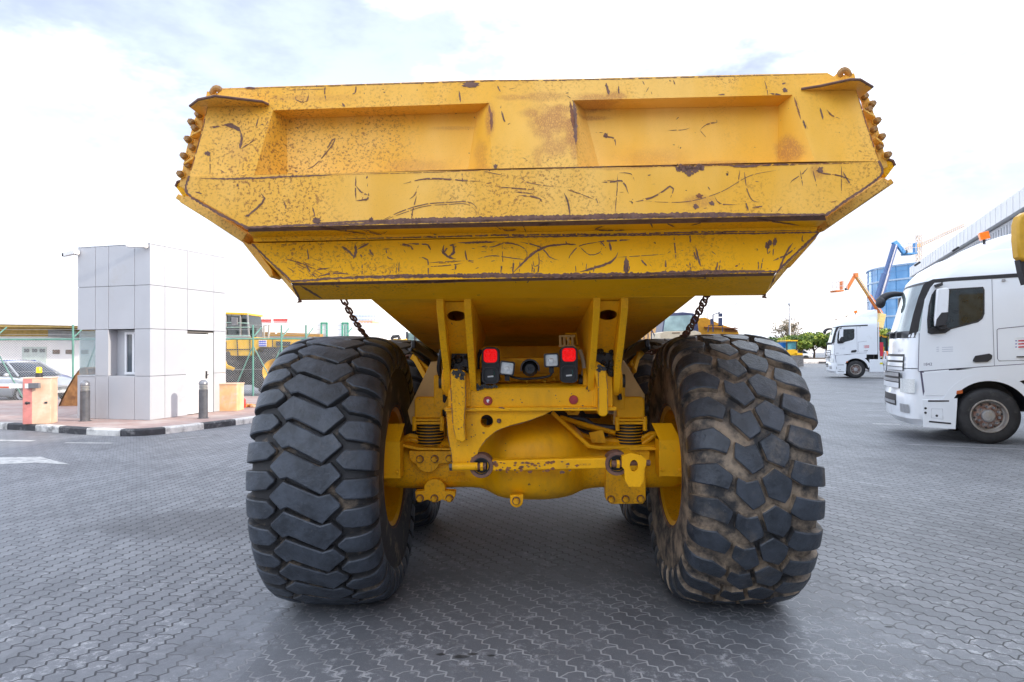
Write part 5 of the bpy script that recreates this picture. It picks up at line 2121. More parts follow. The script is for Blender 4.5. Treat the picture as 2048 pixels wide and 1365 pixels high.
def bollard(px, py, label, h):
    p = G(px, py, .138)
    b = empty('bollard', p)
    tag(b, label, 'bollard', 'bollards at the booth')
    r = .105
    g_ = MB()
    g_.lathe([(0, r), (h * .74, r), (h * .74, .001)], BOLM, n=24)
    g_.lathe([(-.0, r + .03), (.012, r + .03), (.014, r)], BOLM, n=24)
    g_.build('post', b)
    g_ = MB()
    g_.lathe([(h * .74, r * .8), (h * .9, r * .8)], mat('bollard_lens', (.75, .73, .62), .3), n=20)
    for i in range(4):
        z = h * (.75 + .037 * i)
        g_.lathe([(z, r * .8), (z, r * 1.02), (z + .02, r * 1.02), (z + .02, r * .8)], BOLC, n=24)
    g_.build('louvre', b)
    g_ = MB()
    g_.lathe([(h * .89, r * 1.02), (h * .93, r * 1.02), (h * .97, r * .8), (h, r * .45), (h * 1.005, .001)], BOLC, n=24)
    g_.build('cap', b)


bollard(406.5, 837, 'dark grey dome-topped bollard in front of the booth door', .93)
bollard(170, 842.5, 'dark grey dome-topped bollard beneath the booth window side, next to the barrier cabinet', .95)

# ---------------- barrier
p = G(69, 849, .138)
bar_ = empty('barrier_gate', p)
tag(bar_, 'faded orange barrier cabinet with a white boom and yellow beacon on the kerb', 'barrier')
ORP = mat('faded_orange', (.66, .44, .30), .5, var=.12, dirt=(.74, .60, .46), dirt_amt=.5, scale=3)
PNK = mat('faded_red', (.50, .19, .17), .5)
g_ = MB()
s_ = p.y / F
wc, hc_ = 49 * s_, 91 * s_
rot = Matrix.Rotation(R(14), 3, 'Z')
g_.box((0, .2, hc_ / 2), (wc, .38, hc_), ORP, rot)
g_.box(rot @ Vector((-wc / 2 + .085, 0, 0)) + Vector((0, .2 - .0, hc_ / 2)), (.19, .392, hc_ - .01), PNK, rot)
g_.box((0, .2, hc_ + .01), (wc + .03, .41, .03), ORP, rot)
cab = g_.build('cabinet', bar_, bevel=.012)
g_ = MB()
for dx in (-.16, .18):
    g_.box(rot @ Vector((dx, -.20, 0)) + Vector((0, .2, hc_ * .47)), (.05, .02, .04), M_DARKST, rot)
g_.sphere(rot @ Vector((-.2, -.2, 0)) + Vector((0, .2, hc_ * .47)), .035, M_BLACK, 10)
g_.build('lock', cab)
g_ = MB()
zb = hc_ * .845
g_.bar((-.1, -.03, zb), (.17, -.08, zb + .01), .06, .12, mat('barrier_grey', (.16, .16, .165), .5))
g_.build('boom_clamp', bar_, bevel=.01)
g_ = MB()
WBM = mat('boom_white', (.76, .75, .72), .5)
RBM = mat('boom_red', (.62, .10, .04), .5)
x = -.1
k = 0
while x > -4.2:
    x2 = x - (.42 if k % 2 == 0 else .30)
    g_.bar((x, -.03, zb - .002), (x2, .0, zb), .05, .105, WBM)
    if k % 2:
        g_.bar((x - .02, -.058, zb - .03), (x2 + .05, -.030, zb - .028), .012, .035, RBM)
    x = x2
    k += 1
g_.build('boom', bar_)
g_ = MB()
g_.lathe([(0, .075), (.10, .075), (.105, .06)], M_DARKST, (-.04, .2, hc_ + .02), n=18, cap=True)
g_.lathe([(.10, .06), (.21, .058), (.235, .045), (.24, .001)], mat('yellow_beacon', (.75, .52, .01), .25, emit=((1, .7, .02), .15)), (-.04, .2, hc_ + .02), n=18)
g_.build('beacon', bar_)

# ---------------- chain link fence
GRN = mat('fence_green', (.10, .25, .20), .5, var=.15)
GAL = mat('galvanised_wire', (.36, .37, .37), .5, metal=.3)
fn = Vector((-fd.y, fd.x, 0))
FP = lambda px: (hit(px, 700, FENCE_A, fn) - FENCE_A).dot(fd)
fence = empty('chain_link_fence', FENCE_A, math.atan2(fd.y, fd.x))
tag(fence, 'green post and chain link mesh fence running behind the booth', 'fence')
x0, x1 = FP(-420), FP(760)
FH = 2.2
g_ = MB()
g_.tube([(x0, 0, FH), (x1, 0, FH)], .030, GRN, 8)
for z in (.06, 1.1):
    g_.tube([(x0, .0, z), (x1, .0, z)], .006, GAL, 5)
for z, y in ((FH + .17, .14), (FH + .34, .28), (FH + .5, .0)):
    g_.tube([(x0, y, z), (x1, y, z)], .005, GAL, 4)
g_.build('rail', fence)
for px in (-330, -200, -12, 146, 330, 506, 563, 612, 690):
    x = FP(px)
    g_ = MB()
    g_.tube([(x, 0, 0), (x, 0, FH + .5)], .034, GRN, 8)
    g_.tube([(x, 0, FH + .05), (x + .25, .28, FH + .42)], .022, GRN, 6)
    g_.build('post', fence)
for a, b_ in ((-12, 50), (190, 150), (506, 462), (563, 520), (506, 560)):
    g_ = MB()
    g_.tube([(FP(a), .02, FH - .25), (FP(b_), .02, .1)], .024, GRN, 6)
    g_.build('brace', fence)
g_ = MB()
sp = .082
xs = x0
ht = FH - .08
i = 0
while xs < x1:
    for s_ in (0, 1):
        a = Vector((xs + (ht if s_ else 0), .004 * s_, .06))
        b_ = Vector((xs + (0 if s_ else ht), .004 * s_, .06 + ht))
        d = (b_ - a).normalized()
        side = Vector((-d.z, 0, d.x)) * .0032
        off = Vector((0, .003, 0))
        g_.loft([[q + side, q - off, q - side, q + off] for q in (a, b_)], GAL, cap=False)
    xs += sp
g_.build('mesh', fence, fix=False)

# ---------------- things on the booth pavement
p = G(455, 823, .138)
o = empty('storage_box', p)
tag(o, 'peeling pale orange steel box behind the booth, beside a red can', 'box')
g_ = MB()
g_.box((0, .25, .36), (.50, .5, .72), mat('peeling_orange', (.72, .42, .20), .6, var=.15, dirt=(.55, .5, .42), dirt_amt=.5, scale=4))
g_.build('body', o, bevel=.01)
g_ = MB()
g_.box((0, .25, .735), (.53, .54, .03), mat('faded_orange', (.6, .3, .2)))
g_.build('lid', o, bevel=.006)
p = G(476, 817, .138)
o = empty('fuel_can', p)
tag(o, 'red plastic fuel can with a pale mark on the pavement', 'fuel can')
g_ = MB()
RC = mat('red_plastic', (.62, .03, .025), .4, var=.08)
g_.prism([(-.14, 0, 0), (.14, 0, 0), (.15, 0, .02), (.15, 0, .24), (.10, 0, .29), (-.12, 0, .29), (-.15, 0, .25), (-.15, 0, .02)], (0, .18, 0), RC)
g_.prism([(-.08, -.004, .07), (.07, -.004, .07), (.05, -.004, .12), (-.02, -.004, .14), (-.05, -.004, .11)], (0, .003, 0), mat('white_paint', (.7, .7, .7)))
g_.build('body', o, bevel=.015)
g_ = MB()
g_.tube([(-.08, .09, .28), (-.06, .09, .34), (.05, .09, .34), (.09, .09, .28)], .016, RC, 8)
g_.build('handle', o)
p = G(497, 815, .138)
g_ = MB()
for i in range(16):
    g_.sphere((random.uniform(-.22, .22), random.uniform(-.1, .12), random.uniform(.02, .1)), random.uniform(.04, .085), random.choice([mat('orange_rag', (.62, .28, .08), .8), mat('cardboard', (.5, .33, .2), .8)]), 6, (1.3, 1, .6))
o = g_.build('rag_heap', loc=p, smooth=10)
tag(o, 'small heap of orange and brown rags beside the red can', 'rags')

# ---------------- parked cars behind the fence
def make_car(name, paint, loc, rz, label, cat='car', group=None):
    """saloon: +X is forward"""
    car = empty(name, loc, rz)
    tag(car, label, cat, group)
    pm = mat(paint[0], paint[1], .25, var=.03, metal=.25, coat=.6)
    ctl = [(-2.25, .38, .78, .70), (-2.15, .26, .92, .80), (-1.8, .22, .97, .86), (-1.0, .20, .95, .89), (0, .20, .93, .90), (.85, .20, .93, .89), (1.3, .21, .90, .88), (1.8, .24, .82, .85), (2.1, .28, .72, .78), (2.25, .36, .60, .62)]
    g_ = MB()
    rings = []
    for x, zl, zh, w_ in ctl:
        rings.append([Vector((x, y * w_, zl + z * (zh - zl))) for y, z in ((-.86, 0), (.86, 0), (.98, .12), (1.0, .5), (.97, .82), (.86, .97), (.6, 1.0), (-.6, 1.0), (-.86, .97), (-.97, .82), (-1.0, .5), (-.98, .12))])
    g_.loft(rings, pm)
    body = g_.build('body', car, smooth=50)
    # wheel openings: dark arches
    for x in (-1.35, 1.38):
        for s_ in (-1, 1):
            g_ = MB()
            g_.lathe([(-.02, .37), (.03, .37), (.03, .001)], M_BLACK, (x, s_ * .87, .34), 'Y', 24)
            g_.build('wheel_arch', car)
            wheel_obj((x, s_ * .80, .32), .32, .22, car, 'Y' if s_ < 0 else (0, -1, 0))
    gh = [(-1.75, .93, .94, .70), (-1.25, .95, 1.36, .62), (-.6, .95, 1.44, .60), (.0, .95, 1.45, .60), (.35, .95, 1.40, .61), (1.15, .92, .94, .72)]
    g_ = MB()
    rings = [[Vector((x, -w_ * 1.12, zb)), Vector((x, w_ * 1.12, zb)), Vector((x, w_, zt - .03)), Vector((x, w_ * .85, zt)), Vector((x, -w_ * .85, zt)), Vector((x, -w_, zt - .03))] for x, zb, zt, w_ in gh]
    g_.loft(rings, mat('car_glass', (.02, .03, .04), .06, var=.2, spec=.8))
    g_.build('window', car, smooth=30)
    g_ = MB()
    for i in range(1, 4):
        a, b_ = gh[i], gh[i + 1]
        g_.loft([[Vector((x, -w_ * .95, zt - .015)), Vector((x, w_ * .95, zt - .015)), Vector((x, w_ * .85, zt + .012)), Vector((x, -w_ * .85, zt + .012))] for x, zb, zt, w_ in (a, b_)], pm)
    for s_ in (-1, 1):
        for (xa, za, wa), (xb, zb_, wb) in (((1.15, .94, .80), (.35, 1.40, .60)), ((-1.75, .94, .79), (-1.25, 1.37, .61)), ((-.2, .94, .69), (-.25, 1.43, .61)), ((.35, 1.42, .595), (-1.25, 1.385, .605))):
            g_.bar((xa, s_ * wa, za), (xb, s_ * wb, zb_), .05, .05, pm)
    g_.build('roof', car, smooth=40)
    for s_ in (-1, 1):
        g_ = MB()
        g_.sphere((2.08, s_ * .60, .60), .16, M_LENS, 12, (.7, 1.0, .5))
        g_.build('headlight', car)
        g_ = MB()
        g_.sphere((.85, s_ * .98, .98), .1, pm, 10, (.6, 1, .7))
        g_.build('mirror', car)
    g_ = MB()
    g_.box((2.235, 0, .48), (.06, .9, .12), M_BLACK)
    for z in (.45, .48, .51):
        g_.box((2.268, 0, z), (.01, .85, .01), M_LENS)
    g_.box((2.20, 0, .29), (.1, 1.2, .07), M_BLACK)
    g_.box((2.275, 0, .39), (.01, .5, .1), mat('plate_white', (.7, .7, .68)))
    g_.build('grille', car)
    return car


p = G(10, 812)
make_car('parked_car', ('silver_paint', (.52, .54, .56)), (p.x - 1.2, p.y + 2.2, 0), R(-18), 'silver saloon car parked behind the chain link fence by the barrier')
p = V(60, 760, 28)
make_car('parked_car', ('blue_paint', (.05, .10, .32)), (p.x - .6, 28.0, .0), R(-12), 'blue saloon car behind the silver car and the fence')

# rusty digger bucket lying by the fence
p = G(140, 822)
o = empty('digger_bucket', (p.x, p.y + .55, 0))
tag(o, 'rusty orange excavator bucket resting on the ground behind the fence', 'excavator bucket')
BKM = mat('rusty_orange_steel', (.42, .19, .06), .7, var=.25, dirt=(.22, .09, .04), dirt_amt=.5)
BS_ = .74
g_ = MB()
pr = [(-.55, .0), (-.6, .1), (-.45, .45), (-.2, .95), (.1, 1.45), (.35, 1.75), (.6, 1.7), (.6, 1.3), (.5, .6), (.45, .1)]
shell = [(x * BS_, z * BS_) for x, z in pr]
g_.prism([(x, -.45, z) for x, z in shell], (0, .04, 0), BKM)
g_.prism([(x, .41, z) for x, z in shell], (0, .04, 0), BKM)
outer = shell[:7]
for (a, b_), (c_, d) in zip(outer, outer[1:]):
    g_.loft([[(a, -.45, b_), (a, .45, b_), (a + .05, .45, b_), (a + .05, -.45, b_)], [(c_, -.45, d), (c_, .45, d), (c_ + .05, .45, d), (c_ + .05, -.45, d)]], BKM)
g_.box((-.06, 0, .02), (.76, .9, .05), BKM)
g_.build('shell', o, bevel=.01)
for y in (-.36, -.12, .12, .36):
    g_ = MB()
    g_.prism([(-.44, y - .05, .0), (-.44, y + .05, .0), (-.64, y + .02, .03), (-.64, y - .02, .03)], (0, 0, .06), BKM)
    g_.build('tooth', o)

# ---------------- low white office with an overhanging roof
YO = 37
ofc = empty('site_office', (V(20, 700, YO).x, YO, 0))
tag(ofc, 'low white office building with a deep overhanging roof edge behind the fence', 'building')
OO = ofc.location
PW = mat('office_white', (.88, .87, .85), .7, var=.05, scale=1)
g_ = MB()
zg = -V(0, 700, YO).z
slab(g_, [(-260, 668), (236, 672), (236, 762), (-260, 764)], YO, 8, PW, OO)
wl = g_.build('wall', ofc)
g_ = MB()
slab(g_, [(-300, 612), (-10, 616), (90, 621), (262, 629), (262, 652), (150, 652), (-300, 642)], YO - 1.6, 10.5, mat('roof_white', (.80, .80, .78), .5, var=.03), OO)
g_.build('roof', ofc)
g_ = MB()
slab(g_, [(-300, 643), (262, 653), (250, 657), (-300, 650)], YO - 1.5, 9.5, mat('ochre_soffit_and_shade', (.55, .38, .12), .7), OO)
slab(g_, [(-260, 650), (236, 657), (236, 674), (-260, 672)], YO - .05, .1, mat('ochre_soffit_and_shade', (.55, .38, .12), .7), OO)  # upper wall under the eave: its shade is put into an ochre band
g_.build('soffit_and_wall_shade', ofc)
for x in (112, 138, 169):
    g_ = MB()
    for k in range(3):
        slab(g_, [(x - 6, 701 + k * 2.4), (x + 6, 701 + k * 2.4), (x + 6, 702.4 + k * 2.4), (x - 6, 702.4 + k * 2.4)], YO - .08, .07, mat('vent_brown', (.22, .14, .09), .7), OO)
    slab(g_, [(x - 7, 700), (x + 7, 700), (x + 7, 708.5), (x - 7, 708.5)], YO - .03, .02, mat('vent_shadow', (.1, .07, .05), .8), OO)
    g_.build('air_vent', ofc)
g_ = MB()
slab(g_, [(44, 694), (92, 694), (92, 738), (44, 738)], YO - .06, .05, mat('pale_green_frame', (.50, .58, .54), .5), OO)
dr = g_.build('door', ofc)
g_ = MB()
for x in (48, 64, 79):
    slab(g_, [(x, 698), (x + 10, 698), (x + 10, 705), (x, 705)], YO - .10, .03, mat('dim_pane', (.10, .12, .12), .1), OO)
g_.build('pane', dr)
g_ = MB()
slab(g_, [(96, 660), (152, 663), (152, 676), (96, 674)], YO - .5, .4, mat('vent_grey', (.30, .31, .32), .6), OO)
g_.build('air_conditioner', ofc)

# ---------------- yellow loader behind the fence
YM = 27.5
p = V(500, 700, YM)
ld_ = empty('wheel_loader', (p.x, YM, 0))
tag(ld_, 'yellow wheel loader with a black cab parked behind the fence by the booth', 'wheel loader')
O_ = ld_.location
LY = mat('loader_yellow', (.72, .42, .015), .4, var=.08)
LB = mat('loader_black', (.028, .028, .03), .5, var=.3)
g_ = MB()
slab(g_, [(430, 684), (486, 677), (512, 675), (518, 676), (518, 696), (508, 704), (500, 712), (430, 713)], YM - .5, 1.6, LY, O_)
slab(g_, [(518, 676), (600, 680), (600, 694), (545, 696), (518, 694)], YM - .4, 1.4, LY, O_)
slab(g_, [(432, 706), (447, 712), (454, 730), (468, 736), (466, 742), (446, 736), (436, 722)], YM - .8, .3, LY, O_)
g_.build('body', ld_, bevel=.03)
g_ = MB()
slab(g_, [(430, 713), (500, 712), (545, 696), (600, 694), (606, 740), (540, 770), (430, 770)], YM + .1, .9, LB, O_)
for x in (520, 530, 540, 550):
    g_.bar(V(x, 698, YM - .2) - O_, V(x - 16, 735, YM - .2) - O_, .03, .06, M_DARKST)
g_.build('chassis', ld_, bevel=.02)
g_ = MB()
CBM = mat('cab_dark_glass', (.022, .028, .026), .08, var=.3, spec=.7)
slab(g_, [(428, 626), (494, 628), (498, 655), (498, 672), (428, 672)], YM - .3, 1.5, CBM, O_)
cb_ = g_.build('cab', ld_, bevel=.02)
g_ = MB()
for a, b_ in (((452, 627), (452, 672)), ((481, 629), (481, 672)), ((495, 628), (498, 672)), ((452, 656), (481, 655)), ((455, 630), (480, 631))):
    g_.bar(V(*a, YM - .34) - O_, V(*b_, YM - .34) - O_, .06, .05, mat('cab_frame_grey', (.30, .30, .29), .5))
g_.build('cab_frame', ld_)
g_ = MB()
slab(g_, [(426, 624), (494, 626.5), (494, 630), (426, 628)], YM - .4, 1.7, LY, O_)
g_.build('cab_roof', ld_)
g_ = MB()
slab(g_, [(462, 635), (474, 636), (474, 650), (463, 652)], YM - .8, .12, mat('barrier_grey', (.4, .4, .41)), O_)
g_.bar(V(463, 630, YM - .7) - O_, V(460, 643, YM - .7) - O_, .03, .03, LB)
g_.build('mirror', ld_, bevel=.02)
g_ = MB()
slab(g_, [(517.5, 681), (533, 681), (533, 694), (517.5, 694)], YM - .52, .02, mat('notice_white', (.75, .75, .75)), O_)
for k in range(3):
    slab(g_, [(518, 682.0 + k * 4.2), (531.5, 682.0 + k * 4.2), (531.5, 684.2 + k * 4.2), (518, 684.2 + k * 4.2)], YM - .54, .02, mat('notice_blue', (.06, .10, .55)), O_)
g_.build('notice', ld_)
for pts in ([(452, 684), (452, 712)], [(474, 680), (476, 712)], [(500, 677), (500, 711)], [(545, 678), (545, 695)], [(430, 700), (500, 699)]):
    g_ = MB()
    g_.bar(V(*pts[0], YM - .52) - O_, V(*pts[1], YM - .52) - O_, .035, .03, LB)
    g_.build('panel_gap', ld_)
g_ = MB()
slab(g_, [(552, 683), (580, 684), (580, 692), (552, 692)], YM - .45, .06, LB, O_)
g_.build('side_vent', ld_)
g_ = MB()
g_.tube([V(507, 676, YM) - O_, V(507, 661, YM) - O_], .1, LB, 10)
g_.tube([V(502, 659.5, YM) - O_, V(513, 659.5, YM) - O_], .06, LB, 10)
g_.tube([V(528, 676, YM) - O_, V(528, 652, YM) - O_, V(538, 650.5, YM) - O_, V(537, 676, YM) - O_], .04, mat('cab_frame_grey', (.30, .30, .29)), 8)
g_.build('exhaust', ld_)
pw_ = V(563, 770, YM) - O_
wheel_obj((pw_.x, -.4, .94), .94, .7, ld_, 'Y', LY, tread=True)
wheel_obj((V(440, 760, YM).x - O_.x, -.4, .94), .94, .7, ld_, 'Y', LY, tread=True)
wheel_obj((pw_.x, 1.5, .94), .94, .7, ld_, 'Y', LY)
g_ = MB()
for z in (655, 672):
    g_.tube([V(428, z + .5, YM - .55) - O_, V(500, z, YM - .55) - O_], .02, mat('fence_green_pale', (.35, .5, .42)), 6)
g_.tube([V(428, 645, YM - .55) - O_, V(498, 647, YM - .55) - O_], .02, mat('fence_green_pale', (.35, .5, .42)), 6)
g_.build('handrail', ld_)

# ---------------- long white depot with a red lettered roof sign
YD = 62
dp = empty('depot', (V(600, 700, YD).x, YD, 0))
tag(dp, 'long white depot behind the loader with green framed openings on its upper wall', 'building')
O_ = dp.location
g_ = MB()
slab(g_, [(400, 640), (760, 648), (760, 725), (400, 728)], YD, 14, PW, O_)
g_.build('wall', dp)
g_ = MB()
slab(g_, [(440, 662), (640, 668), (640, 674), (440, 671)], YD - 1.2, 1.0, mat('brown_eave', (.36, .20, .05), .6), O_)
g_.build('canopy', dp)
for x in (648, 690):
    g_ = MB()
    for a, b_ in (((x - 7, 647), (x - 4, 676)), ((x + 4, 647), (x + 7, 676)), ((x - 7, 645), (x + 7, 648))):
        slab(g_, [a, (b_[0], a[1]), b_, (a[0], b_[1])], YD - .15, .12, mat('opening_green', (.06, .30, .20), .5), O_)
    wn_ = g_.build('window', dp)
    g_ = MB()
    slab(g_, [(x - 4, 648), (x + 4, 648), (x + 4, 676), (x - 4, 676)], YD - .06, .04, mat('bright_pane', (.6, .64, .62), .2), O_)
    g_.build('pane', wn_)
# sign boards
sg = empty('roof_sign', V(545, 642, YD - 2))
tag(sg, 'pair of red lettered sign boards above the white depot roof', 'sign')
O_ = sg.location
for a, b_, dy in ((514, 543, 1), (547, 576, 0)):
    g_ = MB()
    slab(g_, [(a - 1, 636.5 + dy), (b_ + 1, 635.5 + dy), (b_ + 1, 646 + dy), (a - 1, 647 + dy)], YD - 2, .15, PW, O_)
    RS = mat('sign_red', (.60, .06, .04), .5)
    slab(g_, [(a, 645 + dy), (b_, 644.4 + dy), (b_, 645.2 + dy), (a, 645.8 + dy)], YD - 2.03, .03, RS, O_)
    x = a
    while x < b_ - 1:
        w__ = random.choice([1.0, 1.4, 1.8])
        slab(g_, [(x, 638 + dy), (x + w__, 638 + dy), (x + w__, 643.4 + dy), (x, 643.4 + dy)], YD - 2.03, .03, RS, O_)
        x += w__ + .6
    g_.build('sign_board', sg)
for x in (520, 538, 552, 570):
    g_ = MB()
    g_.tube([V(x, 646, YD - 1.9) - O_, V(x, 668, YD - 1.9) - O_], .08, PW, 6)
    g_.build('sign_post', sg)
# far tower blocks
YT = 190
for i, (a, b_, top, m, lab) in enumerate(((704, 752, 628, ('tower_blue', (.52, .60, .68)), 'pale blue tower block far behind the fence'), (717, 745, 642, ('tower_orange', (.66, .36, .22)), 'pale orange unfinished tower far behind the fence'))):
    t = empty('tower_block', (V((a + b_) / 2, 700, YT - i * 12).x, YT - i * 12, 0))
    tag(t, lab, 'tower')
    O_ = t.location
    g_ = MB()
    slab(g_, [(a, top), (b_, top), (b_, 712), (a, 712)], YT - i * 12, 12, mat(*m, .7, var=.06, scale=.2), O_)
    g_.build('wall', t)
    for k in range(7 if i == 0 else 4):
        y = top + 3 + k * 7
        for x in range(int(a) + 2, int(b_) - 3, 6):
            g_ = MB()
            slab(g_, [(x, y), (x + 3.4, y), (x + 3.4, y + 3), (x, y + 3)], YT - i * 12 - .1, .08, mat('tower_pane', (.42, .50, .58), .3), O_)
            g_.build('window', t)
# small yellow machine seen between the wheels
YS = 34
sm = empty('yellow_digger', (V(805, 700, YS).x, YS, 0))
tag(sm, 'yellow digger with a glazed cab seen beyond the dump truck between its tyre and body', 'digger')
O_ = sm.location
g_ = MB()
slab(g_, [(766, 688), (770, 681), (790, 677.5), (806, 679), (814, 677), (816, 700), (766, 700)], YS, 2, LY, O_)
g_.build('body', sm, bevel=.05)
g_ = MB()
slab(g_, [(812, 666), (850, 664), (850, 700), (814, 700)], YS + .2, 1.6, mat('cab_green_glass', (.25, .38, .34), .1), O_)
for x in (814, 830, 846):
    g_.bar(V(x, 664, YS + .1) - O_, V(x, 700, YS + .1) - O_, .1, .1, M_DARKST)
g_.build('cab', sm)
g_ = MB()
g_.tube([V(783, 679, YS) - O_, V(786, 674, YS) - O_, V(797, 672.5, YS) - O_, V(799, 679, YS) - O_], .09, LB, 8)
g_.build('exhaust', sm)
g_ = MB()
slab(g_, [(766, 700), (850, 700), (846, 735), (770, 735)], YS + .3, 1.6, LB, O_)
g_.build('chassis', sm)
# ================================================================== BACKGROUND, LORRY SIDE
# ---------------- white tractor unit (built once, copied for the one further back)
PHI = 20.0
wp = G(1980, 889.5)
LOR = empty('lorry', (wp.x, wp.y, 0), math.pi - R(PHI))
LM = root_matrix(LOR)
# the ground point belongs to the near face of the wheel: local y = 0 is the flank of the cab
ll_ = local_hit(LM)


def A(px, py, y=0.0):
    return ll_(px, py, (0, y, 0), (0, 1, 0))


WT = mat('lorry_white', (.75, .785, .825), .28, var=.02, scale=1.3, coat=.5, dirt=(.60, .61, .62), dirt_amt=.12)
LPL = mat('lorry_black_plastic', (.022, .022, .026), .5, var=.2)
WGL = mat('windscreen_glass', (.20, .25, .25), .05, var=.35, scale=1.2, spec=.9, metal=.2)
SGL = mat('side_window_glass', (.022, .03, .032), .05, var=.3, spec=.8)
SEAM = mat('seam_dark', (.10, .09, .14), .6)
CHR = mat('silver_plastic', (.42, .43, .45), .3, metal=.6, var=.1)
WHUB = Vector((0, -.02, .505))
HWD = 1.24


def cabring(z, xf, xb, cr, y0=0.0, bulge=.10, y1=-2 * HWD, n=8):
    """plan outline of the cab: rounded front corners, slightly bowed front"""
    yc = (y0 + y1) / 2
    hwid = (y0 - y1) / 2
    pts = [Vector((xb, y0, z))]
    for i in range(n + 1):
        a = R(90 - 90 * i / n)
        pts.append(Vector((xf - cr + cr * math.cos(a), y0 - cr + cr * math.sin(a), z)))
    for i in range(1, 10):
        t = i / 10
        y = (y0 - cr) + (y1 + cr - y0 + cr) * t
        pts.append(Vector((xf + bulge * (1 - (2 * t - 1) ** 2), y, z)))
    for i in range(n + 1):
        a = R(-90 * i / n)
        pts.append(Vector((xf - cr + cr * math.cos(a), y1 + cr + cr * math.sin(a), z)))
    pts.append(Vector((xb, y1, z)))
    return pts


def front_x(z):
    K = [(.30, 1.15), (.42, 1.26), (.7, 1.28), (1.05, 1.27), (1.38, 1.27), (1.95, 1.23), (2.05, 1.20), (2.92, .95), (3.05, .92), (3.25, .74), (3.42, .45), (3.52, .15), (3.56, -.15)]
    return interp(K, z)


XB = -1.12
g_ = MB()
rows = []
for z in (1.36, 1.6, 1.8, 1.95, 2.05, 2.3, 2.6, 2.92, 3.05, 3.16, 3.25, 3.34, 3.42, 3.48, 3.52, 3.55):
    ins = 0 if z < 2.95 else .22 * ((z - 2.95) / .6) ** 1.8
    rows.append(cabring(z, front_x(z), XB, .30 + (.25 * max(0, z - 2.9)), -ins, .10, -2 * HWD + ins))
g_.loft(rows, WT)
LOR_cab = g_.build('cab', LOR, smooth=32)
# roof deflector
g_ = MB()
drows = []
for z, xf, ins in ((3.36, .42, .18), (3.50, .22, .20), (3.62, .02, .22), (3.74, -.24, .25), (3.85, -.55, .30), (3.93, -.95, .38)):
    drows.append(cabring(z, xf, XB - .05, .35, -ins, .12, -2 * HWD + ins))
g_.loft(drows, WT)
g_.build('roof_deflector', LOR, smooth=40)
# bumper and lower nose
g_ = MB()
rows = [cabring(z, front_x(z) + .04 * (z < 1.0), .62, .30, .0 - (.03 if z < .4 else 0), .10) for z in (.30, .36, .42, .55, .70, .85, 1.0, 1.1, 1.22, 1.345)]
g_.loft(rows, WT)
g_.build('bumper', LOR, smooth=32)
# panels traced on the flank (thin raised pieces)
def flank(px, th=.012, m=WT, name='panel', y=.0, bev=0, parent=None, ret=True):
    mb = MB()
    mb.prism([A(x, yy, y) for x, yy in px], (0, th, 0), m)
    return mb.build(name, parent or LOR, smooth=30, bevel=bev)


door = flank([(1840, 667), (1849, 600), (1860, 577), (1868, 567), (1983, 559), (1985, 640), (1988, 732), (1912, 737), (1837, 743)], .010, WT, 'door', .0, .004)
flank([(1870, 580), (1966, 574), (1969, 580), (1969, 628), (1965, 638), (1956, 645), (1898, 660), (1860, 668), (1855, 664), (1854, 640), (1857, 612), (1863, 590)], .006, LPL, 'window_seal', .010, 0, door)
flank([(1872, 583), (1964, 577), (1966, 582), (1966, 627), (1962, 635), (1954, 642), (1898, 657), (1860, 655), (1860, 612), (1866, 592)], .004, SGL, 'window', .016, 0, door)
flank([(1855, 656), (1898, 656), (1901, 660), (1890, 667), (1862, 669), (1855, 666)], .02, LPL, 'window_ledge', .012, .004, door)
flank([(1946, 719), (1950, 712), (1978, 707.5), (1984, 711), (1983, 718), (1975, 724), (1950, 725), (1945, 723)], .03, LPL, 'handle', .010, .008, door)
# number and printed lines on the door
g_ = MB()
letters(g_, '1842', .075, A(1846, 732, .0125), (-1, 0, .045), (0, 0, 1), SEAM)
g_.build('lettering', door, fix=False)
g_ = MB()
for k in range(3):
    for a, b_ in ((1873, 1878), (1884, 1906)):
        y0_ = 694.5 + k * 4
        g_.poly([A(a, y0_ + .4, .0125), A(b_, y0_ - .4, .0125), A(b_, y0_ + .6, .0125), A(a, y0_ + 1.3, .0125)], mat('print_grey', (.40, .44, .52)))
g_.build('lettering', door, fix=False)
# sleeper side: locker lid and sticker
g_ = MB()
for pts in ([(1994, 660), (1997, 658), (2054, 652)], [(1994, 660), (1995, 718), (1998, 722.5), (2054, 721)], [(1983.5, 559), (1985.5, 640), (1988.5, 733)], [(1837.5, 743.5), (1912, 737.5), (1988, 732.5), (2054, 728)], [(1838.5, 667), (1836.5, 743)]):
    g_.tube([A(x, y, .001) for x, y in pts], .006, SEAM, 5)
g_.build('panel_seam', LOR_cab)
g_ = MB()
g_.prism([A(x, y, .0) for x, y in ((2028, 676), (2072, 673), (2072, 697), (2028, 700))], (0, .006, 0), mat('sticker_white', (.72, .74, .76)))
SR = mat('sticker_red', (.55, .02, .05), .5)
for k in range(3):
    y = 681 + k * 6.2
    g_.prism([A(x, yy, .007) for x, yy in ((2036.5, y), (2070, y - 2), (2070, y + 1.4), (2036.5, y + 2.6))], (0, .002, 0), SR)
    g_.prism([A(x, yy, .007) for x, yy in ((2030.5, y + .3), (2034, y), (2034, y + 1.8), (2030.5, y + 2.2))], (0, .002, 0), mat('sticker_blue', (.08, .10, .35)))
g_.build('sticker', LOR_cab)
flank([(2033, 713), (2060, 712), (2060, 715), (2033, 715)], .02, LPL, 'locker_latch', .0, 0, LOR_cab)
flank([(2003, 558.5), (2010, 558), (2010, 563), (2003, 563.5)], .03, CHR, 'side_lamp', .0, .004, LOR_cab)
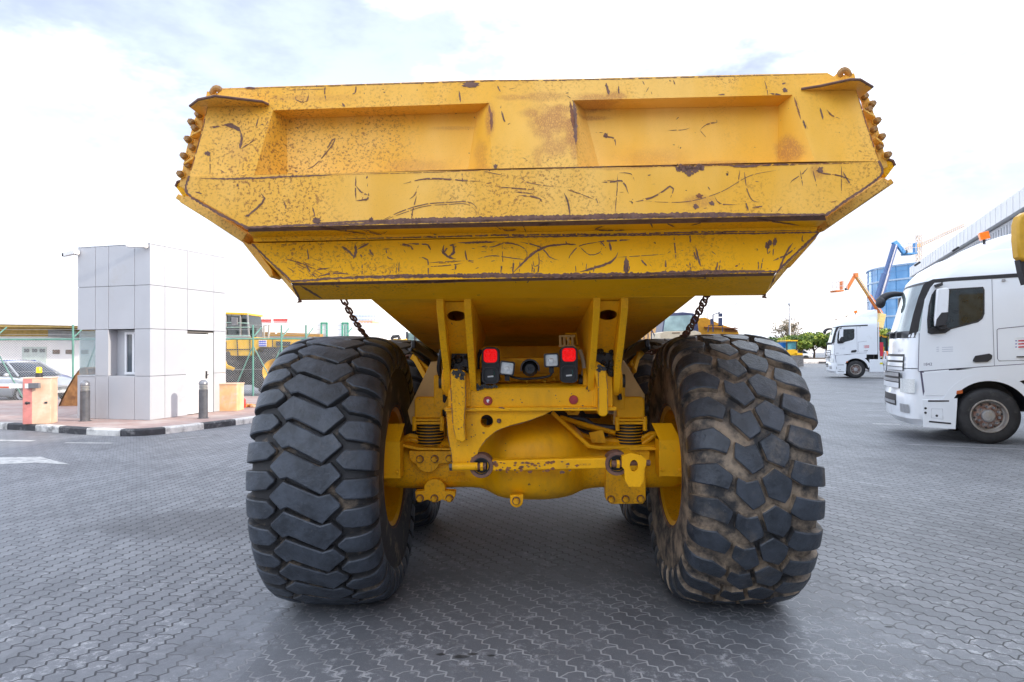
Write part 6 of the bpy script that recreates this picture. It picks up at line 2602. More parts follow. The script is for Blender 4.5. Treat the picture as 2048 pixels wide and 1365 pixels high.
# black A pillar, drip band
g_ = MB()
band = [(1846, 571), (1852, 565), (1866, 559), (1900, 556), (1983, 550.5), (2060, 545.5), (2060, 553.5), (1983, 558), (1900, 563), (1869, 566), (1861, 575), (1850, 598), (1840, 640), (1836, 664), (1817, 669), (1826, 630), (1836, 596)]
g_.prism([A(x, y, -.004) for x, y in band], (0, .010, 0), LPL)
g_.build('black_trim', LOR_cab, smooth=30)


def front_patch(mb, z0, z1, y0, y1, off, m, nz=6, ny=14, cr=.30, ztop=None, ztop1=None):
    """a patch that hugs the bowed front between two heights and two lateral positions"""
    rings = []
    for i in range(nz + 1):
        row = []
        for j in range(ny + 1):
            y = y0 + (y1 - y0) * j / ny
            zz1 = z1 if ztop is None else z1 + ztop * (abs((2 * j / ny) - 1) ** 2)
            z = z0 + (zz1 - z0) * i / nz
            xf = front_x(z)
            cr2 = .30 + .25 * max(0, z - 2.9)
            if y > -cr2:
                a = math.asin(max(-1, min(1, (y + cr2) / cr2)))
                x, yy = xf - cr2 + (cr2 + off) * math.cos(a), -cr2 + (cr2 + off) * math.sin(a)
            elif y < -2 * HWD + cr2:
                a = math.asin(max(-1, min(1, (-2 * HWD + cr2 - y) / cr2)))
                x, yy = xf - cr2 + (cr2 + off) * math.cos(a), -2 * HWD + cr2 - (cr2 + off) * math.sin(a)
            else:
                t = (y + cr2) / (-2 * HWD + 2 * cr2)
                x, yy = xf + .10 * (1 - (2 * t - 1) ** 2) + off, y
            row.append(Vector((x, yy, z)))
        rings.append(row)
    mb.loft(rings, m, closed=False, cap=False)


g_ = MB()
front_patch(g_, 1.93, 2.98, -.006, -2 * HWD + .006, .004, LPL, 8, 30)
g_.build('windscreen_frame', LOR_cab, smooth=50)
g_ = MB()
front_patch(g_, 2.06, 2.93, -.045, -2 * HWD + .045, .010, WGL, 8, 30)
ws = g_.build('windscreen', LOR_cab, smooth=50)
g_ = MB()
for y0, y1 in ((-.45, -1.1), (-1.15, -1.8)):
    p = [Vector((front_x(z) + .10 + .03, y, z)) for y, z in ((y0, 1.98), ((y0 + y1) / 2, 2.06), (y1, 2.03))]
    g_.tube(p, .018, LPL, 6)
    g_.box(p[0], (.08, .12, .1), LPL)
g_.build('wiper', ws)
# grille
g_ = MB()
GD = mat('grille_black', (.012, .012, .014), .5)
front_patch(g_, 1.30, 1.62, -.36, -2 * HWD + .36, .006, GD, 3, 20)
for z, hh in ((1.31, .06), (1.385, .075), (1.50, .075)):
    front_patch(g_, z, z + hh, -.34, -2 * HWD + .34, .03, WT, 1, 20)
front_patch(g_, .96, 1.27, -.42, -2 * HWD + .42, .045, GD, 3, 20)
for z, hh in ((.97, .10), (1.09, .06), (1.19, .07)):
    front_patch(g_, z, z + hh, -.42, -2 * HWD + .42, .07, WT if hh > .08 else CHR, 1, 20)
front_patch(g_, .62, .84, -.62, -2 * HWD + .62, .045, GD, 3, 20)
front_patch(g_, .66, .72, -.62, -2 * HWD + .62, .065, CHR, 1, 20)
gr = g_.build('grille', LOR, smooth=40)
# three-pointed star badge in a ring
g_ = MB()
bc = Vector((front_x(1.46) + .10 + .10, -HWD, 1.46))
g_.ring([bc + Vector((0, .21 * math.cos(a), .21 * math.sin(a))) for a in [2 * math.pi * k / 28 for k in range(28)]], .012, CHR, 8)
for k in range(3):
    a = R(90 + 120 * k)
    d = Vector((0, math.cos(a), math.sin(a)))
    e = Vector((0, -math.sin(a), math.cos(a)))
    g_.add([bc + d * .21, bc + e * .04, bc - e * .04, bc + Vector((.05, 0, 0))], [[0, 1, 3], [0, 3, 2]], CHR)
g_.build('badge', gr)
g_ = MB()
letters(g_, 'Actros', .11, (front_x(1.70) + .083, -.52, 1.66), (-.10, -1, 0), (-.06, 0, 1), SEAM)
g_.build('lettering', LOR_cab, fix=False)
# lamps
for s_ in (0, 1):
    g_ = MB()
    if s_ == 0:
        front_patch(g_, .90, 1.16, -.05, -.40, .052, M_LENS, 5, 12)
    else:
        front_patch(g_, .90, 1.16, -2 * HWD + .05, -2 * HWD + .40, .052, M_LENS, 5, 12)
    g_.build('headlight', LOR, smooth=50)
    g_ = MB()
    if s_ == 0:
        front_patch(g_, .52, .68, -.12, -.42, .05, CHR, 3, 10)
    else:
        front_patch(g_, .52, .68, -2 * HWD + .12, -2 * HWD + .42, .05, CHR, 3, 10)
    g_.build('fog_lamp', LOR, smooth=50)
# flank under the door, step, fender with wheel opening
flank([(1844, 746), (1912, 740), (1925, 748), (1912, 770), (1905, 792), (1850, 792)], .012, WT, 'fender_front', -.004, .006)
g_ = MB()
g_.prism([A(x, y, -.01) for x, y in ((1840, 743), (1848, 744), (1856, 792), (1846, 792))], (0, .008, 0), SEAM)
g_.build('gap', LOR)
flank([(1844, 800), (1915, 797), (1911, 859), (1846, 855)], .012, WT, 'step_panel', -.004, .006)
g_ = MB()
for px in ([(1856, 801), (1898, 801), (1898, 804), (1856, 804)], [(1858, 842), (1902, 846), (1902, 849), (1858, 845)]):
    g_.prism([A(x, y, .008) for x, y in px], (0, .006, 0), LPL)
for px in ((1851, 817), (1851, 826), (1873.5, 832)):
    c_ = A(*px, .009)
    g_.lathe([(0, .001), (0, .022), (.004, .022)], LPL, c_, 'Y', 10)
for pts in ([(1863, 818), (1885, 818), (1886, 839), (1863, 836), (1863, 818)],):
    g_.tube([A(x, y, .008) for x, y in pts], .004, mat('panel_line', (.45, .47, .5)), 4)
g_.build('step_detail', LOR)
flank([(1913, 782), (1925, 780), (1925, 787), (1912, 789)], .02, mat('amber_marker', (.45, .10, .02), .3), 'side_marker', .0, .003)
# fender: arch band
g_ = MB()
ro_ = arc((0, .505), .78, 20, 165, 20)
ri_ = arc((0, .505), .635, 12, 172, 20)
outer = [Vector((x, .012, min(z, 1.34))) for x, z in ro_]
inner_ = [Vector((x, .012, z)) for x, z in ri_]
dpt = Vector((0, -.62, 0))
g_.loft([[p for p in outer], [p for p in inner_]], WT, closed=False, cap=False)
g_.loft([[p + Vector((0, -.05, 0)) for p in outer], outer], WT, closed=False, cap=False)
g_.loft([inner_, [p + dpt for p in inner_]], LPL, closed=False, cap=False)
g_.build('wheel_arch', LOR, smooth=40)
g_ = MB()
g_.box2((-1.0, -.64, .55), (.66, -1.9, 1.35), LPL)
g_.box2((-6.0, -.82, .62), (.9, -1.05, .92), LPL)
g_.box2((-6.0, -1.45, .62), (.9, -1.68, .92), LPL)
g_.box2((.5, -.2, .34), (.64, -2.2, 1.3), LPL)
g_.build('chassis', LOR)
# cab rear lower skirt
flank([(1988, 734), (2052, 730), (2052, 760), (2034, 764), (2004, 752), (1980, 749), (1950, 753), (1928, 764), (1912, 780), (1906, 741.5)], .006, WT, 'fender_rear', .0, .004)
# wheels
def lorry_wheel(x, y, s_):
    ax_ = (0, -s_, 0)
    c = Vector((x, y, .505))
    mt = mat('lorry_tyre', (.020, .020, .022), .7, var=.35, dirt=(.07, .068, .065), dirt_amt=.2)
    g_ = MB()
    r = .505
    g_.lathe([(.0, .30), (-.005, .36), (.0, .43), (.02, .475), (.055, .497), (.16, .505), (.26, .497), (.30, .46), (.31, .36), (.3, .3)], mt, c, ax_, 48)
    for k in range(3):
        g_.lathe([(.09 + k * .06, .5055), (.092 + k * .06, .496), (.10 + k * .06, .5055)], LPL, c, ax_, 48)
    t = g_.build('wheel', LOR, smooth=35)
    g_ = MB()
    RR = mat('rim_steel', (.40, .38, .36), .4, metal=.5, var=.2, dirt=(.20, .11, .07), dirt_amt=.25)
    g_.lathe([(.0, .30), (-.012, .295), (-.012, .278), (.03, .268), (.10, .262), (.105, .25), (.085, .225)], RR, c, ax_, 48)
    g_.lathe([(.10, .262), (.12, .24)], LPL, c, ax_, 40)
    g_.lathe([(.085, .232), (.07, .20), (.06, .115)], mat('rusted_hub_ring', (.17, .085, .06), .6, metal=.3, var=.4, scale=14, dirt=(.42, .40, .38), dirt_amt=.5), c, ax_, 40)
    g_.lathe([(.06, .115), (.035, .11), (.02, .095), (.016, .001)], CHR, c, ax_, 30)
    axv = Vector(ax_)
    for k in range(10):
        a = 2 * math.pi * k / 10 + .15
        p = c + Vector((.168 * math.cos(a), 0, .168 * math.sin(a))) + axv * .07
        g_.lathe([(0, .001), (-.03, .022), (0, .024)], CHR, p - axv * .02, ax_, 6)
        p = c + Vector((.07 * math.cos(a), 0, .07 * math.sin(a))) + axv * .016
        g_.sphere(p, .012, CHR, 6)
        p = c + Vector((.214 * math.cos(a + .31), 0, .214 * math.sin(a + .31))) + axv * .072
        g_.lathe([(-.006, .001), (-.006, .018), (.004, .02)], LPL, p, ax_, 10)
    g_.build('rim', t, smooth=35)
    return t


for y, s_ in ((-.02, 1), (-2 * HWD + .02, -1)):
    lorry_wheel(0, y, s_)
    lorry_wheel(-3.75, y, s_)
# mirrors
g_ = MB()
g_.prism([A(x, y, .16) for x, y in ((1872, 579), (1894, 576), (1896, 582), (1894, 626), (1880, 641), (1868, 654), (1867, 640))], (0, .10, 0), WT)
mi_ = g_.build('mirror', LOR, bevel=.02, seg=3)
g_ = MB()
g_.prism([A(x, y, .158) for x, y in ((1880, 626), (1894, 625), (1892, 643), (1884, 652), (1868, 654), (1870, 640))], (0, .108, 0), LPL)
g_.build('mirror_housing', mi_, bevel=.01)
g_ = MB()
g_.prism([A(x, y, .02) for x, y in ((1867, 571), (1880, 567), (1881, 573), (1870, 576))], (0, .2, 0), LPL)
g_.build('mirror_arm', mi_, bevel=.01)
g_ = MB()
g_.prism([A(x, y, .01) for x, y in ((1872, 654), (1888, 650), (1890, 658), (1876, 660))], (0, .2, 0), LPL)
g_.build('mirror_arm', mi_, bevel=.01)
g_ = MB()
c_ = Vector((front_x(2.75) + .02, -2 * HWD + .22, 2.80))
sl_ = smooth_line([c_ + Vector((-.06, -.02, .10)), c_ + Vector((.14, .03, .10)), c_ + Vector((.30, .08, .04)), c_ + Vector((.40, .12, -.08))], .04)
g_.tube(sl_, [.045 + .055 * i / len(sl_) for i in range(len(sl_))], LPL, 10)
g_.sphere(c_ + Vector((.38, .12, -.08)), .125, LPL, 12, (.8, 1.2, 1.0))
g_.build('front_mirror', LOR, smooth=50)
g_ = MB()
c_ = Vector((front_x(2.9) - .05, -2 * HWD - .22, 2.45))
g_.box(c_, (.12, .22, .8), LPL)
g_.bar(c_ + Vector((0, 0, .38)), c_ + Vector((-.02, .3, .42)), .05, .05, LPL)
g_.build('mirror', LOR, bevel=.03)
# beacon and roof bits
g_ = MB()
bp = A(1968, 470, -.55)
AM = mat('amber_beacon', (.80, .17, .01), .25, var=.1, scale=20, emit=((1, .2, .01), .12))
g_.box(bp + Vector((0, 0, -.02)), (.155, .11, .14), AM, Matrix.Rotation(R(12), 3, 'Y'))
g_.tube([bp + Vector((0, 0, -.08)), bp + Vector((0, 0, -.3))], .025, LPL, 8)
g_.build('beacon', LOR, bevel=.015)
for px, py, y in ((1829, 532, -1.2), (1905, 503, -.35)):
    g_ = MB()
    c_ = A(px, py, y)
    g_.bar(c_, c_ + Vector((-.1, 0, .07)), .05, .04, LPL)
    g_.build('roof_aerial', LOR)
flank([(1840, 556), (1849, 553), (1850, 559), (1841, 562)], .02, CHR, 'marker_lamp', -.30, .01) if False else None
# side skirt behind the cab (tank cover) with yellow reflectors
g_ = MB()
g_.box2((-.70, .01, .36), (-2.9, -.5, 1.08), WT)
sk = g_.build('side_skirt', LOR, bevel=.02)
g_ = MB()
YR_ = mat('yellow_reflector', (.75, .70, .02), .3)
for x in (-1.4, -2.2):
    g_.box2((x + .17, .012, .80), (x - .17, .018, .90), YR_)
g_.box2((-1.66, .012, .62), (-1.98, .018, .82), mat('tread_grey', (.25, .25, .26)))
g_.build('reflector', sk)
g_ = MB()
g_.box2((-1.14, -.3, 1.1), (-1.2, -2.1, 2.9), LPL)
g_.box2((-1.16, -.10, 1.0), (-1.22, -.05, 3.2), WT)
g_.box2((-1.25, -.04, 1.25), (-1.42, -.1, 2.05), mat('red_bottle', (.60, .03, .06), .4))
g_.build('rear_panel', LOR)
tag(LOR, 'white lorry cab with an amber roof beacon, cropped by the frame edge', 'lorry', 'white lorries')

# the second lorry
fw = G(1712, 757)
L2 = copy_tree(LOR)
L2.location = (fw.x, fw.y, 0)
L2.rotation_euler = (0, 0, math.pi - R(PHI - 1))
tag(L2, 'white lorry parked whole in view in front of the hedge and the boom lifts', 'lorry', 'white lorries')

# ---------------- yellow machine part entering the frame edge
YE = 9.5
ey = empty('yellow_excavator', V(2080, 700, YE))
ey.location.z = 0
tag(ey, 'yellow painted excavator edge cut off by the picture border above the lorry', 'excavator')
O_ = ey.location
g_ = MB()
EYM = mat('excavator_mustard', (.56, .31, .02), .45, var=.1)
slab(g_, [(2041, 432), (2052, 424), (2120, 418), (2120, 530), (2048, 522), (2040, 514), (2036, 480), (2036, 448)], YE, .16, EYM, O_)
g_.build('body', ey, bevel=.04, seg=3)
g_ = MB()
slab(g_, [(2039, 520), (2060, 524), (2070, 566), (2052, 570), (2044, 545)], YE + .05, .1, LPL, O_)
g_.box2((.45, -.9, 0), (3.2, .1, V(2100, 530, YE).z), EYM)
g_.build('undercarriage', ey)

# ---------------- hedge trees, bare tree, car, kerb, street lamps
LEAFS = [mat('leaf_a', (.13, .21, .035), .6, var=.3, scale=2), mat('leaf_b', (.06, .12, .025), .6, var=.3, scale=2), mat('leaf_c', (.26, .32, .04), .6, var=.3, scale=2)]
BARK = mat('bark', (.12, .09, .065), .85, var=.3)


def leaves(mb, c, r, n, size, mats, sq=(1, 1, .8)):
    for _ in range(n):
        d = Vector((random.gauss(0, 1), random.gauss(0, 1), random.gauss(0, 1))).normalized()
        rr = r * random.uniform(.35, 1.0) ** .5
        p = Vector(c) + Vector((d.x * rr * sq[0], d.y * rr * sq[1], d.z * rr * sq[2]))
        q = Quaternion((random.gauss(0, 1), random.gauss(0, 1), random.gauss(0, 1), random.gauss(0, 1))).normalized()
        a, b_ = q @ Vector((size, 0, 0)), q @ Vector((0, size * .55, 0))
        a *= random.uniform(.7, 1.3)
        mb.add([p - a, p - b_, p + a, p + b_], [[0, 1, 2, 3]], random.choice(mats))


def tree(name, base, h, w_, label, cat, group, lm, dens=1.0, bare=False, seed=0):
    random.seed(seed)
    t = empty(name, base)
    tag(t, label, cat, group)
    g_ = MB()
    tips = []
    g_.tube([(0, 0, 0), (.05, 0, h * .22), (.0, .05, h * .38)], [.13, .10, .08], BARK, 8)
    nb = 9 if not bare else 16
    for i in range(nb):
        a = random.uniform(0, 6.28)
        rr = random.uniform(.25, .85) * w_ / 2
        z = h * random.uniform(.5, .88)
        tip = Vector((rr * math.cos(a), rr * math.sin(a), z))
        mid_ = Vector((tip.x * .45, tip.y * .45, h * .45))
        g_.tube([(0, .02, h * random.uniform(.25, .4)), mid_, tip], [.06, .04, .02], BARK, 6)
        tips.append(tip)
        if bare:
            for k in range(8):
                q = tip + Vector((random.gauss(0, 1), random.gauss(0, 1), random.gauss(.5, .8))) * w_ * .11
                g_.tube([mid_.lerp(tip, random.uniform(.3, .9)), tip.lerp(q, .5), q], [.025, .018, .010], BARK, 4)
                tips.append(q)
    g_.build('trunk', t)
    g_ = MB()
    for tip in tips:
        leaves(g_, tip, w_ * (.24 if not bare else .10), int((70 if not bare else 14) * dens), .17 if not bare else .13, [random.choice(lm), random.choice(lm)], (1, 1, .7))
    if not bare:
        for i in range(14):
            a = random.uniform(0, 6.28)
            leaves(g_, (w_ * .36 * math.cos(a), w_ * .36 * math.sin(a), h * random.uniform(.52, .85)), w_ * .17, int(50 * dens), .16, [random.choice(lm)], (1, 1, .7))
    g_.build('crown', t, fix=False)
    return t


YH = 80
sh = YH / F
marks_t = ['beside the blade machine', 'beyond the blade machine arm', 'shading the rear of the parked white car', 'shading the parked white car bonnet', 'directly ahead of the far lorry mirror', 'just behind the far lorry windscreen', 'between the two lorry cabs, low', 'between the two lorry cabs, further on']
for i, (px, top, w_) in enumerate(((1557, 681, 3.0), (1578, 677, 3.2), (1603, 674, 3.4), (1628, 671, 3.4), (1652, 669, 3.4), (1676, 668, 3.4), (1764, 658, 4.2), (1792, 660, 4.0))):
    zb = .55
    p = V(px, 700, YH + (i % 2) * 1.4)
    h = V(px, top, YH).z - zb + .25
    tree('hedge_tree', (p.x, p.y, zb), h, w_, 'leafy green small tree ' + marks_t[i], 'tree', 'row of small trees along the far kerb', LEAFS, 1.7, seed=30 + i)
p = V(1583, 700, 96)
tree('bare_tree', (p.x, 96, .1), V(1583, 646, 96).z + .1, 4.6, 'sparse brown tree rising behind the green row beside a lamp post', 'tree', None, [mat('dry_leaf', (.26, .21, .14), .8), mat('dry_leaf_dark', (.17, .15, .09), .8)], .9, True, seed=5)
random.seed(99)
# planter wall + painted kerb in front of the trees
g_ = MB()
kx0, kx1 = V(1480, 720, 77).x, V(1840, 720, 77).x
g_.box2((kx0, 77, 0), (kx1, 84, .50), mat('planter_white', (.66, .65, .62), .7, var=.06))
g_.box2((kx0, 77.2, .50), (kx1, 83.8, .56), mat('soil', (.08, .06, .04), .9))
o = g_.build('planter', loc=(0, 0, 0))
tag(o, 'low white planter wall running under the row of small trees', 'planter')
g_ = MB()
x = kx0
k = 0
while x < kx1:
    g_.box2((x, 76.7, 0), (min(x + 1.75, kx1) - .03, 76.99, .2), BK if k % 2 else WK)
    x += 1.75
    k += 1
tag(g_.build('kerb'), kind='structure')
p = V(1634, 715, 79.5)
make_car('parked_car', ('white_car_paint', (.72, .73, .74)), (p.x, 86.5, .12), R(178), 'white saloon car parked beyond the planter under the small trees')
# street lamps
LMP = mat('lamp_grey', (.46, .47, .48), .5, metal=.3)


def street_lamp(px, top, Y, label, arms=True):
    p = V(px, 700, Y)
    t = empty('street_lamp', (p.x, Y, 0))
    tag(t, label, 'street lamp', 'street lamps on the horizon')
    h = V(px, top, Y).z
    g_ = MB()
    g_.tube([(0, 0, 0), (0, 0, h * .5), (0, 0, h)], [.16, .13, .08], LMP, 8)
    g_.build('pole', t)
    zz = h * (.72 if arms else .985)
    for s_ in (-1, 1) if arms else (1,):
        g_ = MB()
        L_ = 9 * Y / F if arms else 4 * Y / F
        g_.bar((0, 0, zz), (s_ * L_, 0, zz + .25), .08, .08, LMP)
        g_.bar((s_ * L_ * .55, 0, zz + .14), (s_ * L_ * 1.05, 0, zz + .26), .25, .14, LMP)
        g_.build('lamp_arm', t)
    if arms:
        g_ = MB()
        g_.sphere((0, 0, h), .22, LMP, 10)
        g_.build('sensor', t)


street_lamp(1580, 609, 88, 'pale grey street lamp with two arms in front of the sparse brown tree')
street_lamp(1471, 609, 100, 'thin pale lamp post standing just past the orange truck body', False)
street_lamp(1416, 612, 100, 'thin pale lamp post rising above the orange truck cab and chain', False)

# ---------------- grader-like machine with a blade
YG = 64
gd = empty('bulldozer', (V(1590, 700, YG).x, YG, 0))
tag(gd, 'yellow wheel dozer with blue tinted cab and wide grey blade near the small trees', 'bulldozer')
O_ = gd.location
g_ = MB()
slab(g_, [(1572, 700), (1595, 699), (1595, 714), (1572, 716)], YG, 2.2, LY, O_)
slab(g_, [(1594, 706), (1606, 707), (1606, 711), (1594, 711)], YG - .3, .4, LY, O_)
g_.build('body', gd, bevel=.03)
g_ = MB()
slab(g_, [(1574, 683), (1593, 683), (1594, 700), (1573, 700)], YG + .1, 1.6, mat('cab_blue_glass', (.10, .30, .34), .1), O_)
slab(g_, [(1560, 686), (1574, 685), (1574, 695), (1562, 696)], YG + .4, 1.2, mat('blue_panel', (.02, .16, .50), .4), O_)
for x in (1573.5, 1593):
    g_.bar(V(x, 682, YG) - O_, V(x, 701, YG) - O_, .1, .1, LB)
g_.build('cab', gd)
g_ = MB()
slab(g_, [(1571, 680.5), (1596, 680.5), (1596, 683), (1571, 683)], YG - .1, 2.0, LY, O_)
g_.build('cab_roof', gd)
g_ = MB()
bl = [V(x, y, YG - 2.2) - O_ for x, y in ((1572, 711), (1607, 712), (1607.5, 733.5), (1572, 733.5))]
g_.prism(bl, (0, .12, 0), mat('blade_steel', (.30, .28, .26), .45, metal=.5, var=.2))
g_.bar(V(1576, 714, YG - 2) - O_, V(1578, 712, YG) - O_, .2, .2, LB)
g_.build('blade', gd)
for x in (1574, 1590):
    wheel_obj((V(x, 700, YG).x - O_.x, .3, .75), .75, .6, gd, 'Y', LY)
for x in (1572, 1588):
    wheel_obj((V(x, 700, YG).x - O_.x, 2.6, .75), .75, .6, gd, 'Y', LY)

# ---------------- second yellow dump truck, head on, over the tyre
YB = 31
ob = empty('dump_truck', (V(1360, 700, YB).x, YB, 0))
tag(ob, 'distant dump truck facing the camera with a pale bonnet, glazed cab and orange body', 'dump truck')
O_ = ob.location
OYM = mat('orange_yellow_paint', (.66, .30, .012), .45, var=.1)
CRM = mat('cream_bonnet', (.66, .55, .38), .5, var=.06)
NVY = mat('cab_navy', (.05, .06, .12), .4)
g_ = MB()
slab(g_, [(1313, 655), (1330, 646), (1395, 637), (1410, 635), (1440, 648), (1472, 659), (1478, 665), (1478, 690), (1313, 690)], YB + 1.8, 4.5, OYM, O_)
g_.build('dump_body', ob, bevel=.03)
g_ = MB()
for x in range(1450, 1476, 3):
    slab(g_, [(x, 657 + (x - 1450) * .1), (x + 1.5, 657 + (x - 1450) * .1), (x + 1.5, 664), (x, 664)], YB + 1.72, .06, M_RUSTO, O_)
slab(g_, [(1410, 654), (1476, 656), (1476, 658), (1410, 656)], YB + 1.6, .2, M_RUSTO, O_)
g_.build('rail', ob)
g_ = MB()
slab(g_, [(1329, 630), (1334, 627), (1366, 624.5), (1388, 627), (1395, 637), (1398, 666), (1324, 666)], YB + .3, 1.5, NVY, O_)
cb2 = g_.build('cab', ob, bevel=.04)
g_ = MB()
slab(g_, [(1331, 633), (1384, 630.5), (1387, 661), (1327, 663)], YB + .27, .03, mat('pale_green_glass', (.42, .58, .58), .06, metal=.3, var=.25, scale=1.5), O_)
g_.build('windscreen', cb2)
g_ = MB()
slab(g_, [(1321, 666), (1334, 663), (1392, 662), (1402, 666), (1406, 690), (1318, 690)], YB - 1.6, 2.0, CRM, O_)
slab(g_, [(1344, 665.5), (1360, 665), (1360, 667), (1344, 667.5)], YB - 1.63, .03, mat('vent_brown', (.22, .14, .09)), O_)
g_.build('bonnet', ob, bevel=.05)
g_ = MB()
g_.tube([V(1347.5, 625, YB + .8) - O_, V(1347.5, 618, YB + .8) - O_], .045, mat('beacon_ochre', (.55, .36, .12), .4), 8)
g_.build('beacon', ob)
g_ = MB()
for pts in ([(1426, 664), (1426, 630), (1440, 625)], [(1416, 664), (1417, 652), (1445, 652), (1445, 664)]):
    g_.tube([V(x, y, YB - .2) - O_, ][0:0] + [V(x, y, YB - .2) - O_ for x, y in pts], .03, NVY, 6)
slab(g_, [(1438, 636), (1445, 636), (1445, 651), (1438, 651)], YB - .3, .12, NVY, O_)
slab(g_, [(1438, 627), (1445, 627), (1445, 634), (1438, 634)], YB - .3, .12, NVY, O_)
slab(g_, [(1422, 638), (1427, 638), (1427, 650), (1422, 650)], YB - .3, .12, NVY, O_)
g_.build('mirror', ob)
g_ = MB()
for pts in ([(1288, 690), (1288, 656), (1301, 655), (1309, 672), (1310, 690)], [(1296, 656), (1296, 690)], [(1303, 660), (1303, 690)]):
    g_.tube([V(x, y, YB - .4) - O_ for x, y in pts], .025, NVY, 6)
g_.build('handrail', ob)
g_ = MB()
g_.box2((-1.0, -.5, .6), (1.0, 6, 1.6), LB)
g_.build('chassis', ob)
for x in (-1.15, 1.15):
    wheel_obj((x, -.2, .9), .9, .7, ob, 'X', LY)

# ---------------- backhoe between the lorries
YK = 52
bk = empty('backhoe_loader', (V(1756, 700, YK).x, YK, 0))
tag(bk, 'yellow backhoe with a green tinted cab half hidden between the two lorries', 'backhoe')
O_ = bk.location
g_ = MB()
slab(g_, [(1750, 671), (1775, 674), (1775, 703), (1750, 703)], YK, 1.6, mat('cab_green_dark', (.05, .13, .11), .1), O_)
for a, b_ in (((1750, 671), (1750, 703)), ((1762, 672), (1760, 703)), ((1774, 674), (1774, 703))):
    g_.bar(V(*a, YK - .05) - O_, V(*b_, YK - .05) - O_, .12, .1, LB)
g_.build('cab', bk)
g_ = MB()
slab(g_, [(1747, 667), (1756, 666), (1756, 669), (1777, 674), (1777, 677), (1747, 671)], YK - .1, 1.9, OYM, O_)
g_.build('cab_roof', bk)
g_ = MB()
slab(g_, [(1753, 703), (1765, 701), (1766, 722), (1754, 724)], YK - .1, 1.2, mat('backhoe_white', (.6, .58, .52), .5), O_)
slab(g_, [(1765, 694), (1769, 694), (1769, 724), (1765, 724)], YK - .15, .4, LY, O_)
slab(g_, [(1738, 724), (1775, 723), (1775, 730), (1738, 731)], YK, 1.4, M_RUSTO, O_)
g_.build('body', bk, bevel=.02)
for x in (1745, 1768):
    wheel_obj((V(x, 700, YK).x - O_.x, .1, .55), .55, .45, bk, 'Y', LY)

# ---------------- boom lifts
def boom(name, label, Y, segs, basket, col, rail, basexy, jibw=.22):
    t = empty(name, (V(basexy, 700, Y).x, Y, 0))
    tag(t, label, 'boom lift', 'raised boom lifts')
    O_ = t.location
    for (a, b_, w_, m, nm) in segs:
        g_ = MB()
        p, q = V(*a, Y) - O_, V(*b_, Y) - O_
        g_.bar(p, q, w_, w_, m, up=(0, 1, 0))
        if nm == 'boom':
            g_.bar(p + Vector((0, -w_ * .6, 0)), q + Vector((0, -w_ * .6, 0)), w_ * .25, w_ * .2, mat('lift_grey', (.5, .5, .52), .4), up=(0, 1, 0))
        g_.build(nm, t, bevel=.02)
    x0_, y0_, x1_, y1_ = basket
    g_ = MB()
    slab(g_, [(x0_, y1_ - 3), (x1_, y1_ - 4), (x1_, y1_ - 1), (x0_ + 2, y1_)], Y - .6, 1.2, col, O_)
    bs = g_.build('basket', t)
    g_ = MB()
    for dy in (-.6, .6):
        for yy in (y0_, (y0_ + y1_) / 2):
            g_.tube([V(x0_, yy, Y) - O_ + Vector((0, dy, 0)), V(x1_, yy, Y) - O_ + Vector((0, dy, 0))], .025, rail, 5)
        for xx in (x0_, (x0_ + x1_) / 2, x1_):
            g_.tube([V(xx, y0_, Y) - O_ + Vector((0, dy, 0)), V(xx, y1_ - 3, Y) - O_ + Vector((0, dy, 0))], .025, rail, 5)
    slab(g_, [(x1_ - 4, y0_), (x1_ - 1, y0_ - 1), (x1_ - 1, y1_ - 5), (x1_ - 4, y1_ - 5)], Y - .3, .5, col, O_)
    g_.build('basket_rail', bs)
    g_ = MB()
    g_.box((0, .3, 1.0), (3.2, 1.8, .8), col)
    g_.build('turret', t, bevel=.05)
    for x in (-1.2, 1.2):
        wheel_obj((x, -.5, .5), .5, .4, t, 'Y')
        wheel_obj((x, 1.2, .5), .5, .4, t, 'Y')
    return t


BLU = mat('lift_blue', (.05, .24, .50), .4, var=.08)
BLUD = mat('lift_dark_blue', (.06, .12, .28), .4)
ORG = mat('lift_orange', (.62, .17, .03), .45, var=.1)
YLO = mat('lift_cream', (.62, .50, .20), .5)
RLG = mat('lift_rail', (.5, .5, .5), .5)
boom('boom_lift', 'tall blue boom lift with a raised work basket in front of the glass building', 70,
     [((1742, 650), (1772, 548), .62, BLUD, 'boom'), ((1770, 556), (1790, 490), .46, BLUD, 'boom'), ((1787, 490), (1794, 486), .5, BLU, 'knuckle'), ((1793, 487), (1808, 507), .36, BLU, 'jib'), ((1806, 506), (1814, 503), .28, LB, 'jib_end'), ((1738, 720), (1746, 640), .6, BLU, 'riser')],
     (1814, 486, 1835, 509), BLU, RLG, 1745)
boom('boom_lift', 'orange and cream boom lift reaching left over the far lorry', 66,
     [((1762, 628), (1738, 592), .34, ORG, 'boom'), ((1739, 594), (1711, 551), .28, mat('lift_orange_yellow', (.62, .34, .08), .5), 'boom'), ((1708, 551), (1715, 551), .4, ORG, 'knuckle'), ((1710, 551), (1694, 579), .26, ORG, 'jib'), ((1697, 578), (1690, 579), .22, LB, 'jib_end'), ((1763, 628), (1757, 656), .62, YLO, 'riser'), ((1757, 654), (1744, 668), .4, ORG, 'arm'), ((1752, 664), (1744, 720), .5, ORG, 'post')],
     (1671, 563, 1688, 584), ORG, RLG, 1746)
tag(bpy.data.objects['boom_lift.001'], 'orange and cream boom lift reaching out over the far lorry roof', 'boom lift')

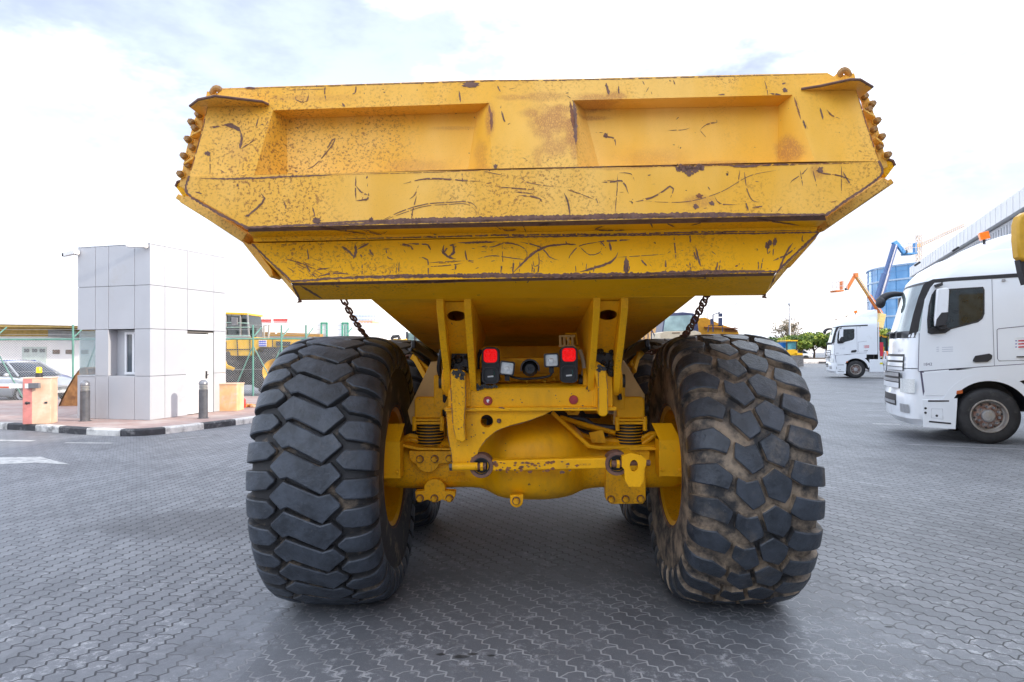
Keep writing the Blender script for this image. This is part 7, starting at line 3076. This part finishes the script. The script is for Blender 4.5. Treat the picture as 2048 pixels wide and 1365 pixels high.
# ---------------- round glass building
YGB = 150
gb = empty('glass_building', (0, 0, 0))
lx_ = V(1735, 600, YGB)
rad = 17
th_ = math.atan2(lx_.x, YGB)
cx = Vector((lx_.x + rad * math.cos(th_), YGB - rad * math.sin(th_), 0))
gb.location = cx
tag(gb, 'round blue glass office building behind the boom lifts', 'building')
zt = V(1785, 536, YGB - 10).z
g_ = MB()
m_, nt, b = new_mat('blue_curtain_wall')
v = coords(nt)
c = mixc(nt, ramp(nt, noise(nt, v, .16, 3), .35, .65), (.07, .25, .50), (.16, .38, .64))
L(nt, c, b.inputs['Base Color'])
b.inputs['Roughness'].default_value = .12
b.inputs['Specular IOR Level'].default_value = .5
g_.lathe([(0, rad), (zt, rad), (zt, .01)], m_, n=48)
g_.build('wall', gb, smooth=50)
g_ = MB()
FRG = mat('mullion_grey', (.38, .50, .62), .4)
for k in range(5):
    z = zt * (k + .2) / 5
    g_.lathe([(z, rad + .02), (z, rad + .16), (z + .32, rad + .16), (z + .32, rad + .02)], FRG, n=48)
    z += zt / 10
    g_.lathe([(z, rad + .02), (z, rad + .05), (z + .06, rad + .05), (z + .06, rad + .02)], mat('mullion_blue', (.10, .27, .48), .4), n=48)
for k in range(40):
    a = 2 * math.pi * k / 40
    p = Vector((math.cos(a), math.sin(a), 0)) * (rad + .02)
    g_.bar(p, p + Vector((0, 0, zt)), .07, .10, mat('mullion_blue', (.10, .27, .48), .4), up=p)
g_.lathe([(zt, rad + .25), (zt + .2, rad + .25), (zt + .2, rad - .6)], mat('mullion_blue', (.05, .14, .26)), n=48)
g_.build('mullion', gb, smooth=50)
g_ = MB()
g_.box((-2, -12, zt + .9), (9, .3, .35), mat('parapet_light', (.6, .62, .6)))
g_.box((-5, -12, zt + .5), (.2, .2, 1.0), FRG)
g_.box((1, -12, zt + .5), (.2, .2, 1.0), FRG)
g_.build('roof_rail', gb)

# ---------------- tower crane on the horizon
YC = 320
tc_ = empty('tower_crane', (V(1838, 700, YC).x, YC, 0))
tag(tc_, 'thin pale tower crane on the skyline above the lorry roof', 'crane')
O_ = tc_.location
CRN = mat('crane_pale', (.55, .46, .36), .6)


def lattice(p, q, w_, m, n):
    g_ = MB()
    p, q = Vector(p), Vector(q)
    d = (q - p).normalized()
    s_ = Vector((0, 1, 0))
    u_ = d.cross(s_).normalized()
    cs = [(s_ * a + u_ * b_) * w_ / 2 for a, b_ in ((-1, -1), (1, -1), (1, 1), (-1, 1))]
    for c_ in cs:
        g_.bar(p + c_, q + c_, .25, .25, m)
    for i in range(n):
        a, b_ = p.lerp(q, i / n), p.lerp(q, (i + 1) / n)
        for k in range(4):
            g_.bar(a + cs[k], b_ + cs[(k + 1) % 4], .16, .16, m)
    return g_


lattice((0, 0, 0), V(1838, 470, YC) - O_, 1.8, CRN, 26).build('mast', tc_)
lattice(V(1830, 496, YC) - O_, V(1930, 450, YC) - O_, 1.2, CRN, 26).build('jib', tc_)
lattice(V(1838, 490, YC) - O_, V(1810, 499, YC) - O_, 1.2, CRN, 8).build('counter_jib', tc_)
g_ = MB()
g_.bar(V(1838, 470, YC) - O_, V(1900, 464, YC) - O_, .15, .15, CRN)
g_.bar(V(1838, 470, YC) - O_, V(1812, 498, YC) - O_, .15, .15, CRN)
slab(g_, [(1833, 488), (1842, 488), (1842, 494), (1833, 494)], YC - 1, 2, mat('crane_orange', (.6, .33, .14)), O_)
g_.build('tie_bar', tc_)
# low far buildings on the horizon to close the view
for i, (a, b_, top, Y) in enumerate(((1360, 1560, 690, 210), (760, 1000, 690, 230), (1560, 1860, 684, 240))):
    t = MB()
    p = V((a + b_) / 2, 700, Y)
    slab(t, [(a, top), (b_, top - 2), (b_, 712), (a, 712)], Y, 15, mat('far_wall', (.62, .62, .60), .7, var=.05, scale=.1), (p.x, Y, 0))
    for x in range(int(a) + 6, int(b_) - 8, 14):
        slab(t, [(x, top + 3), (x + 6, top + 3), (x + 6, top + 8), (x, top + 8)], Y - .1, .08, mat('far_pane', (.35, .38, .40), .3), (p.x, Y, 0))
    o = t.build('far_shed', loc=(p.x, Y, 0))
    tag(o, ('long low pale shed on the horizon beyond the orange dump truck', 'long low pale shed on the horizon behind the dump truck frame', 'long low pale shed on the horizon beyond the row of small trees')[i], 'shed', 'low sheds on the horizon')
